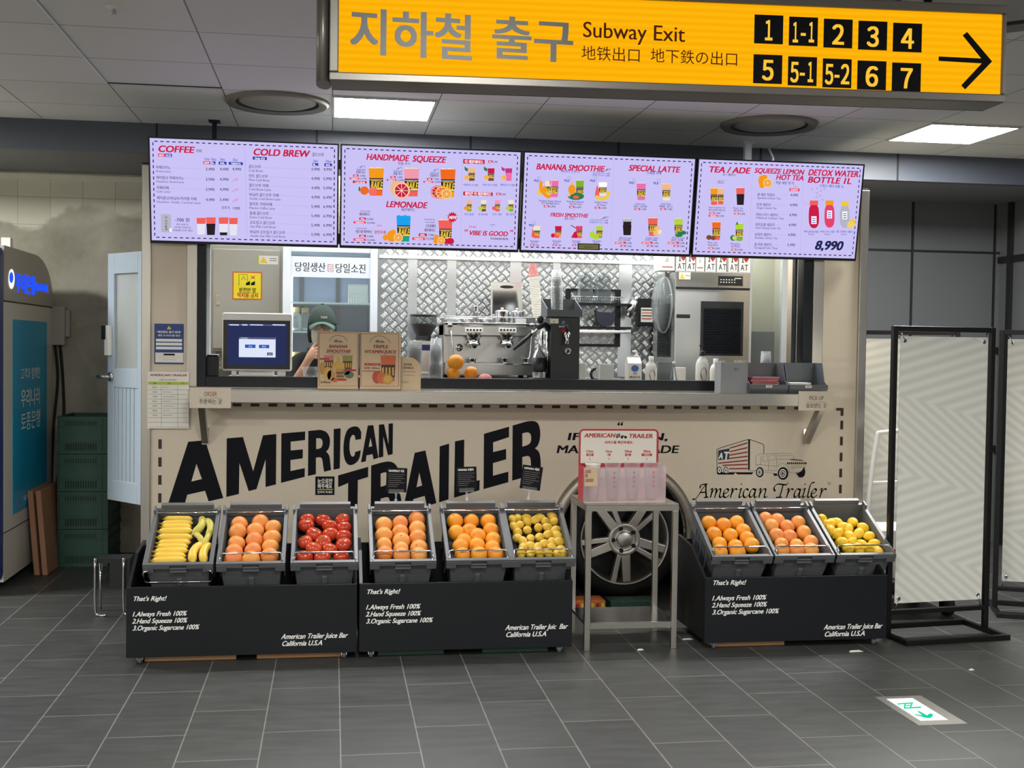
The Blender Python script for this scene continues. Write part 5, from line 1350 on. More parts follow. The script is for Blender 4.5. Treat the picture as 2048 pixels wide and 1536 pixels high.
a.build('header_print', bkp)
bz = onY(1240, 934, 5.93).z
a = MB(); a.box(bx0, bx0 + .003, 5.932, bk_y - .001, tz + .003, bz, 'acrylic_red'); a.build('side_panel', t)
a = MB()
a.box(bx0, bx1, 5.929, 5.932, tz + .003, bz, 'acrylic'); a.box(bx1 - .003, bx1, 5.932, bk_y - .001, tz + .003, bz, 'acrylic'); a.box(bx0 + .003, bx1 - .003, 5.932, bk_y - .001, tz, tz + .003, 'face_white')
a.box(bx0 + .003, bx1 - .003, bk_y - .006, bk_y - .001, tz + .003, bz - .02, 'face_white')
a.build('clear_box', t)
pf = Plane((0, 5.929, 0), crop=(1140, 840, 8.533), off=.0008)
a = MB(); a.rect(pf, 250, 820, 465, 1130, 'kraft'); 
for b, y, w_ in (('GOOD', 905, 95), ('IS', 975, 40), ('GOOD!', 1055, 135)): a.text(pf, b, 262, y, 262 + w_, 'ink_darkred', h=52, bold=.03, lift=.0008)
a.build('front_sticker', t)
# four sample cups standing in the clear box
def clear_cup(name, r0, r1, h, m='cup_plastic', n=24):
    a = MB(); a.lathe([(.0001, .004), (r0 * .9, .003), (r0, 0), (r0 + (r1 - r0) * .5, h * .5), (r1, h - .004), (r1 + .003, h - .003), (r1 + .003, h), (r1 - .002, h)], n=n, m=m)
    return a
sp_ = (bx1 - bx0 - .02) / 4
for k, (r0, r1, h, lb, pr) in enumerate(((.026, .042, .115, 'white paper', '13 oz'), (.028, .046, .118, 'clear plastic', '16 oz'), (.029, .046, .136, 'clear plastic', '24 oz'), (.030, .047, .128, 'clear plastic', '30 oz'))):
    a = clear_cup('c', r0, r1, h, 'paper' if k == 0 else 'cup_plastic'); 
    x = bx0 + .012 + sp_ * (k + .5)
    o = a.build('sample_cup'); o.location = (x, 5.995, tz + .0045 + .06 if k in (1, 3, 0) else tz + .0045 + .045)
    o.location.z = tz + .0045
    o.scale = (.92, .92, (bz - tz - .004 + .012 + .002 * k) / h)
    tag(o, '%s sample cup in the clear display box, under the %s label' % (lb, pr), 'cup', 'sample cups in the display box')
    if k:
        a = MB(); pl = Plane((0, -r1 * .93, 0), off=.002)
        a.text(Plane((x, 5.95, 0), off=.0), 'ADE', 0, 0, 1, 'ink_black') if False else None
        m_ = 'ink_grey' if k < 3 else 'ink_red'
        for j in range(4): a.fill(pl, [(-.006, h * (.35 + .12 * j)), (.006, h * (.36 + .12 * j)), (.006, h * (.43 + .12 * j)), (-.006, h * (.42 + .12 * j))], m_, uv=True)
        e = a.build('print'); e.parent = o
# ================================================================ left: bank machine, crates, cardboard
mat('atm_grey', '#c6c2b8', .4, var=.02); mat('atm_top', '#a8a399', .45, var=.04); mat('atm_blue', '#2c3b78', .35)
mat('poster_teal', '#1598c4', .35, var=.25, scale=2.5)
glow('atm_logo', '#1c46ff', 1.6); glow('atm_logo_white', '#f2f4ff', 1.2)
AX = -2.0
t = thing('bank_machine', 'grey bank cash machine kiosk with a teal poster at the left edge', 'bank machine', (AX - .3, 8.2, 0))
yn, yf, zt, zb = 7.62, 8.88, 2.14, .06
def prof(y0, y1, r1, r2):
    o = [(y0, zb + .0), (y1 - r2 * 2.2, zb)]
    o += [(y1 - r2 * 2.2 + r2 * 2.2 * sin(k * pi / 16), zb + r2 - r2 * cos(k * pi / 16)) for k in range(1, 9)]
    o += [(y1, zt - r1 * .55)] + [(y1 - r1 + r1 * cos(k * pi / 16), zt - r1 * .55 + r1 * .55 * sin(k * pi / 16)) for k in range(1, 9)]
    return o + [(y0, zt)]
a = MB(); a.prism(prof(yn, yf, .5, .3), lambda p, q, d: V((AX - d, p, q)), .6, 'atm_grey'); a.build('body', t)
a = MB()
o = [(yn, 1.80), (yf, 1.80), (yf, zt - .28)] + [(yf - .5 + .5 * cos(k * pi / 16), zt - .275 + .275 * sin(k * pi / 16)) for k in range(1, 9)] + [(yn, zt)]
a.prism(o, lambda p, q, d: V((AX + .004 - d, p, q)), .004, 'atm_top')
a.box(AX - .001, AX + .005, yn, yf, 1.795, 1.803, 'seam_black'); a.build('top_fascia', t)
a = MB()
a.prism([(-.02, 0.0)] + [(yn + .03 - .09 * sin(k * pi / 12), zb + .2 - .2 * cos(k * pi / 12)) for k in range(0, 7)][1:] if False else [(yn - .16, zb + .14), (yn, zb), (yn, zt), (yn - .12, zt - .05), (yn - .16, zt - .16)], lambda p, q, d: V((AX + .006 - d, p, q)), .61, 'atm_blue'); a.build('blue_side', t, bevel=.03)
a = MB(); y0, y1 = onX(25, 632, AX).y, onX(95, 640, AX).y - .03
a.box(AX, AX + .003, y0, y1, .45, 1.69, 'poster_teal'); ps = a.build('poster', t)
AP = Plane((AX + .003, 0, 0), (0, 1, 0), (0, 0, 1), off=.0008)
a = MB()
a.text(AP, '고객과 함께한', 42, 758, 80, 'ink_white', h=22); a.text(AP, '우리나라', 42, 812, 80, 'ink_white', h=33, bold=.01); a.text(AP, '토종은행', 42, 860, 80, 'ink_white', h=34, bold=.01); a.text(AP, '우리은행', 46, 1003, 84, 'ink_white', h=10)
for k, (x, h_) in enumerate(((44, 60), (50, 90), (56, 70), (64, 50), (70, 62))): a.rect(AP, x, 1000 - h_ - 5, x + 5, 990, 'ink_blue') if False else None
a.build('poster_lettering', ps)
AQ = Plane((AX + .006, 0, 0), (0, 1, 0), (0, 0, 1), off=.001)
a = MB(); a.disc(AQ, 23, 558, 6, 'atm_logo_white', 20); a.disc(AQ, 22, 555, 4, 'atm_logo', 11, lift=.001)
a.text(AQ, '우리은행', 31, 580, 70, 'atm_logo', h=36, bold=.05); a.text(AQ, 'BANK', 71, 580, 97, 'atm_logo', h=15, bold=.05); a.build('lit_logo', t)
a = MB(); a.box(AX - .004, AX + .001, yn, yf - .1, .36, .366, 'seam_black'); a.build('plinth_seam', t)
a = MB(); a.box(AX - .55, AX - .12, yn + .05, 8.3, 0, zb, 'black_plastic'); a.build('foot', t)
p = onX(14, 488, AX - .12)
a = MB(); a.box(p.x - .03, p.x + .03, p.y - .03, p.y + .03, zt - .003, zt + .09, 'white_plastic'); a.box(p.x - .045, p.x + .045, p.y - .045, p.y + .045, zt - .003, zt + .012, 'black_plastic')
tag(a.build('sensor_box', bevel=.004), 'small white sensor box on top of the bank machine', 'sensor')

mat('box_grey', '#a09c92', .5)
p0, p1 = onY(104, 690, 8.97), onY(134, 613, 8.97)
t = thing('junction_box', 'beige junction box on the old wall beside the bank machine', 'junction box', (p0.x, 8.96, p0.z))
a = MB(); a.box(p0.x, p1.x, 8.89, 8.979, p0.z, p1.z, 'box_grey'); a.build('housing', t, bevel=.006)
a = MB(); a.box(p1.x, p1.x + .03, 8.91, 8.979, p0.z + .06, p1.z - .03, 'box_grey'); a.build('cover', t, bevel=.004)
for dx, lb in ((0.0, 'left'), (.035, 'right')):
    a = MB(); a.tube(spline([(p0.x + .03 + dx, 8.93, p0.z), (p0.x + .05 + dx, 8.93, p0.z - .25), (p0.x + .02 + dx * 2, 8.93, p0.z - .6), (p0.x + .0 + dx, 8.93, .4), (p0.x - .02 + dx, 8.93, .0)]), .010, 8, 'rubber')
    tag(a.build('power_cable'), 'black cable hanging below the junction box, %s one of two' % lb, 'cable', 'cables below the junction box')

# ---- folded green crates in a stack of four
mat('bottle_green', '#1f4a3b', .5, var=.1); mat('bottle_green_dark', '#0e211b', .7)
gx0, gx1, gy0, gy1, gh = -1.868, -1.525, 8.44, 8.93, .2605
def green_crate(z):
    t = thing('green_crate', 'x', 'crate', ((gx0 + gx1) / 2, gy0, z), group='stack of green plastic crates')
    a = MB(); b_, h_ = .004, gh - .004
    a.box(gx0 + .01, gx1 - .01, gy0 + .008, gy1 - .008, z + .002, z + .01, 'bottle_green')
    for x0, x1, y0, y1 in ((gx0 + .008, gx1 - .008, gy0 + .006, gy0 + .014), (gx0 + .008, gx1 - .008, gy1 - .014, gy1 - .006), (gx0 + .006, gx0 + .014, gy0 + .006, gy1 - .006), (gx1 - .014, gx1 - .006, gy0 + .006, gy1 - .006)):
        a.box(x0, x1, y0, y1, z + .002, z + h_, 'bottle_green')
    for z0, z1 in ((z, z + .014), (z + .08, z + .088), (z + h_ - .075, z + h_ - .068), (z + h_ - .016, z + h_)):
        a.box(gx0, gx1, gy0, gy0 + .008, z0, z1, 'bottle_green'); a.box(gx1 - .008, gx1, gy0, gy1, z0, z1, 'bottle_green'); a.box(gx0, gx0 + .008, gy0, gy1, z0, z1, 'bottle_green')
    for x in (gx0 + .004, gx1 - .05, gx1 - .012): a.box(x, x + .008, gy0, gy0 + .008, z + .014, z + h_ - .016, 'bottle_green')
    for k in range(13):
        x = gx0 + .055 + k * .0165
        a.box(x, x + .009, gy0 + .0045, gy0 + .0062, z + .022, z + .072, 'bottle_green_dark'); a.box(x, x + .007, gy0 + .0045, gy0 + .0062, z + h_ - .062, z + h_ - .03, 'bottle_green_dark')
    a.build('body', t)
    return t
g0 = green_crate(0.0)
g0['label'] = 'dark green plastic crate on the floor, bottom of the stack of four'
for k, w_ in ((1, 'second from the bottom'), (2, 'second from the top'), (3, 'topmost')):
    dup(g0, (g0.location.x, g0.location.y, gh * k), label='dark green plastic crate, %s of the stack by the open door' % w_)
# ---- flattened cardboard leaning on the machine
def sheet(px0, px1, lab):
    b0 = onZ(px0, 1151, 0)
    a = MB(); x = b0.x
    a.hexa([(x, 8.14, 0.001), (x + .035, 8.14, 0.001), (x + .035, 8.72, 0.001), (x, 8.72, 0.001), (x - .05, 8.16, .56), (x - .015, 8.16, .56), (x - .015, 8.70, .56), (x - .05, 8.70, .56)], 'cardboard')
    tag(a.build('cardboard_sheet', bevel=.003), lab, 'cardboard', 'flattened cardboard beside the bank machine')
sheet(68, 75, 'folded brown cardboard leaning against the bank machine'); sheet(84, 100, 'folded brown cardboard beside the green crate stack')

# ================================================================ right: banner frames
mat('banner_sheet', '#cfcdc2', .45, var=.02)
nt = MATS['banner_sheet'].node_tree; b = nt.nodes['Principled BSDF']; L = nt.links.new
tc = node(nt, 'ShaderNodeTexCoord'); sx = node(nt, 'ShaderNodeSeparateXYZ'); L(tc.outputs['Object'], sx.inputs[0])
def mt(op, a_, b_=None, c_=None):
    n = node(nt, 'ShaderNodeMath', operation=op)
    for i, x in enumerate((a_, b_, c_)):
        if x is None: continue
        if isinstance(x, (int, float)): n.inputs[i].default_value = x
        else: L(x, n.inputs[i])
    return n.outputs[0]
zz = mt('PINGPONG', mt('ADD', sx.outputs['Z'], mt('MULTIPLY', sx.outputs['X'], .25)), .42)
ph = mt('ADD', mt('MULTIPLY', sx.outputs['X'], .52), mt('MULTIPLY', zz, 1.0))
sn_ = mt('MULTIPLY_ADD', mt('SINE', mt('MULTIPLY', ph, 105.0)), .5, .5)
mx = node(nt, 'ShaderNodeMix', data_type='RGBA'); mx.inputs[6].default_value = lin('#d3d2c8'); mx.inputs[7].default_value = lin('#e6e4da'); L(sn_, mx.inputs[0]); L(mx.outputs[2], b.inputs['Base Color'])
mat('frame_black', '#1c1b1a', .35, .4)
def banner(x0, y0, x1, y1, label, ztop=1.70, s0=.165, feet=True):
    p0, p1 = V((x0, y0, 0)), V((x1, y1, 0)); d = (p1 - p0); W_ = d.length; yaw = math.atan2(d.y, d.x)
    t = thing('banner_stand', label, 'banner stand', ((x0 + x1) / 2, (y0 + y1) / 2, 0), (0, 0, yaw), group='white banner stands')
    h = W_ / 2; a = MB(); b_ = .014
    a.box(-h - b_, -h + b_, -b_, b_, .028, ztop, 'frame_black'); a.box(h - b_, h + b_, -b_, b_, .028, ztop, 'frame_black')
    a.box(-h + b_, h - b_, -b_, b_, ztop - .028, ztop, 'frame_black'); a.box(-h + b_, h - b_, -b_, b_, .125, .150, 'frame_black'); build_local(a, 'frame', t, bevel=.002)
    a = MB()
    for s in (-1, 1): a.box(s * h - b_, s * h + b_, -.20, .20, 0, .028, 'frame_black')
    a.box(-h + b_, h - b_, -.20, -.172, 0, .028, 'frame_black'); a.box(-h + b_, h - b_, .172, .20, 0, .028, 'frame_black'); build_local(a, 'base', t, bevel=.002)
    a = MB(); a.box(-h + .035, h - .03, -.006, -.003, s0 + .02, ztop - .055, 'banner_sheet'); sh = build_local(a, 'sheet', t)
    for x in (-h + .06, h - .055):
        for z in (s0 + .045, ztop - .08):
            a = MB(); a.lathe([(.006, .0), (.011, -.001), (.012, .002), (.006, .003)], (x, -.0075, z), 14, 'chrome', 'y'); a.cyl((x, -.0072, z), (x, -.0064, z), .0065, n=12, m='black_plastic'); e = a.build('eyelet'); e.parent = sh
            z2 = ztop - .02 if z > 1 else .14; x2 = x + (-.025 if x < 0 else .025)
            a = MB(); a.tube([(x, -.008, z), (x2, .0, z2)], .0035, 6, 'chrome'); e = a.build('cord'); e.parent = sh
    return t
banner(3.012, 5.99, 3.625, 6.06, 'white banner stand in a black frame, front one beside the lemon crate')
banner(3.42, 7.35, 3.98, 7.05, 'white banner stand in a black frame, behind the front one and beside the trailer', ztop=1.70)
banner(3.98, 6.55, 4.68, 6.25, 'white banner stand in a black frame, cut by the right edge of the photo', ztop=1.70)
# ---- white cart between the stands
t = thing('hand_cart', 'white folding cart half hidden behind the front banner stand', 'cart', (3.35, 6.6, 0))
a = MB()
a.tube(spline([(3.16, 6.55, .22), (3.15, 6.55, .6), (3.20, 6.56, 1.02), (3.26, 6.57, 1.08), (3.62, 6.65, 1.08), (3.68, 6.66, 1.0), (3.66, 6.66, .22)], 4), .014, 10, 'white_plastic')
a.tube([(3.16, 6.55, .78), (3.67, 6.66, .78)], .010, 8, 'white_plastic'); a.build('handle', t)
a = MB(); a.box(3.14, 3.70, 6.40, 6.95, .16, .22, 'black_plastic'); a.build('platform', t, bevel=.01)
for x in (3.2, 3.62):
    for y in (6.46, 6.88):
        a = MB(); a.cyl((x - .02, y, .06), (x + .02, y, .06), .06, n=18, m='rubber'); a.box(x - .028, x + .028, y - .02, y + .02, .06, .16, 'black_plastic'); a.build('caster', t)
a = MB(); a.box(3.2, 3.6, 6.5, 6.85, .22, .50, 'paper'); a.box(3.199, 3.601, 6.499, 6.851, .36, .39, 'ink_red')
tag(a.build('carton'), 'white and red carton lying on the white cart', 'carton')

# ================================================================ floor exit light and litter
glow('exit_white', '#f6fffc', 1.15); glow('exit_green', '#12d9a6', 1.0)
mat('exit_rim', '#a8a59e', .4, .7)
t = thing('floor_exit_light', 'lit white floor exit light with green running figure and arrow', 'exit light', (2.54, 4.74, 0))
a = MB(); a.box(2.43, 2.65, 4.54, 4.94, 0.0, .0025, 'exit_rim'); a.build('rim', t)
a = MB(); a.box(2.468, 2.592, 4.595, 4.902, .0025, .004, 'exit_white'); a.build('light_panel', t)
G2 = Plane((2.468, 4.595, .004), (1, 0, 0), (0, 1, 0), off=.0007, crop=(1740, 1370, 8.533))
a = MB()
for q in ([(460, 318), (735, 298), (738, 320), (465, 336)], [(585, 325), (612, 325), (602, 408), (575, 408)], [(590, 388), (868, 370), (872, 394), (580, 408)], [(700, 322), (724, 322), (704, 388), (676, 388)], [(612, 350), (690, 336), (690, 352), (615, 368)]):
    a.fill(G2, q, 'exit_green')
a.fill(G2, [(800, 445), (850, 452), (975, 522), (1000, 498), (1040, 486), (1078, 510), (1062, 546), (1020, 568), (940, 562), (870, 538), (770, 518), (765, 500), (890, 518), (840, 478)], 'exit_green')
a.build('pictogram', t)
for i, (px, py, l_) in enumerate(((1281, 1300, 'crumpled white scrap of paper on the floor in front of the steel table'), (1375, 1279, 'flat white scrap of paper on the floor beside the right fruit stand'), (1712, 1303, 'thin white scrap of paper on the floor before the right stand\'s right end'), (1943, 1340, 'tiny white scrap of paper on the floor near the right edge'))):
    p = onZ(px, py); a = MB(); w_ = (.018, .03, .04, .014)[i]
    a.hexa([(p.x - w_, p.y - .01, 0), (p.x + w_, p.y - .004, 0), (p.x + w_ * .8, p.y + .012, 0), (p.x - w_ * .9, p.y + .008, 0), (p.x - w_ * .8, p.y - .006, .008), (p.x + w_ * .6, p.y - .004, .004), (p.x + w_ * .5, p.y + .008, .006), (p.x - w_ * .6, p.y + .006, .003)], 'paper')
    tag(a.build('paper_scrap'), l_, 'litter', 'paper scraps on the floor')
# wire basket stand glimpsed between the door and the left stand
t = thing('folding_stool', 'dark folding stool with chrome legs behind the left fruit stand', 'stool', (-1.2, 6.95, 0))
a = MB(); a.box(-1.33, -1.13, 6.9, 7.05, .30, .325, 'black_plastic'); a.box(-1.24, -1.13, 6.90, 7.05, .15, .30, 'black_plastic'); a.build('seat', t)
for x in (-1.315, -1.16):
    a = MB(); a.tube(spline([(x, 6.885, .33), (x, 6.885, .05), (x + .02, 6.885, .008), (x + .06, 6.885, .008)], 4), .008, 8, 'chrome'); a.tube([(x, 7.04, .31), (x, 7.04, .008)], .008, 8, 'chrome'); a.build('leg', t)
# crates seen under the trailer past the wheel
mat('fruit_box', '#c46a2a', .6, var=.35, scale=20)
for i, (p0, p1, y, yt, m, nm, lb) in enumerate(((1150, 1211, 6.74, 1203, 'fruit_box', 'fruit_box', 'low orange printed carton on the floor between the steel table and wheel'), (1222, 1312, 6.76, 1204, 'tray_green', 'green_tray', 'dark green tray on the floor behind the steel table'))):
    q0, q1 = onY(p0, yt, y), onY(p1, yt, y); x0, x1, h_ = q0.x, q1.x, q0.z
    a = MB(); a.box(x0, x1, y, y + .15, 0, h_, m)
    for k in range(6):
        w_ = (x1 - x0) / 6; a.box(x0 + w_ * (k + .2), x0 + w_ * (k + .8), y - .003, y, h_ * .25, h_ * .8, 'ink_yellow' if i == 0 and k % 2 else ('bottle_green' if i else 'ink_darkred'))
    tag(a.build(nm, bevel=.004), lb, 'box')

# ================================================================ signs and notices on the trailer
SL = Plane((0, 6.796, 0), off=.0008)
def plate(px0, py0, px1, py1, y, name, label, m='kraft_white', th=.003, group=None):
    p, q = onY(px0, py1, y), onY(px1, py0, y)
    t = thing(name, label, {'notice': 'notice'}.get(name, 'sign'), ((p.x + q.x) / 2, y, p.z), group=group)
    a = MB(); a.box(p.x, q.x, y, y + th, p.z, q.z, m); a.build('plate', t)
    return t
mat('kraft_white', '#d9cdb8', .5, var=.02)
t = plate(379, 776, 462, 816, 6.796, 'order_sign', 'small beige ORDER sign at the left end of the counter ledge', group='order and pick-up plates')
a = MB(); a.text(SL, 'ORDER', 408, 792, 434, 'ink_darkred', h=8.5); a.stroke(SL, [(398, 796), (444, 796.4)], .0016 * 2350 / 6.9, 'ink_grey'); a.text(SL, '주문하는 곳', 398, 807, 444, 'ink_black', h=9, bold=.01); a.build('lettering', t)
t = plate(1597, 783, 1668, 821, 6.796, 'pickup_sign', 'small beige PICK UP sign at the right end of the counter ledge', group='order and pick-up plates')
a = MB(); a.text(SL, 'PICK UP', 1619, 800, 1647, 'ink_brown', h=8); a.stroke(SL, [(1612, 804), (1652, 804.4)], .0016 * 2350 / 6.9, 'ink_grey'); a.text(SL, '음료받는 곳', 1612, 815, 1653, 'ink_brown', h=8.5, bold=.01); a.build('lettering', t)
NB = Plane((0, YF - .003, 0), off=.0008, crop=(270, 620, 5.91))
t = plate(308.5, 648, 367.5, 728, YF - .003, 'notice', 'blue notice with white stripes on the left cream pillar', 'ink_blue', .003, 'notices on the left pillar')
a = MB(); a.fill(NB, [(402, 185), (375, 228), (432, 228)], 'ink_yellow'); a.text(NB, '“개인정보 불가 안내”', 255, 270, 545, 'ink_white', h=26, bold=.03); a.text(NB, '매장 내 주의사항 안내', 272, 310, 530, 'ink_white', h=22, bold=.02)
for y in (340, 385, 432): a.rect(NB, 248, y, 556, y + 36, 'ink_white'); a.rect(NB, 290, y + 16, 520, y + 20, 'ink_grey', lift=.0006)
a.rect(NB, 240, 502, 572, 622, 'paper'); a.rect(NB, 338, 515, 470, 537, 'ink_black', lift=.0006); a.rect(NB, 290, 556, 530, 560, 'ink_grey', lift=.0006); a.rect(NB, 330, 585, 482, 589, 'ink_grey', lift=.0006); a.build('lettering', t)
t = plate(294.5, 744, 378, 857, YF - .0235, 'notice', 'white price table with a green header hanging below the blue notice', 'paper', .0025, 'notices on the left pillar')
NC = Plane((0, YF - .0235, 0), off=.0008, crop=(270, 620, 5.91))
a = MB(); a.text(NC, 'AMERICAN TRAILER', 175, 778, 615, 'ink_darkred', h=22, bold=.03, shear=.2); a.text(NC, '<원산지 표시판>', 285, 834, 495, 'ink_black', h=20); a.rect(NC, 155, 846, 632, 884, 'ink_green')
for x, b_ in ((215, '품목'), (385, '원산지'), (545, '비고')): a.text(NC, b_, x, 876, x + 40, 'ink_black', h=20, lift=.0006)
for k in range(9): a.stroke(NC, [(155, 942 + k * 55), (632, 944 + k * 55)], 3, 'ink_grey')
for k, b_ in enumerate(('원두', '오렌지', '자몽', '바나나', '토마토', '레몬', '우유')): a.text(NC, b_, 205, 922 + k * 55, 262, 'ink_black', h=18); a.stroke(NC, [(325, 914 + k * 55), (400 + (k * 37) % 90, 915 + k * 55)], 4, 'ink_grey')
for x in (312, 505): a.stroke(NC, [(x, 890), (x, 1385)], 3, 'ink_grey')
a.build('lettering', t)
P9 = Plane((0, YF - .003, 0), off=.0008)
t = plate(630.5, 953, 669, 990, YF - .003, 'notice', 'small square black notice with a yellow line below the letter R', 'ink_black', .003)
a = MB(); a.text(P9, '눈으로만', 635, 966, 665, 'ink_white', h=9, bold=.03); a.text(P9, '봐주세요', 635, 976, 664, 'ink_white', h=9, bold=.03); a.rect(P9, 634.5, 978, 666, 979.5, 'ink_yellow'); a.text(P9, '만지지 마세요', 635, 986.5, 665, 'ink_white', h=5, bold=.02); a.build('lettering', t)
# ================================================================ inside the trailer
YW = TYB - .10          # face of the tread plate wall
def span(px0, py0, px1, py1, y):
    p, q = onY(px0, py1, y), onY(px1, py0, y); return p.x, q.x, p.z, q.z
mat('cabinet_grey', '#a9a89e', .45, var=.02); mat('fridge_white', '#e3e9f2', .35, var=.02); mat('fridge_inside', '#a9b3cc', .5, var=.03)
mat('paper_red', '#c9837c', .6, var=.5, scale=40); mat('coffee_beans', '#33201a', .6, var=.4, scale=90, bump=.6, bscale=120); mat('label_yellow', '#f2e01e', .5); mat('label_orange', '#d9632a', .5); mat('cap_yellow', '#f4d98a', .4)
mat('juice_red', '#d8506a', .2); mat('bottle_white', '#efece4', .3); mat('milk_blue', '#3f74b5', .5); mat('brown_label', '#8a744e', .5); mat('grey_card', '#c3c4c2', .5); mat('machine_steel', '#c6c7c5', .24, 1.0, var=.06, scale=3, stretch=(30, 30, 1))
mat('vent_black', '#14181b', .4); mat('led_blue', '#7aa4e8', .4)
clear('bottle_clear', tint='#e9f2f4', body=.16)
clear('lid_clear', tint='#dfe3e3', body=.10, col='#a9b0b0')

# ---- electrical cabinet
x0, x1 = -.836, -.345; z0, z1 = 1.50, 2.235
t = thing('electrical_cabinet', 'grey metal electrical cabinet on the back wall above the order terminal', 'electrical cabinet', ((x0 + x1) / 2, 8.45, z0))
a = MB(); a.box(x0, x1, 8.33, YW - .001, z0, z1, 'cabinet_grey'); a.build('housing', t, bevel=.003)
a = MB(); a.box(x0 + .02, x1 - .02, 8.312, 8.329, z0 + .02, z1 - .03, 'cabinet_grey'); dr = a.build('door', t, bevel=.003)
a = MB(); a.box(x0 + .045, x0 + .068, 8.300, 8.312, 1.82, 1.89, 'chrome'); a.box(x0 + .052, x0 + .061, 8.294, 8.300, 1.84, 1.88, 'steel'); a.build('latch', dr)
CP = Plane((0, 8.311, 0), off=.001)
a = MB(); a.rect(CP, 465, 543, 524, 600, 'label_orange'); a.rect(CP, 467.5, 545.5, 521.5, 597.5, 'label_yellow', lift=.0005)
K2 = 'ink_black'
a.stroke(CP, [(478, 571), (478, 549), (495, 549), (495, 562)], .012 * 2350 / 6.9 / 3, 'stem_green', lift=.001); a.stroke(CP, [(483, 560), (487, 552), (491, 560)], 1.5, 'stem_green', lift=.001)
for x in (492, 502): a.fill(CP, [(x, 566), (x + 8, 562), (x + 8, 570), (x, 571)], K2, lift=.001)
a.stroke(CP, [(502, 552), (510, 558)], 1.6, 'ink_red', lift=.001); a.stroke(CP, [(510, 552), (502, 558)], 1.6, 'ink_red', lift=.001)
a.text(CP, '분전반 앞', 478, 584, 512, K2, h=9, bold=.02, lift=.001); a.text(CP, '적치물 금지', 474, 594, 516, 'ink_red', h=9, bold=.03, lift=.001); a.build('warning_sticker', dr)
a = MB(); a.rect(CP, 515, 511, 556, 529, 'paper'); a.rect(CP, 515, 511, 518, 529, 'ink_green', lift=.0004); a.fill(CP, [(527, 513), (535, 526), (519.5, 526)], 'ink_yellow', lift=.0005); a.stroke(CP, [(539, 517), (553, 517.5)], 1.4, 'ink_blue', lift=.0005); a.stroke(CP, [(539, 521), (553, 521.5)], 1.4, 'ink_blue', lift=.0005); a.build('caution_sticker', dr)

# ---- glass-door refrigerator
x0, x1, y0, y1, z0, z1 = -.335, .300, 8.06, 8.60, FLZ, 2.25
t = thing('display_refrigerator', 'tall white glass-door refrigerator behind the person in the cap', 'refrigerator', ((x0 + x1) / 2, y0, z0))
a = MB(); e = .045
a.box(x0, x0 + e, y0 + .05, y1, z0, z1, 'fridge_white'); a.box(x1 - e, x1, y0 + .05, y1, z0, z1, 'fridge_white'); a.box(x0 + e, x1 - e, y0 + .05, y1, z1 - .06, z1, 'fridge_white'); a.box(x0 + e, x1 - e, y0 + .05, y1, z0, z0 + .2, 'fridge_white')
a.box(x0 + e, x1 - e, y1 - .03, y1, z0 + .2, z1 - .06, 'fridge_inside'); a.build('cabinet', t, bevel=.004)
a = MB()
for q in ((x0, x0 + .055, z0 + .12, z1), (x1 - .05, x1, z0 + .12, z1), (x0 + .055, x1 - .05, z1 - .07, z1), (x0 + .055, x1 - .05, z0 + .12, z0 + .2)): a.box(q[0], q[1], y0, y0 + .045, q[2], q[3], 'fridge_white')
dr = a.build('door', t, bevel=.004)
a = MB(); a.box(x0 + .055, x1 - .05, y0 + .018, y0 + .026, z0 + .2, z1 - .07, 'window_glass'); a.build('pane', dr)
FPn = Plane((0, y0 + .017, 0), off=.001)
a = MB(); a.rect(FPn, 581, 512, 742, 557, 'fridge_white'); a.text(FPn, '당일생산', 590, 541, 651, 'ink_navy', h=17, bold=.012, lift=.0006); a.text(FPn, '당일소진', 671, 544, 731, 'ink_navy', h=17, bold=.012, lift=.0006)
a.stroke(FPn, [(656, 529), (666, 529.5), (666, 543.5), (656, 543), (656, 529)], 1.4, 'ink_red', lift=.0006)
for y in (533, 537, 540): a.stroke(FPn, [(658, y), (664, y + .2)], 1.1, 'ink_red', lift=.0006)
a.build('header_sign', dr)
a = MB(); a.box(x0 + e + .005, x0 + e + .02, y0 + .07, y0 + .085, .6, 2.1, 'led_white'); a.build('light_strip', t)  # glowing strip added to go with the refrigerator's fill light
ld = bpy.data.lights.new('fridge_fill_light', 'AREA'); ld.shape = 'RECTANGLE'; ld.size = .5; ld.size_y = .05; ld.energy = 1.0; ld.color = (.88, .93, 1)  # unseen fill light, added to brighten the inside of the refrigerator
lo_ = bpy.data.objects.new('fridge_fill_light', ld); COL.objects.link(lo_); lo_.parent = t; lo_.location = (0, .14, z1 - .07 - z0)
for z in (.62, 1.0, 1.34, 1.648, 1.845):
    a = MB(); a.box(x0 + e, x1 - e, y0 + .06, y1 - .03, z - .012, z, 'fridge_white'); a.build('shelf', t)
a = MB(); a.box(x0 + .10, x0 + .13, y1 - .05, y1 - .031, 1.7, 2.15, 'grey_plastic'); a.box(.02, .05, y1 - .05, y1 - .031, 1.7, 2.15, 'grey_plastic'); a.build('shelf_rails', t)
for i, (px, z, lb) in enumerate(((592, 1.846, 'upper'), (592, 1.649, 'lower'), (612, 1.649, 'x'))):
    pass
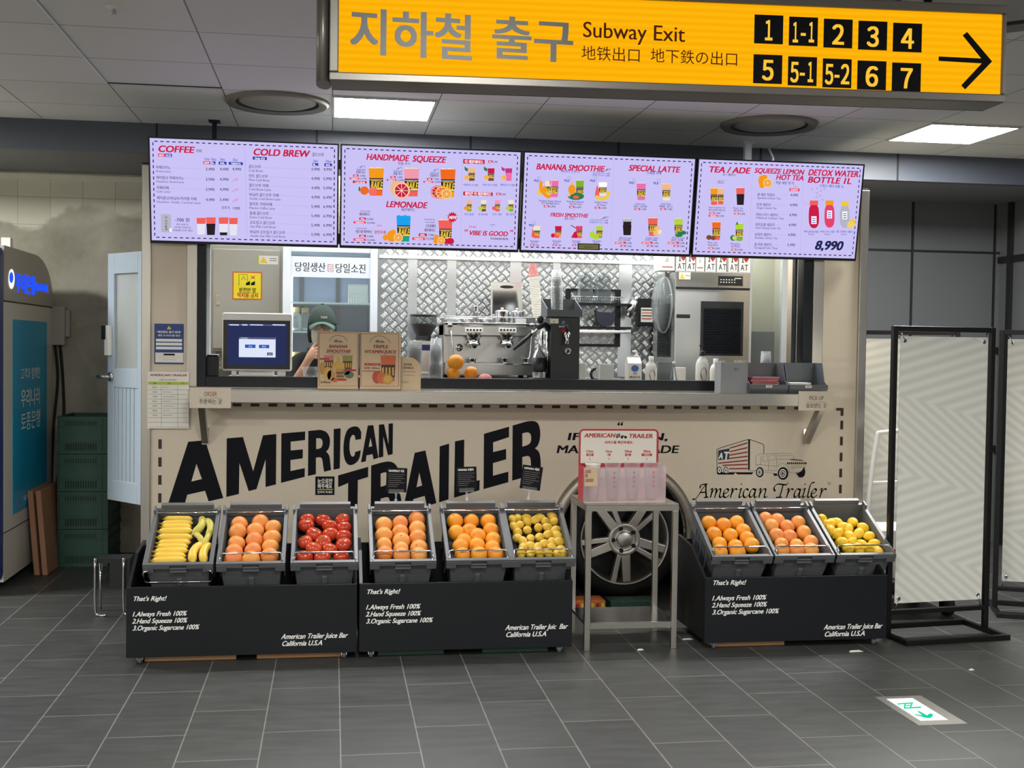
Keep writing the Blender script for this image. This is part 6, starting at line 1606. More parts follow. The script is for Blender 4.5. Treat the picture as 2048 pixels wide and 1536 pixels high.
def jug(px, z, y, juice, lab):
    x = onY(px, 620, y).x; h = .155
    t = thing('juice_bottle', lab, 'bottle', (x, y, z), group='bottles in the refrigerator')
    a = MB(); a.lathe([(.0001, 0), (.034, 0), (.037, .006), (.037, .09), (.03, .115), (.022, .125), (.022, .13)], (x, y, z), 20, 'bottle_clear'); a.build('body', t)
    a = MB(); a.lathe([(.0001, .004), (.033, .004), (.034, .05 if juice else .02), (.0001, .05 if juice else .02)], (x, y, z), 20, 'juice_red' if juice else 'white_plastic'); a.build('juice', t)
    a = MB(); a.lathe([(.026, .126), (.028, .13), (.028, .155), (.026, .16), (.0001, .16)], (x, y, z), 20, 'cap_yellow'); a.build('cap', t)
jug(591, 1.649, 8.17, False, 'clear bottle with a yellow cap on the refrigerator shelf, upper left of the cap'); jug(610, 1.649, 8.24, False, 'clear bottle behind the first bottle on the refrigerator shelf, nearer the cap')
jug(591, 1.345, 8.17, True, 'bottle of pink juice with a yellow cap on the lower refrigerator shelf'); jug(608, 1.345, 8.24, True, 'bottle of pink juice beside the other on the lower refrigerator shelf')
xx0, xx1, zz0, zz1 = span(697, 571, 735, 606, 8.3)
a = MB()
zz0 = 1.8455
a.box(xx0, xx1, 8.26, 8.38, zz0, zz0 + .005, 'white_plastic')
for k in range(9):
    x = xx0 + (xx1 - xx0) * k / 8
    a.box(x - .003, x + .003, 8.258, 8.264, zz0, zz1, 'white_plastic')
for k in range(6):
    z = zz0 + (zz1 - zz0) * k / 5; a.box(xx0, xx1, 8.256, 8.262, z - .003, z + .003, 'white_plastic')
a.box(xx0 - .004, xx0 + .002, 8.26, 8.38, zz0, zz1, 'white_plastic'); a.box(xx1 - .002, xx1 + .004, 8.26, 8.38, zz0, zz1, 'white_plastic'); a.box(xx0, xx1, 8.376, 8.38, zz0, zz1, 'white_plastic')
tag(a.build('plastic_basket'), 'small white perforated basket on the top refrigerator shelf', 'basket')

# ---- order terminal
x0, x1, z0, z1 = -.655, -.242, 1.392, 1.742
t = thing('order_terminal', 'white order terminal with a dark touch screen on the counter\'s left end', 'order terminal', (-.45, 7.25, CTZ))
a = MB(); a.box(x0, x1, 7.225, 7.26, z0, z1, 'white_plastic'); a.build('housing', t, bevel=.014, segs=3)
a = MB(); a.box(x0 + .008, x1 - .012, 7.221, 7.226, z0 + .012, z1 - .045, 'black_plastic'); bz_ = a.build('bezel', t, bevel=.002)
glow('pos_navy', '#2a3158', 1.0); glow('pos_white', '#dfe6f8', 1.0); glow('pos_blue', '#2f56c4', 1.0); glow('pos_grey', '#535a80', 1.0)
TP = Plane((0, 7.2205, 0), off=.0008)
a = MB(); a.rect(TP, 456, 645, 573, 731, 'pos_navy'); a.rect(TP, 455, 648, 572, 652, 's_grey', lift=.0004)
for x0_, x1_ in ((459, 478), (484, 495), (500, 526), (545, 570)): a.rect(TP, x0_, 648.6, x1_, 651, 'pos_white', lift=.0008)
a.rect(TP, 478, 674, 551, 715, 'pos_white', lift=.0004); a.rect(TP, 478, 674, 551, 679, 'pos_grey', lift=.0008); a.rect(TP, 490, 689, 511, 696, 'pos_blue', lift=.0008); a.rect(TP, 518, 689.5, 538.5, 696.5, 'pos_blue', lift=.0008); a.rect(TP, 534, 705, 545.5, 711, 'pos_grey', lift=.0008)
for b_, x, y, x2 in (('취소', 497, 694.5, 505), ('확인', 524, 695, 532), ('닫기', 537, 710, 543), ('주문확인', 481, 678, 496)): a.text(TP, b_, x, y, x2, 'pos_white', lift=.0012)
a.build('screen', bz_)
a = MB(); a.box(-.62, -.29, 7.24, 7.40, CTZ, CTZ + .018, 'white_plastic'); a.box(-.56, -.35, 7.27, 7.31, CTZ + .018, 1.55, 'white_plastic'); a.box(-.60, -.57, 7.235, 7.27, 1.363, z0, 'white_plastic'); a.box(-.33, -.28, 7.235, 7.27, 1.363, z0, 'white_plastic'); a.build('stand', t, bevel=.004)

# ---- boards and cards on the ledge
LZ = 1.2955
def poster(px0, px1, py0, py1, name, label, grp):
    y = 6.93
    x0, x1, z0, z1 = span(px0, py0, px1, py1, y); z0 = LZ
    t = thing(name, label, 'sign', ((x0 + x1) / 2, y, z0), group=grp)
    a = MB(); a.box(x0, x1, y, y + .012, z0, z1, 'black_plastic'); a.build('backing', t)
    a = MB(); a.box(x0 + .002, x1 - .002, y - .0015, y, z0 + .003, z1 - .002, 'kraft'); a.bar(((x0 + x1) / 2, y + .012, z0 + .2), ((x0 + x1) / 2, y + .10, z0 + .004), .04, .006, 'black_plastic'); a.build('print', t)
    return t, Plane((0, y - .0015, 0), off=.0006, crop=(620, 650, 8.533))
def frame_lines(a, pl, x0, y0, x1, y1, m, w=9): a.stroke(pl, [(x0, y0), (x1, y0), (x1, y1), (x0, y1), (x0, y0)], w, m)
def pcup(a, pl, x, y0, y1, w, top, lift=.0006):
    h = y1 - y0; L_ = lambda f: x - w / 2 * (1 - .2 * f); R_ = lambda f: x + w / 2 * (1 - .2 * f)
    q = lambda f0, f1, m, l: a.fill(pl, [(L_(f0), y0 + h * f0), (R_(f0), y0 + h * f0), (R_(f1), y0 + h * f1), (L_(f1), y0 + h * f1)], m, lift=lift + l)
    q(0, .36, top, 0); q(.36, .85, 'ink_brown', 0); q(.85, 1, top, 0)
    for k in range(4):
        xa = L_(.6) + (R_(.6) - L_(.6)) * (k + .15) / 4; a.fill(pl, [(xa, y0 + h * .48), (xa + w * .12, y0 + h * .45), (xa + w * .12, y0 + h * .76), (xa, y0 + h * .78)], 'p_yellow', lift=lift + .0004)
for n_m, c_ in (('p_yellow', '#c9a24a'), ('p_pink', '#c4786e'), ('p_green', '#8a8a4a'), ('p_orange', '#c8663a'), ('p_banana', '#b98a45'), ('p_leaf', '#5f6a52'), ('p_grapefruit', '#b54a38')): mat(n_m, c_, .55)
t, pl = poster(634.5, 718, 663, 776, 'menu_card_board', 'kraft BANANA SMOOTHIE board on the counter ledge, left of the pair', 'kraft menu boards on the ledge')
a = MB(); frame_lines(a, pl, 155, 135, 810, 1040, 'ink_darkred')
a.stroke(pl, [(330, 280), (370, 215), (440, 180), (500, 178), (580, 205), (640, 275)], 10, 'ink_grey', smooth=True); a.fill(pl, [(405, 295), (412, 258), (470, 245), (478, 295)], 'ink_grey'); a.fill(pl, [(480, 295), (485, 272), (520, 262), (560, 285), (562, 298)], 'ink_grey')
a.text(pl, 'BANANA', 322, 388, 638, 'ink_darkred', h=52, bold=.03, shear=.22); a.text(pl, 'SMOOTHIE', 275, 470, 692, 'ink_darkred', h=52, bold=.03, shear=.22); a.stroke(pl, [(320, 492), (650, 494)], 5, 'ink_grey')
pcup(a, pl, 320, 520, 760, 170, 'p_pink'); pcup(a, pl, 640, 520, 790, 175, 'p_green'); a.fill(pl, [(375, 745), (395, 650), (455, 610), (455, 545), (500, 545), (505, 610), (575, 650), (595, 745)], 'p_yellow', lift=.0012); pcup(a, pl, 515, 745, 910, 160, 'p_banana', .0012)
for x, y, rx, ry, m in ((205, 740, 40, 110, 'p_banana'), (300, 830, 62, 120, 'p_yellow'), (360, 860, 66, 90, 'p_banana'), (420, 940, 55, 38, 'p_orange'), (670, 850, 78, 62, 'p_leaf'), (620, 800, 60, 50, 'p_leaf')): a.disc(pl, x, y, rx, m, ry, lift=.0018)
for x0, y0, x1, y1 in ((590, 755, 790, 788), (470, 915, 620, 950), (165, 565, 330, 592)): a.rect(pl, x0, y0, x1, y1, 'ink_red', lift=.0022)
a.text(pl, '8,490won', 180, 992, 355, 'ink_brown', h=36, bold=.03); a.build('lettering', t)
t, pl = poster(719, 803, 664.5, 777, 'menu_card_board', 'kraft TRIPLE VITAMIN JUICE board on the counter ledge, right of the pair', 'kraft menu boards on the ledge')
a = MB(); frame_lines(a, pl, 870, 150, 1515, 1042, 'ink_darkred')
a.stroke(pl, [(1015, 300), (1060, 230), (1140, 190), (1220, 190), (1310, 230), (1375, 310)], 10, 'ink_grey', smooth=True); a.fill(pl, [(1115, 300), (1122, 262), (1180, 250), (1188, 300)], 'ink_grey'); a.fill(pl, [(1190, 300), (1195, 275), (1230, 265), (1272, 288), (1275, 302)], 'ink_grey')
a.text(pl, 'TRIPLE', 1065, 392, 1330, 'ink_darkred', h=52, bold=.03, shear=.22); a.text(pl, 'VITAMIN JUICE', 920, 478, 1468, 'ink_darkred', h=52, bold=.03, shear=.22)
pcup(a, pl, 1335, 520, 960, 260, 'p_orange'); a.disc(pl, 1150, 890, 88, 'p_grapefruit', 110, lift=.0014); a.disc(pl, 1225, 905, 85, 'p_orange', 98, lift=.0018)
a.disc(pl, 1325, 925, 90, 'p_banana', 88, lift=.0022); a.disc(pl, 1325, 925, 68, 'p_yellow', 66, lift=.0026); a.rect(pl, 930, 650, 1200, 695, 'ink_red', lift=.0006); a.text(pl, '쥬스 트리플', 960, 686, 1170, 'kraft', h=30, lift=.0012)
a.text(pl, '8.7천', 925, 748, 1015, 'ink_brown', h=34, bold=.03); a.text(pl, '7,990won', 1040, 748, 1190, 'ink_brown', h=26, bold=.02); a.stroke(pl, [(895, 785), (1260, 790)], 12, 'ink_red'); a.build('lettering', t)
y = 6.945; x0, x1, z0, z1 = span(801, 715, 842, 775, y); z0 = LZ
t = thing('tent_card', 'beige card with a rounded top corner on the ledge beside the kraft boards', 'sign', ((x0 + x1) / 2, y, z0))
a = MB(); w_ = x1 - x0; r = .07
a.prism([(x0, z0), (x1, z0), (x1, z1 - r)] + [(x1 - r + r * cos(k * pi / 16), z1 - r + r * sin(k * pi / 16)) for k in range(1, 9)] + [(x0, z1)], lambda p, q, d: V((p, y + d, q)), .003, 'kraft'); a.bar(((x0 + x1) / 2, y + .003, z0 + .09), ((x0 + x1) / 2, y + .07, z0 + .003), .03, .003, 'kraft'); a.build('card', t)
pl = Plane((0, y, 0), off=.0006, crop=(800, 600, 8.083)); a = MB()
a.text(pl, '종이컵을', 60, 1056, 190, 'ink_brown', h=34, bold=.02); a.text(pl, '사용하세요 줄', 40, 1112, 215, 'ink_brown', h=36, bold=.02); a.stroke(pl, [(40, 1160), (255, 1162)], 8, 'ink_grey'); a.stroke(pl, [(60, 1215), (235, 1217)], 5, 'ink_grey'); a.text(pl, '환경보호', 20, 1342, 140, 'ink_grey', h=34); a.build('lettering', t)

# ---- stacks of cups: every nested cup on its own
def cup_mesh(name, r0, r1, h, m):
    a = MB(); a.lathe([(.0001, .003), (r0 * .92, .002), (r0, 0), ((r0 + r1) / 2, h / 2), (r1, h - .005), (r1 + .0032, h - .004), (r1 + .0032, h), (r1 - .001, h)], n=20, m=m)
    return a.build(name)
def cup_stack(px, y, z, n, step, r0, r1, h, m, what, where, grp, inverted=False, lean=(0, 0), last=None):
    x = onY(px, 700, y).x
    for k in range(n):
        o = cup_mesh('cup', r0, r1, h, m) if k == 0 else dup(o0)
        if k == 0: o0 = o
        o.rotation_euler = (pi + lean[1] if inverted else lean[1], lean[0], 0)
        zz = z + step * k + (h if inverted else 0)
        o.location = (x + lean[0] * step * k, y - lean[1] * step * k, zz)
        top = n - k
        tag(o, '%s %s, %s' % (what, where, 'topmost of its stack' if top == 1 else (ORD[top] + ' from top')), 'cup', grp)
    if last:
        o.data = o.data.copy(); o.data.materials[0] = MATS[last[1]]; o['label'] = o['label'].replace('white', 'red printed')
    return o0, x
CZ = CTZ + .0005
o, x = cup_stack(830, 7.30, CZ, 6, .0125, .033, .042, .185, 'cup_plastic', 'clear plastic cup', 'beside the beige card', 'clear cups beside the beige card')
a = MB()
def curved(a, cx, cy, r, b, z, h, w, m, a0=-.7):
    vs_, fs = glyphs(b); xb = max(q[0] for q in vs_); yb_ = max(q[1] for q in vs_)
    a.add([(cx + r * sin(a0 + q[0] / xb * w), cy - r * cos(a0 + q[0] / xb * w), z + q[1] / yb_ * h) for q in vs_], fs, m)
curved(a, 0, 0, .0425, 'On', .085, .05, 1.3, 'ink_red')
e = a.build('print'); e.parent = o
cup_stack(872, 7.34, CZ, 11, .0095, .034, .043, .165, 'cup_plastic', 'upside-down clear cup', 'left of the espresso machine', 'upside-down clear cups', inverted=True)
cup_stack(1532, 7.30, CZ, 7, .011, .031, .04, .14, 'cup_plastic', 'upside-down clear cup', 'behind the napkin bins', 'clear cups behind the napkin bins', inverted=True)

# ---- oranges and a grapefruit half on the counter
for i, (px, z, r, yy, lb) in enumerate(((907, CTZ + .042, .043, 7.30, 'orange on the counter under the other orange'), (942, CTZ + .044, .045, 7.32, 'orange on the counter right of the stacked pair'), (911, CTZ + .112, .052, 7.31, 'big orange resting on top of another on the counter'))):
    o = dup(PROTO['orange'][0]); x = onY(px, 740, yy).x; o.location = (x, yy, z); o.rotation_euler = (1.2 + i, .4, i); o.scale = (r, r, r * .95); tag(o, lb, 'orange', 'oranges on the trailer counter')
a = MB(); x = onY(970, 755, 7.28).x
a.ball((x, 7.28, CTZ + .0), .05, .05, .045, 20, 10, 'p_pink', f=lambda p: V((p.x, p.y, max(p.z, 0)))); tag(a.build('grapefruit_half'), 'pale halved grapefruit lying on the counter by the oranges', 'grapefruit')
# ---- small clear tub in front of the person
a = clear_cup('c', .045, .055, .075); o = a.build('plastic_tub'); o.location = (onY(622, 740, 7.36).x, 7.36, CZ); tag(o, 'clear plastic tub on the counter in front of the person', 'tub')

# ---- coffee grinder
gx = onY(847, 650, 8.15).x; gy = 8.15
t = thing('coffee_grinder', 'coffee grinder with a clear hopper of dark beans left of the espresso machine', 'coffee grinder', (gx, gy, CTZ))
zt_, zb_ = onY(847, 631, gy).z, onY(847, 672, gy).z
a = MB(); a.lathe([(.05, zb_), (.068, zb_ + .03), (.088, zb_ + .07), (.093, zb_ + .10), (.093, zt_ - .004)], (gx, gy, 0), 28, 'smoke_plastic'); hp = a.build('hopper', t)
a = MB(); a.lathe([(.093, zt_ - .006), (.097, zt_), (.09, zt_ + .008), (.0001, zt_ + .010)], (gx, gy, 0), 28, 'black_plastic'); a.build('lid', hp)
a = MB(); a.lathe([(.048, zb_ + .002), (.064, zb_ + .03), (.083, zb_ + .07), (.085, zb_ + .082), (.0001, zb_ + .088)], (gx, gy, 0), 28, 'coffee_beans'); a.build('beans', hp)
a = MB(); a.box(gx - .085, gx + .085, gy - .09, gy + .16, CTZ, CTZ + .03, 'machine_steel'); a.box(gx - .075, gx + .075, gy - .03, gy + .14, CTZ + .03, zb_ - .03, 'machine_steel'); a.lathe([(.06, zb_ - .03), (.055, zb_)], (gx, gy, 0), 24, 'black_plastic'); a.build('body', t, bevel=.004)
a = MB(); a.box(gx - .02, gx + .06, gy - .034, gy - .03, zb_ - .10, zb_ - .06, 's_dark'); a.build('display', t)
# ---- espresso machine
x0, x1, y0, y1 = .757, 1.40, 8.0, 8.45; zt_, zb_ = 1.730, CTZ
t = thing('espresso_machine', 'wide chrome two-group espresso machine on the back counter', 'espresso machine', ((x0 + x1) / 2, y0, zb_))
a = MB(); a.box(x0, x1, y0 + .10, y1, zb_ + .02, zt_ - .02, 'machine_steel'); a.box(x0, x1, y0 + .02, y1, zt_ - .10, zt_ - .02, 'machine_steel'); a.box(x0 - .005, x1 + .005, y0, y1, zt_ - .02, zt_ - .008, 'chrome'); a.build('body', t, bevel=.006)
a = MB()
for s, e in (((x0, y0 + .01), (x1, y0 + .01)), ((x0, y1 - .01), (x1, y1 - .01))): a.tube([(s[0], s[1], zt_ + .03), (e[0], e[1], zt_ + .03)], .005, 8, 'chrome')
for x in (x0 + .01, (x0 + x1) / 2, x1 - .01): a.tube([(x, y0 + .01, zt_ - .008), (x, y0 + .01, zt_ + .03)], .004, 8, 'chrome')
a.build('cup_rail', t)
EP = Plane((0, y0 + .02, 0), off=.001)
a = MB(); a.rect(EP, 914, 645, 1052, 654, 'white_plastic'); a.text(EP, 'Espresso', 921, 652, 938, 'ink_red', bold=.02, lift=.0005); a.stroke(EP, [(966, 650), (1050, 652)], 1.4, 'ink_grey', lift=.0005); a.build('name_strip', t)
for px in (948, 1015):
    gx_ = onY(px, 660, y0).x; z_ = onY(px, 660, y0).z
    a = MB(); a.box(gx_ - .062, gx_ + .062, y0 - .002, y0 + .02, z_ - .016, z_ + .016, 'white_plastic')
    for k in range(5): a.cyl((gx_ - .045 + .0225 * k, y0 - .006, z_), (gx_ - .045 + .0225 * k, y0 - .002, z_), .0075, n=12, m='ink_navy')
    a.build('button_panel', t, bevel=.004)
    a = MB(); a.lathe([(.056, z_ - .018), (.056, z_ - .05), (.045, z_ - .055), (.045, z_ - .085), (.052, z_ - .09), (.052, z_ - .105), (.0001, z_ - .107)], (gx_, y0 + .05, 0), 28, 'chrome'); gh_ = a.build('group_head', t)
    a = MB(); a.cyl((gx_, y0 + .0, z_ - .10), (gx_ - .01, y0 - .13, z_ - .11), .013, .016, 12, 'black_plastic'); a.lathe([(.012, z_ - .107), (.012, z_ - .125)], (gx_, y0 + .05, 0), 12, 'chrome'); a.build('portafilter', gh_)
a = MB(); a.box(x0, x1, y0 - .04, y0 + .10, zb_ + .02, zb_ + .09, 'machine_steel'); a.box(x0, x1, y0 - .045, y0 + .10, zb_ + .09, zb_ + .10, 'chrome')
for k in range(14): a.box(x0 + .02 + k * .044, x0 + .05 + k * .044, y0 - .03, y0 + .09, zb_ + .10, zb_ + .1015, 'black_plastic')
a.build('drip_tray', t, bevel=.003)
for x in (x0 + .05, x1 - .05):
    for y in (y0, y1 - .05):
        a = MB(); a.cyl((x, y, zb_), (x, y, zb_ + .02), .02, n=12, m='black_plastic'); a.build('foot', t)
for s, px in ((1, 900), (-1, 1064)):
    p = onY(px, 650, y0)
    a = MB(); a.cyl((p.x, y0 + .02, p.z), (p.x, y0 - .02, p.z), .018, n=14, m='chrome'); a.tube(spline([(p.x, y0 + .0, p.z - .03), (p.x + .005 * s, y0 - .04, p.z - .06), (p.x + .02 * s, y0 - .05, p.z - .20), (p.x + .03 * s, y0 - .05, p.z - .24)], 4), .006, 8, 'chrome'); a.build('steam_wand', t)
p = onY(918, 695, y0 + .10); a = MB(); a.cyl((p.x, y0 + .098, p.z), (p.x, y0 + .085, p.z), .026, n=18, m='chrome')
for k in range(4): th = pi / 4 + k * pi / 2; a.cyl((p.x + .014 * cos(th), y0 + .0845, p.z + .014 * sin(th)), (p.x + .014 * cos(th), y0 + .083, p.z + .014 * sin(th)), .006, n=10, m='black_plastic')
a.build('pressure_gauge', t)
EZ = zt_ - .0075
def pot(px, y, r, h, z, name, label, cat, m='chrome', lid=True):
    x = onY(px, 650, y).x
    t = thing(name, label, cat, (x, y, z))
    a = MB(); a.lathe([(.0001, 0), (r * .96, 0), (r, .006), (r, h - .004), (r + .003, h), (r - .003, h)], (x, y, z), 28, m); a.build('body', t)
    if lid: a = MB(); a.lathe([(r, h), (r * .5, h + .008), (.0001, h + .01)], (x, y, z), 28, m); a.cyl((x, y, z + h + .008), (x, y, z + h + .025), .01, n=12, m=m); a.build('lid', t)
    return t
pot(1004, 8.14, .052, .085, EZ, 'steel_canister', 'shiny steel canister on the espresso machine, left of the pair', 'canister'); pot(1034, 8.20, .046, .085, EZ, 'steel_canister', 'shiny steel canister on the espresso machine, right of the pair', 'canister')
pot(951, 8.10, .021, .115, EZ, 'steel_tumbler', 'narrow tall steel tumbler on top of the espresso machine', 'tumbler', lid=False)
pot(1052, 7.985, .022, .035, zb_ + .1016, 'shot_cup', 'small steel shot cup on the drip tray, right one', 'cup', lid=False); pot(1010, 7.985, .022, .035, zb_ + .1016, 'shot_cup', 'small steel shot cup on the drip tray, middle one', 'cup', lid=False); pot(945, 7.99, .026, .03, zb_ + .1016, 'shot_cup', 'small steel shot cup on the drip tray, left one', 'cup', lid=False)
x = onY(1043, 640, 8.09).x; a = MB(); a.box(x - .04, x + .03, 8.06, 8.11, EZ, EZ + .045, 'grey_card'); tag(a.build('paper_box', bevel=.003), 'small pale paper box on the espresso machine before the canisters', 'box')
x0_, x1_, z0_, z1_ = span(980, 565, 1045, 640, 8.40); a = MB()
def leanbox(a, y0, y1, dz, m, x0, x1, z0, z1): a.hexa([(x0, y0, z0), (x1, y0, z0), (x1, y0 + .012, z0), (x0, y0 + .012, z0), (x0, y1, z1), (x1, y1, z1), (x1, y1 + .012, z1), (x0, y1 + .012, z1)], m)
t = thing('steel_tray', 'steel cutting tray with a handle slot leaning behind the canisters', 'tray', ((x0_ + x1_) / 2, 8.36, EZ))
leanbox(a, 8.36, 8.385, 0, 'machine_steel', x0_, x1_, EZ, z1_); a.build('plate', t, bevel=.006)
a = MB(); zz_ = z1_ - .035; a.prism([((x0_ + x1_) / 2 + .05 * cos(k * pi / 8), zz_ + .011 * sin(k * pi / 8)) for k in range(16)], lambda p, q, d: V((p, 8.383 - d, q)), .004, 'black_plastic'); a.build('handle_slot', t)
a = MB(); a.hexa([(x0_ + .015, 8.359, EZ + .02), (x1_ - .015, 8.359, EZ + .02), (x1_ - .015, 8.361, EZ + .02), (x0_ + .015, 8.361, EZ + .02), (x0_ + .015, 8.377, z1_ - .06), (x1_ - .015, 8.377, z1_ - .06), (x1_ - .015, 8.380, z1_ - .06), (x0_ + .015, 8.380, z1_ - .06)], 'chrome'); a.build('mirror_face', t)
# towers of cups at the right end of the machine
x = onY(1072, 635, 8.1).x; a = MB(); a.box(x - .07, x + .07, 8.04, 8.18, EZ, EZ + .04, 'grey_plastic'); tag(a.build('cup_tray', bevel=.004), 'low grey tray holding the tall tower of paper cups', 'tray')
cup_stack(1072, 8.10, EZ + .041, 26, .0115, .026, .035, .09, 'paper', 'white paper cup', 'on the espresso machine', 'tall tower of paper cups', inverted=True, lean=(-.12, 0), last=('paper', 'paper_red'))
# ---- black dispenser with taps, bin of cups on top
x0, x1, y0, y1 = 1.362, 1.548, 7.30, 7.50; zt_ = 1.752
t = thing('drink_dispenser', 'tall black drink dispenser on the counter right of the juice press', 'drink dispenser', ((x0 + x1) / 2, y0, CTZ))
a = MB(); a.box(x0, x1, y0, y1, CTZ, zt_, 'black_plastic'); a.build('body', t, bevel=.005)
DP = Plane((0, y0, 0), off=.001)
a = MB(); a.rect(DP, 1100, 637, 1117, 647, 'paper'); a.fill(DP, [(1105, 645), (1110, 645), (1107.5, 640)], 'ink_green', lift=.0004); a.text(DP, 'Pepsi', 1118, 656, 1134, 'ink_white', h=3.5, bold=.03) if False else a.text(DP, 'POWER', 1118, 655, 1135, 'ink_white', h=3.5, bold=.03)
a.stroke(DP, [(1124, 649), (1126, 642), (1130, 644), (1127, 648)], 1.8, 'led_blue'); a.disc(DP, 1127, 661, 5, 'ink_red', 4.5); a.build('badges', t)
a = MB(); cx_ = onY(1132, 672, y0).x; cz_ = onY(1132, 672, y0).z
a.cyl((cx_, y0, cz_), (cx_, y0 - .05, cz_ + .01), .022, .018, 16, 'chrome'); a.cyl((cx_, y0 - .045, cz_ + .01), (cx_ - .005, y0 - .055, cz_ - .05), .012, n=12, m='chrome'); a.cyl((cx_, y0 - .04, cz_ + .02), (cx_ - .012, y0 - .05, cz_ + .07), .009, .013, 12, 'black_plastic'); a.build('tap', t)
a = MB(); cz2 = onY(1134, 702, y0).z; a.cyl((cx_ + .01, y0, cz2), (cx_ + .01, y0 - .02, cz2), .02, n=16, m='chrome'); a.cyl((cx_ + .01, y0 - .02, cz2), (cx_ + .01, y0 - .024, cz2), .008, n=10, m='black_plastic'); a.build('dial', t)
t = thing('cup_bin', 'grey plastic bin with cups on top of the black dispenser', 'bin', ((x0 + x1) / 2, y0, zt_))
a = MB(); b0, b1 = x0 - .03, x1 + .01
a.box(b0, b1, y0 - .02, y1, zt_, zt_ + .006, 'grey_plastic'); a.box(b0, b1, y0 - .02, y0 - .014, zt_ + .006, zt_ + .045, 'grey_plastic'); a.box(b0, b1, y1 - .006, y1, zt_ + .006, zt_ + .12, 'grey_plastic')
for x in (b0, b1 - .006): a.hexa([(x, y0 - .014, zt_ + .006), (x + .006, y0 - .014, zt_ + .006), (x + .006, y1 - .006, zt_ + .006), (x, y1 - .006, zt_ + .006), (x, y0 - .0135, zt_ + .05), (x + .006, y0 - .0135, zt_ + .05), (x + .006, y1 - .006, zt_ + .12), (x, y1 - .006, zt_ + .12)], 'grey_plastic')
a.build('shell', t)
cup_stack(1112, 7.40, zt_ + .0065, 14, .0135, .030, .038, .12, 'cup_plastic', 'upside-down clear cup', 'in the grey bin on the dispenser', 'tower of clear cups', inverted=True, lean=(-.03, 0))
# ---- lever juice press
jx, jy = onY(1080, 700, 7.34).x, 7.34
t = thing('juice_press', 'chrome and black lever juice press on the counter', 'juice press', (jx, jy, CTZ))
a = MB(); a.box(jx - .06, jx + .07, jy - .08, jy + .09, CTZ, CTZ + .02, 'black_plastic'); a.build('base', t, bevel=.004)
a = MB(); a.cyl((jx + .055, jy + .03, CTZ + .02), (jx + .055, jy + .03, 1.66), .014, n=14, m='chrome'); a.cyl((jx + .02, jy + .05, CTZ + .02), (jx + .02, jy + .05, 1.66), .010, n=12, m='chrome'); a.build('column', t)
a = MB(); a.lathe([(.0001, 1.400), (.042, 1.402), (.045, 1.41), (.045, 1.49), (.04, 1.492)], (jx - .005, jy, 0), 24, 'black_plastic'); a.lathe([(.043, 1.493), (.036, 1.515), (.018, 1.54), (.01, 1.56), (.01, 1.62)], (jx - .005, jy, 0), 24, 'chrome'); a.lathe([(.038, CTZ + .02), (.042, 1.40)], (jx - .005, jy, 0), 24, 'clear_plastic'); a.build('press_cup', t)
a = MB(); a.tube(spline([(jx + .06, jy + .03, 1.60), (jx + .065, jy + .02, 1.66), (jx + .03, jy, 1.70), (jx - .02, jy - .02, 1.685)], 5), .018, 12, 'black_plastic'); a.ball((jx + .0, jy, 1.735), .02, .02, .025, 14, 8, 'black_plastic'); a.build('head', t)
a = MB(); e0, e1 = onY(1063, 668, jy - .04), onY(1027, 700, jy - .08); a.tube([(jx - .005, jy - .02, 1.685), e0], .007, 10, 'chrome'); a.tube([e0, ((e0 + e1) / 2), e1], [.011, .014, .007], 12, 'black_plastic'); a.build('lever', t)

# ---- wall rack with hooks, containers, pouch, shaker
x0, x1, _, z1 = span(1140, 590, 1243, 694, 8.5); 
t = thing('wall_rack', 'black metal rack on the tread plate wall right of the dispenser', 'rack', ((x0 + x1) / 2, YW, 1.55))
a = MB(); zs = [onY(1200, q, 8.45).z for q in (579, 606, 653, 690)]
for x in (x0, x1): a.box(x - .018, x + .018, YW - .03, YW - .001, zs[3] - .012, zs[0] + .01, 'black_frame')
a.box(x0 + .018, x1 - .018, YW - .03, YW - .004, zs[3] - .012, zs[3] + .008, 'black_frame'); a.box(x0 + .018, x1 - .018, YW - .03, YW - .004, zs[0] - .006, zs[0] + .01, 'black_frame'); a.build('frame', t)
for z in (zs[1], zs[2]):
    a = MB(); a.box(x0 + .018, x1 + .07, YW - .16, YW - .031, z - .016, z, 'black_frame'); a.build('shelf', t)
a = MB(); a.tube([(x0, YW - .165, zs[1] + .045), (x1, YW - .165, zs[1] + .045)], .003, 8, 'chrome'); 
for k in range(22): x = x0 + .03 + (x1 - x0 - .05) * k / 21; a.tube([(x, YW - .165, zs[1]), (x, YW - .165, zs[1] + .045)], .0022, 6, 'chrome')
a.build('guard_rail', t)
z_ = onY(1200, 663, 8.4).z; a = MB(); a.tube([(x0 + .03, YW - .17, z_), (x1 + .06, YW - .17, z_)], .012, 10, 'white_plastic'); a.build('rail', t)
for px0, px1, lb in ((1160, 1186, 'left'), (1195, 1222, 'right')):
    c0, c1, _, c3 = span(px0, 552, px1, 600, 8.46); z0_ = zs[1] + .0005
    t = thing('clear_container', 'clear plastic container standing on the black rack, %s of the two' % lb, 'container', ((c0 + c1) / 2, 8.46, z0_), group='clear containers on the rack')
    a = MB(); a.box(c0, c1, 8.45, 8.56, z0_, c3, 'lid_clear'); a.build('box', t, bevel=.006)
    a = MB(); a.box(c0, c1, 8.448, 8.449, z0_ + .05, z0_ + .075, 'grey_plastic'); a.build('band', t)
    a = MB(); mx_ = (c0 + c1) / 2; a.box(c0 + .01, c1 - .01, 8.46, 8.55, c3, c3 + .012, 'lid_clear'); a.cyl((mx_, 8.5, c3 + .012), (mx_, 8.5, c3 + .03), .012, n=12, m='lid_clear'); a.build('lid', t)
c0, c1, _, c3 = span(1194, 622, 1231, 652, 8.42); z0_ = zs[2] + .0005; a = MB()
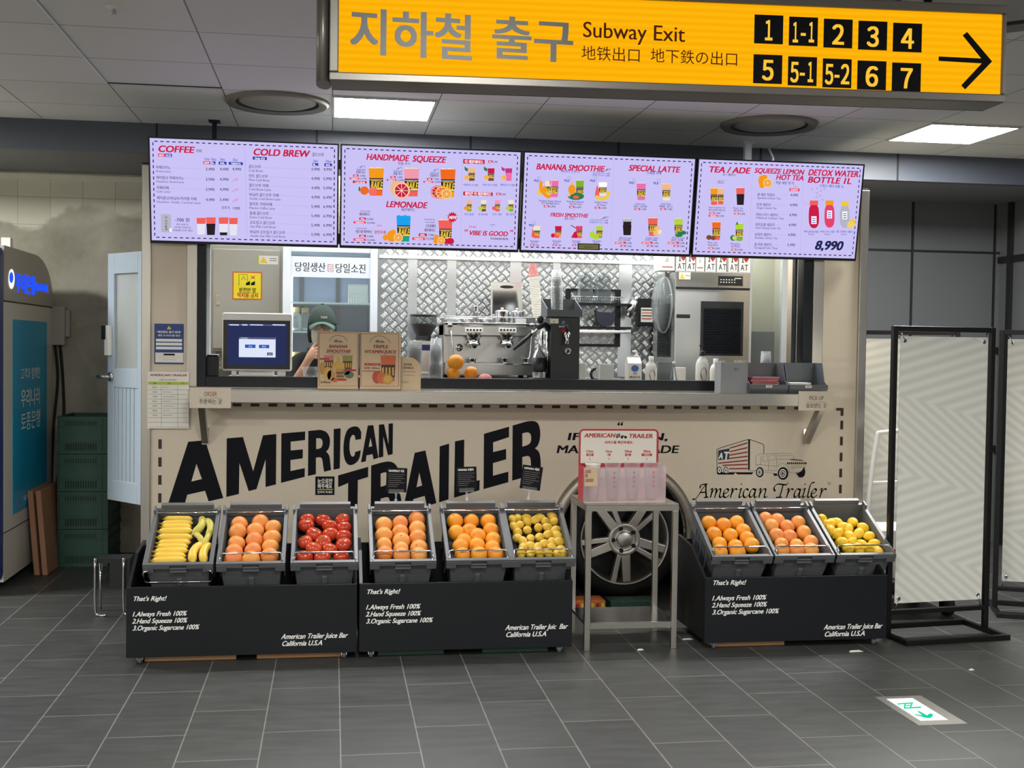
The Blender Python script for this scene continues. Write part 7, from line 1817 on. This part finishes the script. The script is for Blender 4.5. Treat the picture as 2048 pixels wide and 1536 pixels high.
a.prism(smooth_loop([(c0 + .01, z0_), (c1 - .004, z0_), (c1, c3), (c1 - .02, c3 - .012), (c0 + .02, c3 - .008), (c0 - .006, c3 + .008)], {0, 1}), lambda p, q, d: V((p, 8.50 - d, q)), .06, 'ink_navy'); tag(a.build('pouch', bevel=.006), 'dark navy pouch lying on the lower shelf of the black rack', 'pouch')
p0, p1 = onY(1254, 632, 8.5), onY(1270, 602, 8.5); t = thing('cocktail_shaker', 'tilted steel shaker hanging beside the wall meter', 'shaker', p0.to_tuple())
a = MB(); a.cyl(p0, p1, .030, .026, 18, 'machine_steel'); a.build('body', t); a = MB(); d_ = (p1 - p0).normalized(); a.cyl(p1, p1 + d_ * .035, .018, .012, 16, 'chrome'); a.build('cap', t); a = MB(); a.tube([p1 + d_ * .03, (p1.x + .05, YW - .002, p1.z + .05)], .004, 6, 'chrome'); a.build('hook', t)
c0, c1, c2, c3 = span(1273, 597, 1300, 652, 8.57); t = thing('wall_meter', 'black wall box with a white label beside the ice machine', 'control box', ((c0 + c1) / 2, YW, c2))
a = MB(); a.box(c0, c1 + .03, YW - .06, YW - .001, c2, c3, 'black_plastic'); a.build('housing', t, bevel=.004); a = MB(); a.box(c0 + .03, c1 + .02, YW - .062, YW - .06, c2 + .03, c3 - .07, 'paper')
for k, m_ in ((0, 'ink_black'), (1, 'label_orange'), (2, 'ink_black'), (3, 'ink_red')): a.box(c0 + .036, c1 + .01, YW - .063, YW - .062, c3 - .09 - k * .022, c3 - .083 - k * .022, m_)
a.build('label', t); a = MB(); a.tube(spline([(c0 + .02, YW - .03, c2), (c0 + .01, YW - .035, c2 - .03), (c0 - .06, YW - .03, c2 - .05), (c0 - .12, YW - .03, c2 - .045)], 5), .006, 8, 'black_plastic'); a.build('cable', t)
# ---- ice machine
x0, x1, y0, y1, zt_ = 2.375, 2.925, 8.0, 8.565, 2.11
t = thing('ice_machine', 'large stainless steel ice machine with a black louvred grille', 'ice machine', ((x0 + x1) / 2, y0, FLZ))
a = MB(); a.box(x0, x1, y0, y1, FLZ, zt_, 'machine_steel'); a.build('cabinet', t, bevel=.008)
IP = Plane((0, y0, 0), off=.001)
def rectz(px0, py0, px1, py1): return span(px0, py0, px1, py1, y0)
a = MB(); q = rectz(1350, 576.5, 1499, 578); a.box(x0 + .003, x1 - .003, y0 - .0008, y0, q[2], q[3], 'vent_black'); a.build('panel_seam', t)
def grille(a, u0, u1, z0, z1, f, n):
    a.hexa([f(u0, 0, z0), f(u1, 0, z0), f(u1, .006, z0), f(u0, .006, z0), f(u0, 0, z1), f(u1, 0, z1), f(u1, .006, z1), f(u0, .006, z1)], 'vent_black')
    for k in range(n):
        z = z0 + .015 + (z1 - z0 - .06) * k / n; a.hexa([f(u0 + .02, .006, z), f(u1 - .02, .006, z), f(u1 - .02, .013, z), f(u0 + .02, .013, z), f(u0 + .02, .006, z + .010), f(u1 - .02, .006, z + .010), f(u1 - .02, .013, z + .004), f(u0 + .02, .013, z + .004)], 'black_frame')
a = MB(); q = rectz(1400, 604, 1487, 711); grille(a, q[0], q[1], q[2], q[3], lambda u, d, z: (u, y0 - d, z), 28); a.build('front_grille', t)
a = MB(); grille(a, y0 + .10, y0 + .42, 1.50, 1.88, lambda u, d, z: (x0 - d, u, z), 22); a.build('side_grille', t)
a = MB(); q = rectz(1432, 551, 1487, 573); a.box(q[0], q[1], y0 - .004, y0, q[2], q[3], 'steel'); q = rectz(1436, 553, 1485, 571); a.box(q[0], q[1], y0 - .006, y0 - .004, q[2], q[3], 'vent_black')
for k in range(6):
    for j in range(2): a.box(q[0] + .015 + k * .02, q[0] + .024 + k * .02, y0 - .007, y0 - .006, q[2] + .02 + j * .018, q[2] + .027 + j * .018, 'ink_white')
a.box(q[1] - .06, q[1] - .01, y0 - .007, y0 - .006, q[3] - .018, q[3] - .012, 'ink_white'); a.build('control_panel', t)
a = MB(); q = rectz(1353, 629, 1380, 636); a.box(q[0], q[1], y0 - .003, y0, q[2], q[3], 'vent_black'); a.build('handle_slot', t)
a = MB(); a.rect(IP, 1358, 544, 1381, 559, 'paper'); a.fill(IP, [(1364, 546), (1369, 557.5), (1359.5, 557.5)], 'ink_yellow', lift=.0005); a.stroke(IP, [(1371, 551), (1380, 551.5)], 1.3, 'ink_grey', lift=.0005); a.build('caution_sticker', t)
p = onX(1324, 610, x0 - .03); t = thing('clear_cover', 'round clear plastic cover hanging on the side of the ice machine', 'cover', (x0 - .02, p.y, p.z))
a = MB(); a.lathe([(.20, -.002), (.20, -.02), (.17, -.05), (.08, -.07), (.0001, -.072)], (x0 - .014, p.y, p.z), 32, 'lid_clear', 'x'); a.build('dome', t)
a = MB(); a.tube([(x0 - .016, p.y + .2 * cos(k * pi / 16), p.z + .2 * sin(k * pi / 16)) for k in range(32)], .006, 6, 'clear_plastic', closed=True); a.box(x0 - .02, x0 - .002, p.y - .03, p.y + .03, p.z + .2, p.z + .25, 'machine_steel'); a.build('rim', t)
# ---- packs on top of the ice machine
xs = [(1320, 1350, 0), (1352, 1371, 1), (1372, 1391, 1), (1392, 1409, 2), (1411, 1432, 1), (1434, 1453, 1), (1457, 1476, 1), (1478, 1499, 1)]
wds = ['far left plain white pack on top of the ice machine', 'leftmost I love AT pack on top of the ice machine', 'second I love AT pack from the left on the ice machine', 'white pack with a faint grey drawing between the I love AT packs', 'third I love AT pack from the left on the ice machine', 'fourth I love AT pack from the left on the ice machine', 'fifth I love AT pack from the left on the ice machine', 'rightmost I love AT pack on top of the ice machine']
for (px0, px1, k), lb in zip(xs, wds):
    c0, c1, _, _ = span(px0, 517, px1, 540, 8.03); c2, c3 = zt_ + .0005, zt_ + .145
    t = thing('paper_pack', lb, 'paper pack', ((c0 + c1) / 2, 8.03, c2), group='paper packs on the ice machine')
    a = MB(); a.box(c0 + .001, c1 - .001, 8.03, 8.20, c2, c3, 'ink_white'); a.build('pack', t, bevel=.002)
    pl = Plane((c0, 8.03, c2), off=.0008); a = MB(); w_ = c1 - c0
    def tx(b, u, v, w, h, m, bold=.01):
        vs_, fs = thick(b, bold); xb = max(q[0] for q in vs_); yb_ = max(q[1] for q in vs_); a.add([pl.at(u + q[0] / xb * w, v + q[1] / yb_ * h, q[2]) for q in vs_], fs, m)
    if k == 1:
        tx('A', .012, .012, .026, .042, 'ink_black', .01); tx('T', .042, .012, .024, .042, 'ink_black', .01)
        u, v = .018, .068
        a.fill(pl, [(u, v), (u + .018, v), (u + .018, v + .005), (u + .012, v + .005), (u + .012, v + .037), (u + .018, v + .037), (u + .018, v + .042), (u, v + .042), (u, v + .037), (u + .006, v + .037), (u + .006, v + .005), (u, v + .005)], 'ink_black', uv=True)
        hr = [(.052 + .0015 * 16 * sin(q) ** 3 * .75, .092 + .0015 * (13 * cos(q) - 5 * cos(2 * q) - 2 * cos(3 * q) - cos(4 * q))) for q in [2 * pi * i / 24 for i in range(24)]]
        a.fill(pl, hr[::-1], 'ink_red', uv=True)
        for q_ in ((.012, .004), (.042, .004)): pass
    else:
        a.fill(pl, [(w_ * .3, .06), (w_ * .5, .10), (w_ * .6, .06)], 'grey_card', uv=True); a.fill(pl, [(w_ * .15, .02), (w_ * .85, .02), (w_ * .85, .03), (w_ * .15, .03)], 'p_pink', uv=True)
    a.build('print', t)
# ---- bottles and cartons along the front counter
def carton(px0, px1, y, h, label):
    c0, c1, _, _ = span(px0, 700, px1, 760, y); t = thing('milk_carton', label, 'carton', ((c0 + c1) / 2, y, CTZ)); d = c1 - c0
    a = MB(); zc = CTZ + h * .72
    a.box(c0, c1, y, y + d, CTZ, zc, 'bottle_white'); a.hexa([(c0, y, zc), (c1, y, zc), (c1, y + d, zc), (c0, y + d, zc), (c0, y + d * .45, CTZ + h * .95), (c1, y + d * .45, CTZ + h * .95), (c1, y + d * .55, CTZ + h * .95), (c0, y + d * .55, CTZ + h * .95)], 'bottle_white'); a.box(c0, c1, y + d * .47, y + d * .53, CTZ + h * .95, CTZ + h, 'bottle_white'); a.build('carton', t)
    a = MB(); pl = Plane((c0, y, CTZ), off=.0008); m_ = (d / 2, h * .52)
    a.fill(pl, [(m_[0] + d * .28 * cos(q), m_[1] + h * .13 * sin(q)) for q in [2 * pi * i / 20 for i in range(20)]], 'milk_blue', uv=True)
    for b_, v_, w_ in (('우유', .28, .3), ('매일우유', .14, .8)):
        vs_, fs = thick(b_, .02); xb = max(q[0] for q in vs_); yb_ = max(q[1] for q in vs_); a.add([pl.at(d * (.5 - w_ / 2) + q[0] / xb * d * w_, h * v_ + q[1] / yb_ * h * .09, q[2]) for q in vs_], fs, 'ink_brown')
    a.build('print', t)
carton(1256, 1284, 7.32, .165, 'white milk carton with a blue oval on the front counter')
def sauce(px, y, r, h, pump, label, lab='brown_label'):
    x = onY(px, 740, y).x; t = thing('syrup_bottle', label, 'bottle', (x, y, CTZ), group='white syrup bottles on the front counter')
    hb = h * (.78 if pump else .88)
    a = MB(); a.lathe([(.0001, 0), (r * .95, 0), (r, .006), (r, hb * .62), (r * .8, hb * .78), (r * .38, hb * .92), (r * .38, hb)], (x, y, CTZ), 24, 'bottle_white'); a.build('body', t)
    a = MB()
    if pump: a.lathe([(r * .46, hb - .012), (r * .46, hb + .015), (r * .2, hb + .02), (r * .12, hb + .025), (r * .12, h)], (x, y, CTZ), 16, 'black_plastic'); a.tube([(x, y, CTZ + h), (x - .022, y - .02, CTZ + h + .004)], .007, 8, 'black_plastic'); a.build('pump', t)
    else: a.lathe([(r * .44, hb - .012), (r * .44, h), (.0001, h + .001)], (x, y, CTZ), 16, 'white_plastic'); a.build('cap', t)
    if lab:
        a = MB(); n = 16; vs_ = []
        for i in range(n): q = 2 * pi * i / n; an = .55 * cos(q); vs_.append((x + (r + .0008) * sin(an), y - (r + .0008) * cos(an), CTZ + hb * .30 + hb * .24 * sin(q)))
        a.add(vs_, [tuple(range(n))], lab); a.build('label', t)
sauce(1302, 7.30, .037, .165, False, 'white syrup bottle with a brown label right of the milk carton'); sauce(1404, 7.29, .042, .235, True, 'white syrup bottle with a black pump before the ice machine'); sauce(1431, 7.36, .037, .155, False, 'white capped syrup bottle beside the black pump bottle', None)
x = onY(1276, 712, 7.42).x; t = thing('pump_bottle', 'white pump bottle with a blue label behind the milk carton', 'bottle', (x, 7.46, CTZ)); a = MB(); a.lathe([(.0001, 0), (.033, 0), (.035, .006), (.035, .12), (.015, .145), (.015, .155)], (x, 7.46, CTZ), 20, 'milk_blue'); a.build('body', t); a = MB(); a.lathe([(.016, .152), (.016, .17), (.005, .175), (.005, .195)], (x, 7.46, CTZ), 14, 'white_plastic'); a.tube([(x, 7.46, CTZ + .195), (x - .03, 7.44, CTZ + .196)], .006, 8, 'white_plastic'); a.build('pump', t)
def block(px0, px1, py0, y, d, m, name, label, cat, bev=.003):
    c0, c1, _, c3 = span(px0, py0, px1, 760, y); a = MB(); a.box(c0, c1, y, y + d, CTZ, c3, m); return tag(a.build(name, bevel=bev), label, cat)
block(1315, 1347, 724, 7.42, .02, 'lid_clear', 'acrylic_stand', 'clear acrylic stand behind the white syrup bottle', 'stand'); block(1352, 1372, 735, 7.40, .06, 'bottle_white', 'white_box', 'small white box with a yellow tag before the ice machine', 'box')
block(1157, 1172, 726, 7.40, .05, 'bottle_white', 'paper_carton', 'white carton standing right beside the black dispenser', 'carton'); block(1196, 1228, 728, 7.46, .01, 'grey_card', 'metal_plate', 'small grey plate with white marks on the counter right of dispenser', 'plate')
a = MB(); p = onY(1192, 740, 7.36); a.tube([(p.x + .032 * cos(k * pi / 10), 7.36, CTZ + .045 + .036 * sin(k * pi / 10)) for k in range(5, 17)], .009, 8, 'black_plastic'); a.box(p.x - .01, p.x + .03, 7.35, 7.37, CTZ, CTZ + .012, 'black_plastic'); a.box(p.x + .012, p.x + .022, 7.34, 7.38, CTZ + .012, CTZ + .10, 'white_plastic'); tag(a.build('tape_dispenser'), 'black and white tape dispenser on the counter right of the dispenser', 'tape dispenser')
t = thing('steel_tongs', 'pair of steel tongs standing beside the white syrup bottle', 'tongs', (onY(1345, 740, 7.32).x, 7.32, CTZ)); 
for s in (-1, 1):
    x = onY(1347, 740, 7.32).x; a = MB(); a.bar((x + s * .024, 7.32, CTZ), (x + s * .003, 7.32, CTZ + .125), .008, .003, 'chrome'); a.build('arm', t)
a = MB(); a.cyl((onY(1347, 740, 7.32).x - .008, 7.32, CTZ + .126), (onY(1347, 740, 7.32).x + .012, 7.32, CTZ + .126), .008, n=12, m='white_plastic'); a.build('hinge', t)

# ---- straw box and napkin bins on the ledge
y = 6.87; x0, x1, z0, z1 = span(1441, 726, 1496, 782, y); z0 = LZ
t = thing('straw_box', 'grey box of clear straws at the right end of the ledge', 'straw box', ((x0 + x1) / 2, y, z0))
a = MB(); e = .004; a.box(x0, x1, y, y + e, z0, z1, 'grey_plastic'); a.box(x0, x1, y + .11, y + .11 + e, z0, z1, 'grey_plastic'); a.box(x0, x0 + e, y + e, y + .11, z0, z1, 'grey_plastic'); a.box(x1 - e, x1, y + e, y + .11, z0, z1, 'grey_plastic'); a.box(x0 + e, x1 - e, y + e, y + .11, z0, z0 + e, 'grey_plastic'); a.box(x0 - .012, x0, y - .001, y + .03, z0, z1, 'window_glass') if False else None; a.build('shell', t)
MATS_ = mat('straw_box_grey', '#8b8d8e', .4)
for ob in t.children:
    for i, mm in enumerate(ob.data.materials): ob.data.materials[i] = MATS['straw_box_grey']
a = MB(); a.text(Plane((0, y, 0), off=.0008), '빨대', 1468, 741, 1477, 'ink_grey', bold=.02); a.build('lettering', t)
rs = random.Random(3); o0 = None
for k in range(14):
    if o0 is None: a = MB(); a.tube([(0, 0, 0), (0, 0, .195)], .0045, 8, 'cup_plastic', caps=False); o0 = a.build('straw'); o = o0
    else: o = dup(o0)
    left = k < 6
    bx = x0 + .025 + rs.uniform(0, .02) if left else x0 + .07 + rs.uniform(0, .08)
    o.location = (bx, y + .03 + rs.uniform(0, .05), z0 + .006); ln = -.20 - rs.uniform(0, .12) if left else rs.uniform(-.12, .25)
    o.rotation_euler = (rs.uniform(-.05, .05), ln, 0)
    if left: o.location.x = bx + .03
    tag(o, 'clear straw in the grey straw box, %s' % ('leaning left in the sheaf at its left end' if left else 'among the upright ones at its right side'), 'straw', 'straws leaning left' if left else 'upright straws at the right')
def bin_(px0, px1, label):
    y = 6.83; x0, x1, z0, z1 = span(px0, 727, px1, 782, y); z0 = LZ; d = .20
    t = thing('napkin_bin', label, 'bin', ((x0 + x1) / 2, y, z0), group='grey stacking bins on the ledge')
    a = MB(); e = .004; lip = z0 + .055
    a.box(x0, x1, y + .025, y + d, z0, z0 + e, 'grey_plastic'); a.hexa([(x0, y + .022, z0), (x1, y + .022, z0), (x1, y + .026, z0), (x0, y + .026, z0), (x0, y, z0 + .03), (x1, y, z0 + .03), (x1, y + .004, z0 + .03), (x0, y + .004, z0 + .03)], 'grey_plastic'); a.box(x0, x1, y, y + e, z0 + .03, lip, 'grey_plastic'); a.box(x0, x1, y + d - e, y + d, z0 + e, z1, 'grey_plastic')
    for x in (x0, x1 - e): a.prism([(y + .024, z0 + e), (y + d - e, z0 + e), (y + d - e, z1), (y + .09, z1), (y + .05, lip + .02), (y + e, lip), (y + e, z0 + .03)], lambda p, q, dd, x=x: V((x + dd, p, q)), e, 'grey_plastic')
    a.build('shell', t)
    a = MB(); m_ = (x0 + x1) / 2; a.box(m_ - .022, m_ + .018, y - .001, y, z0 + .036, z0 + .05, 'paper'); a.stroke(Plane((0, y - .001, 0), off=.0006), [(m_ - .016, z0 + .043), (m_ + .012, z0 + .043)], .004, 'ink_grey', uv=True); a.build('label', t)
    return x0, x1, y, z0
q = bin_(1500, 1578, 'grey open bin of red wrapped napkins on the ledge'); mat('napkin_wrap', '#a3283a', .4, var=.5, scale=60)
q2 = bin_(1579, 1657, 'nearly empty grey open bin at the far right of the ledge')
o0 = None
for k in range(9):
    if o0 is None: a = MB(); a.box(-.088, .088, 0, .12, 0, .0085, 'napkin_wrap'); a.box(-.086, .086, .0, .001, .0085, .0105, 'paper'); o0 = a.build('wet_wipe', bevel=.002); o = o0
    else: o = dup(o0)
    o.location = ((q[0] + q[1]) / 2 - .01 + (k % 3 - 1) * .005, q[2] + .045 + (k % 2) * .004, q[3] + .0045 + k * .0105); o.rotation_euler = (0, 0, (k % 3 - 1) * .02)
    tag(o, 'red wrapped napkin in the left grey bin, %s' % ('topmost of the pile' if k == 8 else ORD[9 - k] + ' from the top of the pile'), 'napkin', 'red wrapped napkins')
a = MB(); a.box(q2[0] + .02, q2[0] + .15, q2[2] + .03, q2[2] + .14, q2[3] + .0045, q2[3] + .03, 'black_plastic'); a.box(q2[0] + .02, q2[0] + .15, q2[2] + .03, q2[2] + .14, q2[3] + .03, q2[3] + .066, 'paper'); tag(a.build('paper_stack'), 'small pale stack of paper in the far right grey bin', 'paper stack')

# ================================================================ person behind the counter
mat('skin', '#d9a98c', .5, var=.05, scale=12); mat('shirt_black', '#14151a', .8, var=.15); mat('cap_green', '#33443e', .75, var=.1); mat('brim_green', '#587a6e', .75, var=.06); mat('hair_dark', '#1f1512', .6, var=.3, scale=80); mat('mask_white', '#cfd0cb', .7, var=.03); mat('trousers', '#20222a', .8)
mat('eye_white', '#e9e6e0', .3); mat('eye_dark', '#1c120e', .2)
PY = 7.70
pr = thing('person', 'person in a dark green cap, face mask and black t-shirt, hand raised to the mask', 'person', (-.06, PY + .05, FLZ))
def skinned(name, chains, m, vox, parent, ghost=None):
    """chains: lists of (x, y, z, radius); the first point of a later chain joins the nearest earlier vertex"""
    vs_, es, rad = [], [], []
    for ch in chains:
        prev = None
        for i, (x, y, z, r) in enumerate(ch):
            p = V((x, y, z))
            if i == 0 and vs_:
                prev = min(range(len(vs_)), key=lambda k: (vs_[k] - p).length); 
                if (vs_[prev] - p).length < .012: continue
            vs_.append(p); rad.append(r)
            if prev is not None: es.append((prev, len(vs_) - 1))
            prev = len(vs_) - 1
    me = bpy.data.meshes.new(name); me.from_pydata([tuple(v) for v in vs_], es, [])
    o = bpy.data.objects.new(name, me); COL.objects.link(o)
    sk = o.modifiers.new('skin', 'SKIN'); sk.use_smooth_shade = True
    for i, sv in enumerate(me.skin_vertices[0].data): sv.radius = (rad[i], rad[i]); sv.use_root = (i == 0)
    sb = o.modifiers.new('sub', 'SUBSURF'); sb.levels = sb.render_levels = 2
    dg = bpy.context.evaluated_depsgraph_get()
    ev = bpy.data.meshes.new_from_object(o.evaluated_get(dg))
    bpy.data.objects.remove(o)
    return ev
hx, hy, hz = -.066, PY - .05, 1.668
body_ch = [
    [(-.06, PY + .10, 1.00, .135), (-.06, PY + .10, 1.14, .125), (-.06, PY + .08, 1.28, .14), (-.06, PY + .06, 1.41, .145), (-.062, PY + .035, 1.49, .095), (-.064, PY + .01, 1.55, .055), (hx, hy + .02, 1.62, .06)],
    [(-.06, PY + .10, 1.00, .1), (-.15, PY + .10, .92, .088), (-.155, PY + .08, .62, .062), (-.155, PY + .11, .36, .042), (-.155, PY + .02, .315, .032), (-.155, PY - .05, .305, .028)],
    [(-.06, PY + .10, 1.00, .1), (.03, PY + .10, .92, .088), (.035, PY + .08, .62, .062), (.035, PY + .11, .36, .042), (.035, PY + .02, .315, .032), (.035, PY - .05, .305, .028)],
    [(-.06, PY + .06, 1.41, .1), (-.17, PY + .05, 1.455, .07), (-.235, PY + .02, 1.43, .055), (-.262, PY - .07, 1.32, .043), (-.25, PY - .14, 1.262, .038), (-.215, PY - .19, 1.34, .034), (-.165, PY - .21, 1.43, .026), (-.148, PY - .215, 1.465, .027), (-.128, PY - .215, 1.50, .030)],
    [(-.06, PY + .06, 1.41, .1), (.05, PY + .05, 1.455, .07), (.115, PY + .02, 1.43, .055), (.145, PY - .03, 1.29, .043), (.13, PY - .09, 1.20, .037), (.06, PY - .17, 1.24, .032), (.0, PY - .20, 1.30, .026), (-.03, PY - .205, 1.335, .029)],
]
# right hand (viewer's left) curls towards the mask; left hand rests below it
F = lambda b, pts: [b] + pts
hb = (-.128, PY - .215, 1.50)
body_ch += [
    [(*hb, .02), (-.112, PY - .222, 1.525, .0105), (-.088, PY - .228, 1.538, .0095), (-.070, PY - .218, 1.530, .008)],
    [(*hb, .02), (-.106, PY - .230, 1.510, .0105), (-.078, PY - .238, 1.518, .0095), (-.058, PY - .226, 1.508, .008)],
    [(*hb, .02), (-.108, PY - .236, 1.492, .0100), (-.082, PY - .244, 1.495, .0092), (-.062, PY - .232, 1.485, .008)],
    [(*hb, .02), (-.116, PY - .238, 1.474, .0090), (-.094, PY - .246, 1.474, .0082), (-.078, PY - .236, 1.465, .007)],
    [(*hb, .02), (-.128, PY - .200, 1.530, .0120), (-.112, PY - .190, 1.556, .0100), (-.098, PY - .182, 1.572, .0085)],
]
hb2 = (-.03, PY - .205, 1.335)
for k, dz in enumerate((.022, .007, -.008, -.022)):
    body_ch.append([(*hb2, .02), (-.055, PY - .215, 1.345 + dz, .010), (-.082, PY - .222, 1.352 + dz, .0092), (-.098, PY - .205, 1.350 + dz, .008)])
body_ch.append([(*hb2, .02), (-.035, PY - .215, 1.372, .011), (-.055, PY - .225, 1.392, .0088)])
ev = skinned('body', body_ch, 'skin', .006, pr)
# head: stacked ovals with a face pushed forward, fused to the neck by the remesh
hd = MB()
def headshape(p):
    f = p.copy()
    if p.z < -.2: f.x *= 1 - .28 * min(1, (-p.z - .2) / .8)          # jaw narrows
    if p.y < -.3: f.y *= 1.0 - .08 * max(0, p.z)                       # brow to crown
    return f
hd.ball((hx, hy, hz), .074, .092, .118, 32, 24, 'skin', f=headshape)
hd.ball((hx, hy - .092, hz - .022), .013, .02, .026, 12, 8, 'skin'); hd.ball((hx, hy - .088, hz - .036), .017, .016, .010, 12, 8, 'skin')   # nose
hd.ball((hx, hy - .080, hz - .068), .024, .014, .008, 12, 8, 'skin'); hd.ball((hx, hy - .078, hz - .080), .021, .013, .008, 12, 8, 'skin')   # lips
hd.ball((hx, hy - .066, hz - .105), .026, .022, .018, 12, 8, 'skin')
for s in (-1, 1): hd.ball((hx + s * .076, hy + .008, hz - .014), .010, .022, .032, 12, 10, 'skin'); hd.ball((hx + s * .028, hy - .081, hz + .018), .022, .010, .008, 10, 6, 'skin')
me = ev; off = len(me.vertices)
vv = [tuple(v.co) for v in me.vertices] + hd.v; ff = [tuple(p.vertices) for p in me.polygons] + [tuple(i + off for i in f) for f in hd.f]
nm = bpy.data.meshes.new('body'); nm.from_pydata(vv, [], ff); nm.materials.append(MATS['skin']); nm.transform(parent_world(pr).inverted())
bo = bpy.data.objects.new('body', nm); COL.objects.link(bo); bo.parent = pr
rm = bo.modifiers.new('fuse', 'REMESH'); rm.mode = 'VOXEL'; rm.voxel_size = .0045; rm.use_smooth_shade = True
sm_ = bo.modifiers.new('smooth', 'SMOOTH'); sm_.iterations = 3; sm_.factor = .5
def garment(name, chains, m):
    ev = skinned(name, chains, m, .006, pr); ev.materials.clear(); ev.materials.append(MATS[m]); ev.transform(parent_world(pr).inverted())
    for p in ev.polygons: p.use_smooth = True; p.material_index = 0
    o = bpy.data.objects.new(name, ev); COL.objects.link(o); o.parent = pr
    return o
gr = lambda ch, d, a0, a1: [(x, y, z, r + d) for x, y, z, r in ch[a0:a1]]
garment('t_shirt', [[(-.06, PY + .10, 1.00, .152)] + gr(body_ch[0], .014, 1, 4) + [(-.062, PY + .038, 1.485, .104), (-.063, PY + .025, 1.515, .078)], gr(body_ch[3], .014, 0, 3) + [(-.262, PY - .09, 1.305, .06), (-.258, PY - .115, 1.285, .058)], gr(body_ch[4], .014, 0, 3) + [(.142, PY - .02, 1.31, .062)]], 'shirt_black')
garment('trousers', [[(-.06, PY + .10, 1.02, .148), (-.06, PY + .10, .96, .14)], [(-.06, PY + .10, .96, .11), (-.15, PY + .10, .88, .098), (-.155, PY + .08, .62, .074), (-.155, PY + .11, .38, .058)], [(-.06, PY + .10, .96, .11), (.03, PY + .10, .88, .098), (.035, PY + .08, .62, .074), (.035, PY + .11, .38, .058)]], 'trousers')
for s, x in ((0, -.155), (1, .035)):
    a = MB(); a.ball((x, PY + .03, FLZ + .036), .045, .125, .036, 18, 10, 'black_plastic', f=lambda p: V((p.x, p.y, max(p.z, -.98)))); a.build('shoe', pr)
# cap, hair, mask, eyes
a = MB(); a.ball((hx, hy + .006, hz + .012), .094, .110, .134, 32, 20, 'cap_green', f=lambda p: V((p.x, p.y, max(p.z, .0))))
a.cyl((hx, hy, hz + .145), (hx, hy, hz + .151), .010, n=14, m='cap_green'); cp = a.build('cap', pr)
a = MB(); nu, nv = 16, 5; v_ = []
for j in range(nv + 1):
    for i in range(nu + 1):
        u, w_ = -1 + 2 * i / nu, j / nv
        v_.append((hx + u * .080 * (1 - .10 * w_ * w_), hy + .006 - .108 * math.sqrt(1 - (u * .85) ** 2) - .078 * w_ * (1 - .45 * u * u), hz + .030 - .026 * u * u - .014 * w_ - .018 * w_ * u * u))
a.add(v_, [(j * (nu + 1) + i, j * (nu + 1) + i + 1, (j + 1) * (nu + 1) + i + 1, (j + 1) * (nu + 1) + i) for j in range(nv) for i in range(nu)], 'brim_green', True); bm_ = a.build('brim', cp); so = bm_.modifiers.new('solid', 'SOLIDIFY'); so.thickness = .004
a = MB(); vs_, fs = glyphs('tee'); xb = max(q[0] for q in vs_); a.add([(hx + .086 * sin(-.22 + q[0] / xb * .5 + .1), hy + .006 - .1085 * cos(-.22 + q[0] / xb * .5 + .1), hz + .055 + q[1] * .03) for q in vs_], fs, 'ink_white'); a.build('lettering', cp)
a = MB(); a.ball((hx, hy + .018, hz - .005), .082, .096, .118, 24, 16, 'hair_dark', f=lambda p: V((p.x * (1.0 if p.y > -.1 else .98), max(p.y, -.12), p.z)))
for s in (-1, 1): a.tube(spline([(hx + s * .076, hy - .018, hz + .02), (hx + s * .080, hy - .022, hz - .04), (hx + s * .072, hy - .012, hz - .10)], 4), [.014] * 8 + [.008], 10, 'hair_dark')
a.build('hair', pr)
a = MB(); n = 12; rows = []
for z_, y_, w_ in ((hz - .008, -.094, .95), (hz - .028, -.114, 1.0), (hz - .060, -.112, 1.0), (hz - .095, -.100, .92), (hz - .122, -.074, .72)):
    rows.append([(hx + .074 * w_ * sin(th), hy + y_ * cos(th) * (1 if abs(th) < 2 else 1) + .006, z_) for th in [(-1.25 + 2.5 * i / n) for i in range(n + 1)]])
nn = n + 1; a.add([p for r_ in rows for p in r_], [(i * nn + k, i * nn + k + 1, (i + 1) * nn + k + 1, (i + 1) * nn + k)[::-1] for i in range(4) for k in range(n)], 'mask_white', True)
mk = a.build('mask', pr); so = mk.modifiers.new('solid', 'SOLIDIFY'); so.thickness = .002
a = MB()
for s in (-1, 1): a.tube(spline([(hx + s * .070, hy - .024, hz - .03), (hx + s * .082, hy + .01, hz - .005), (hx + s * .084, hy + .03, hz - .02), (hx + s * .072, hy - .01, hz - .075)], 4), .0018, 6, 'mask_white')
a.build('ear_loops', mk)
for s in (-1, 1):
    a = MB(); a.ball((hx + s * .029, hy - .080, hz + .012), .013, .010, .008, 14, 10, 'eye_white'); e = a.build('eye', pr)
    a = MB(); a.ball((hx + s * .029, hy - .0875, hz + .011), .006, .004, .006, 12, 8, 'eye_dark'); a.build('iris', e)
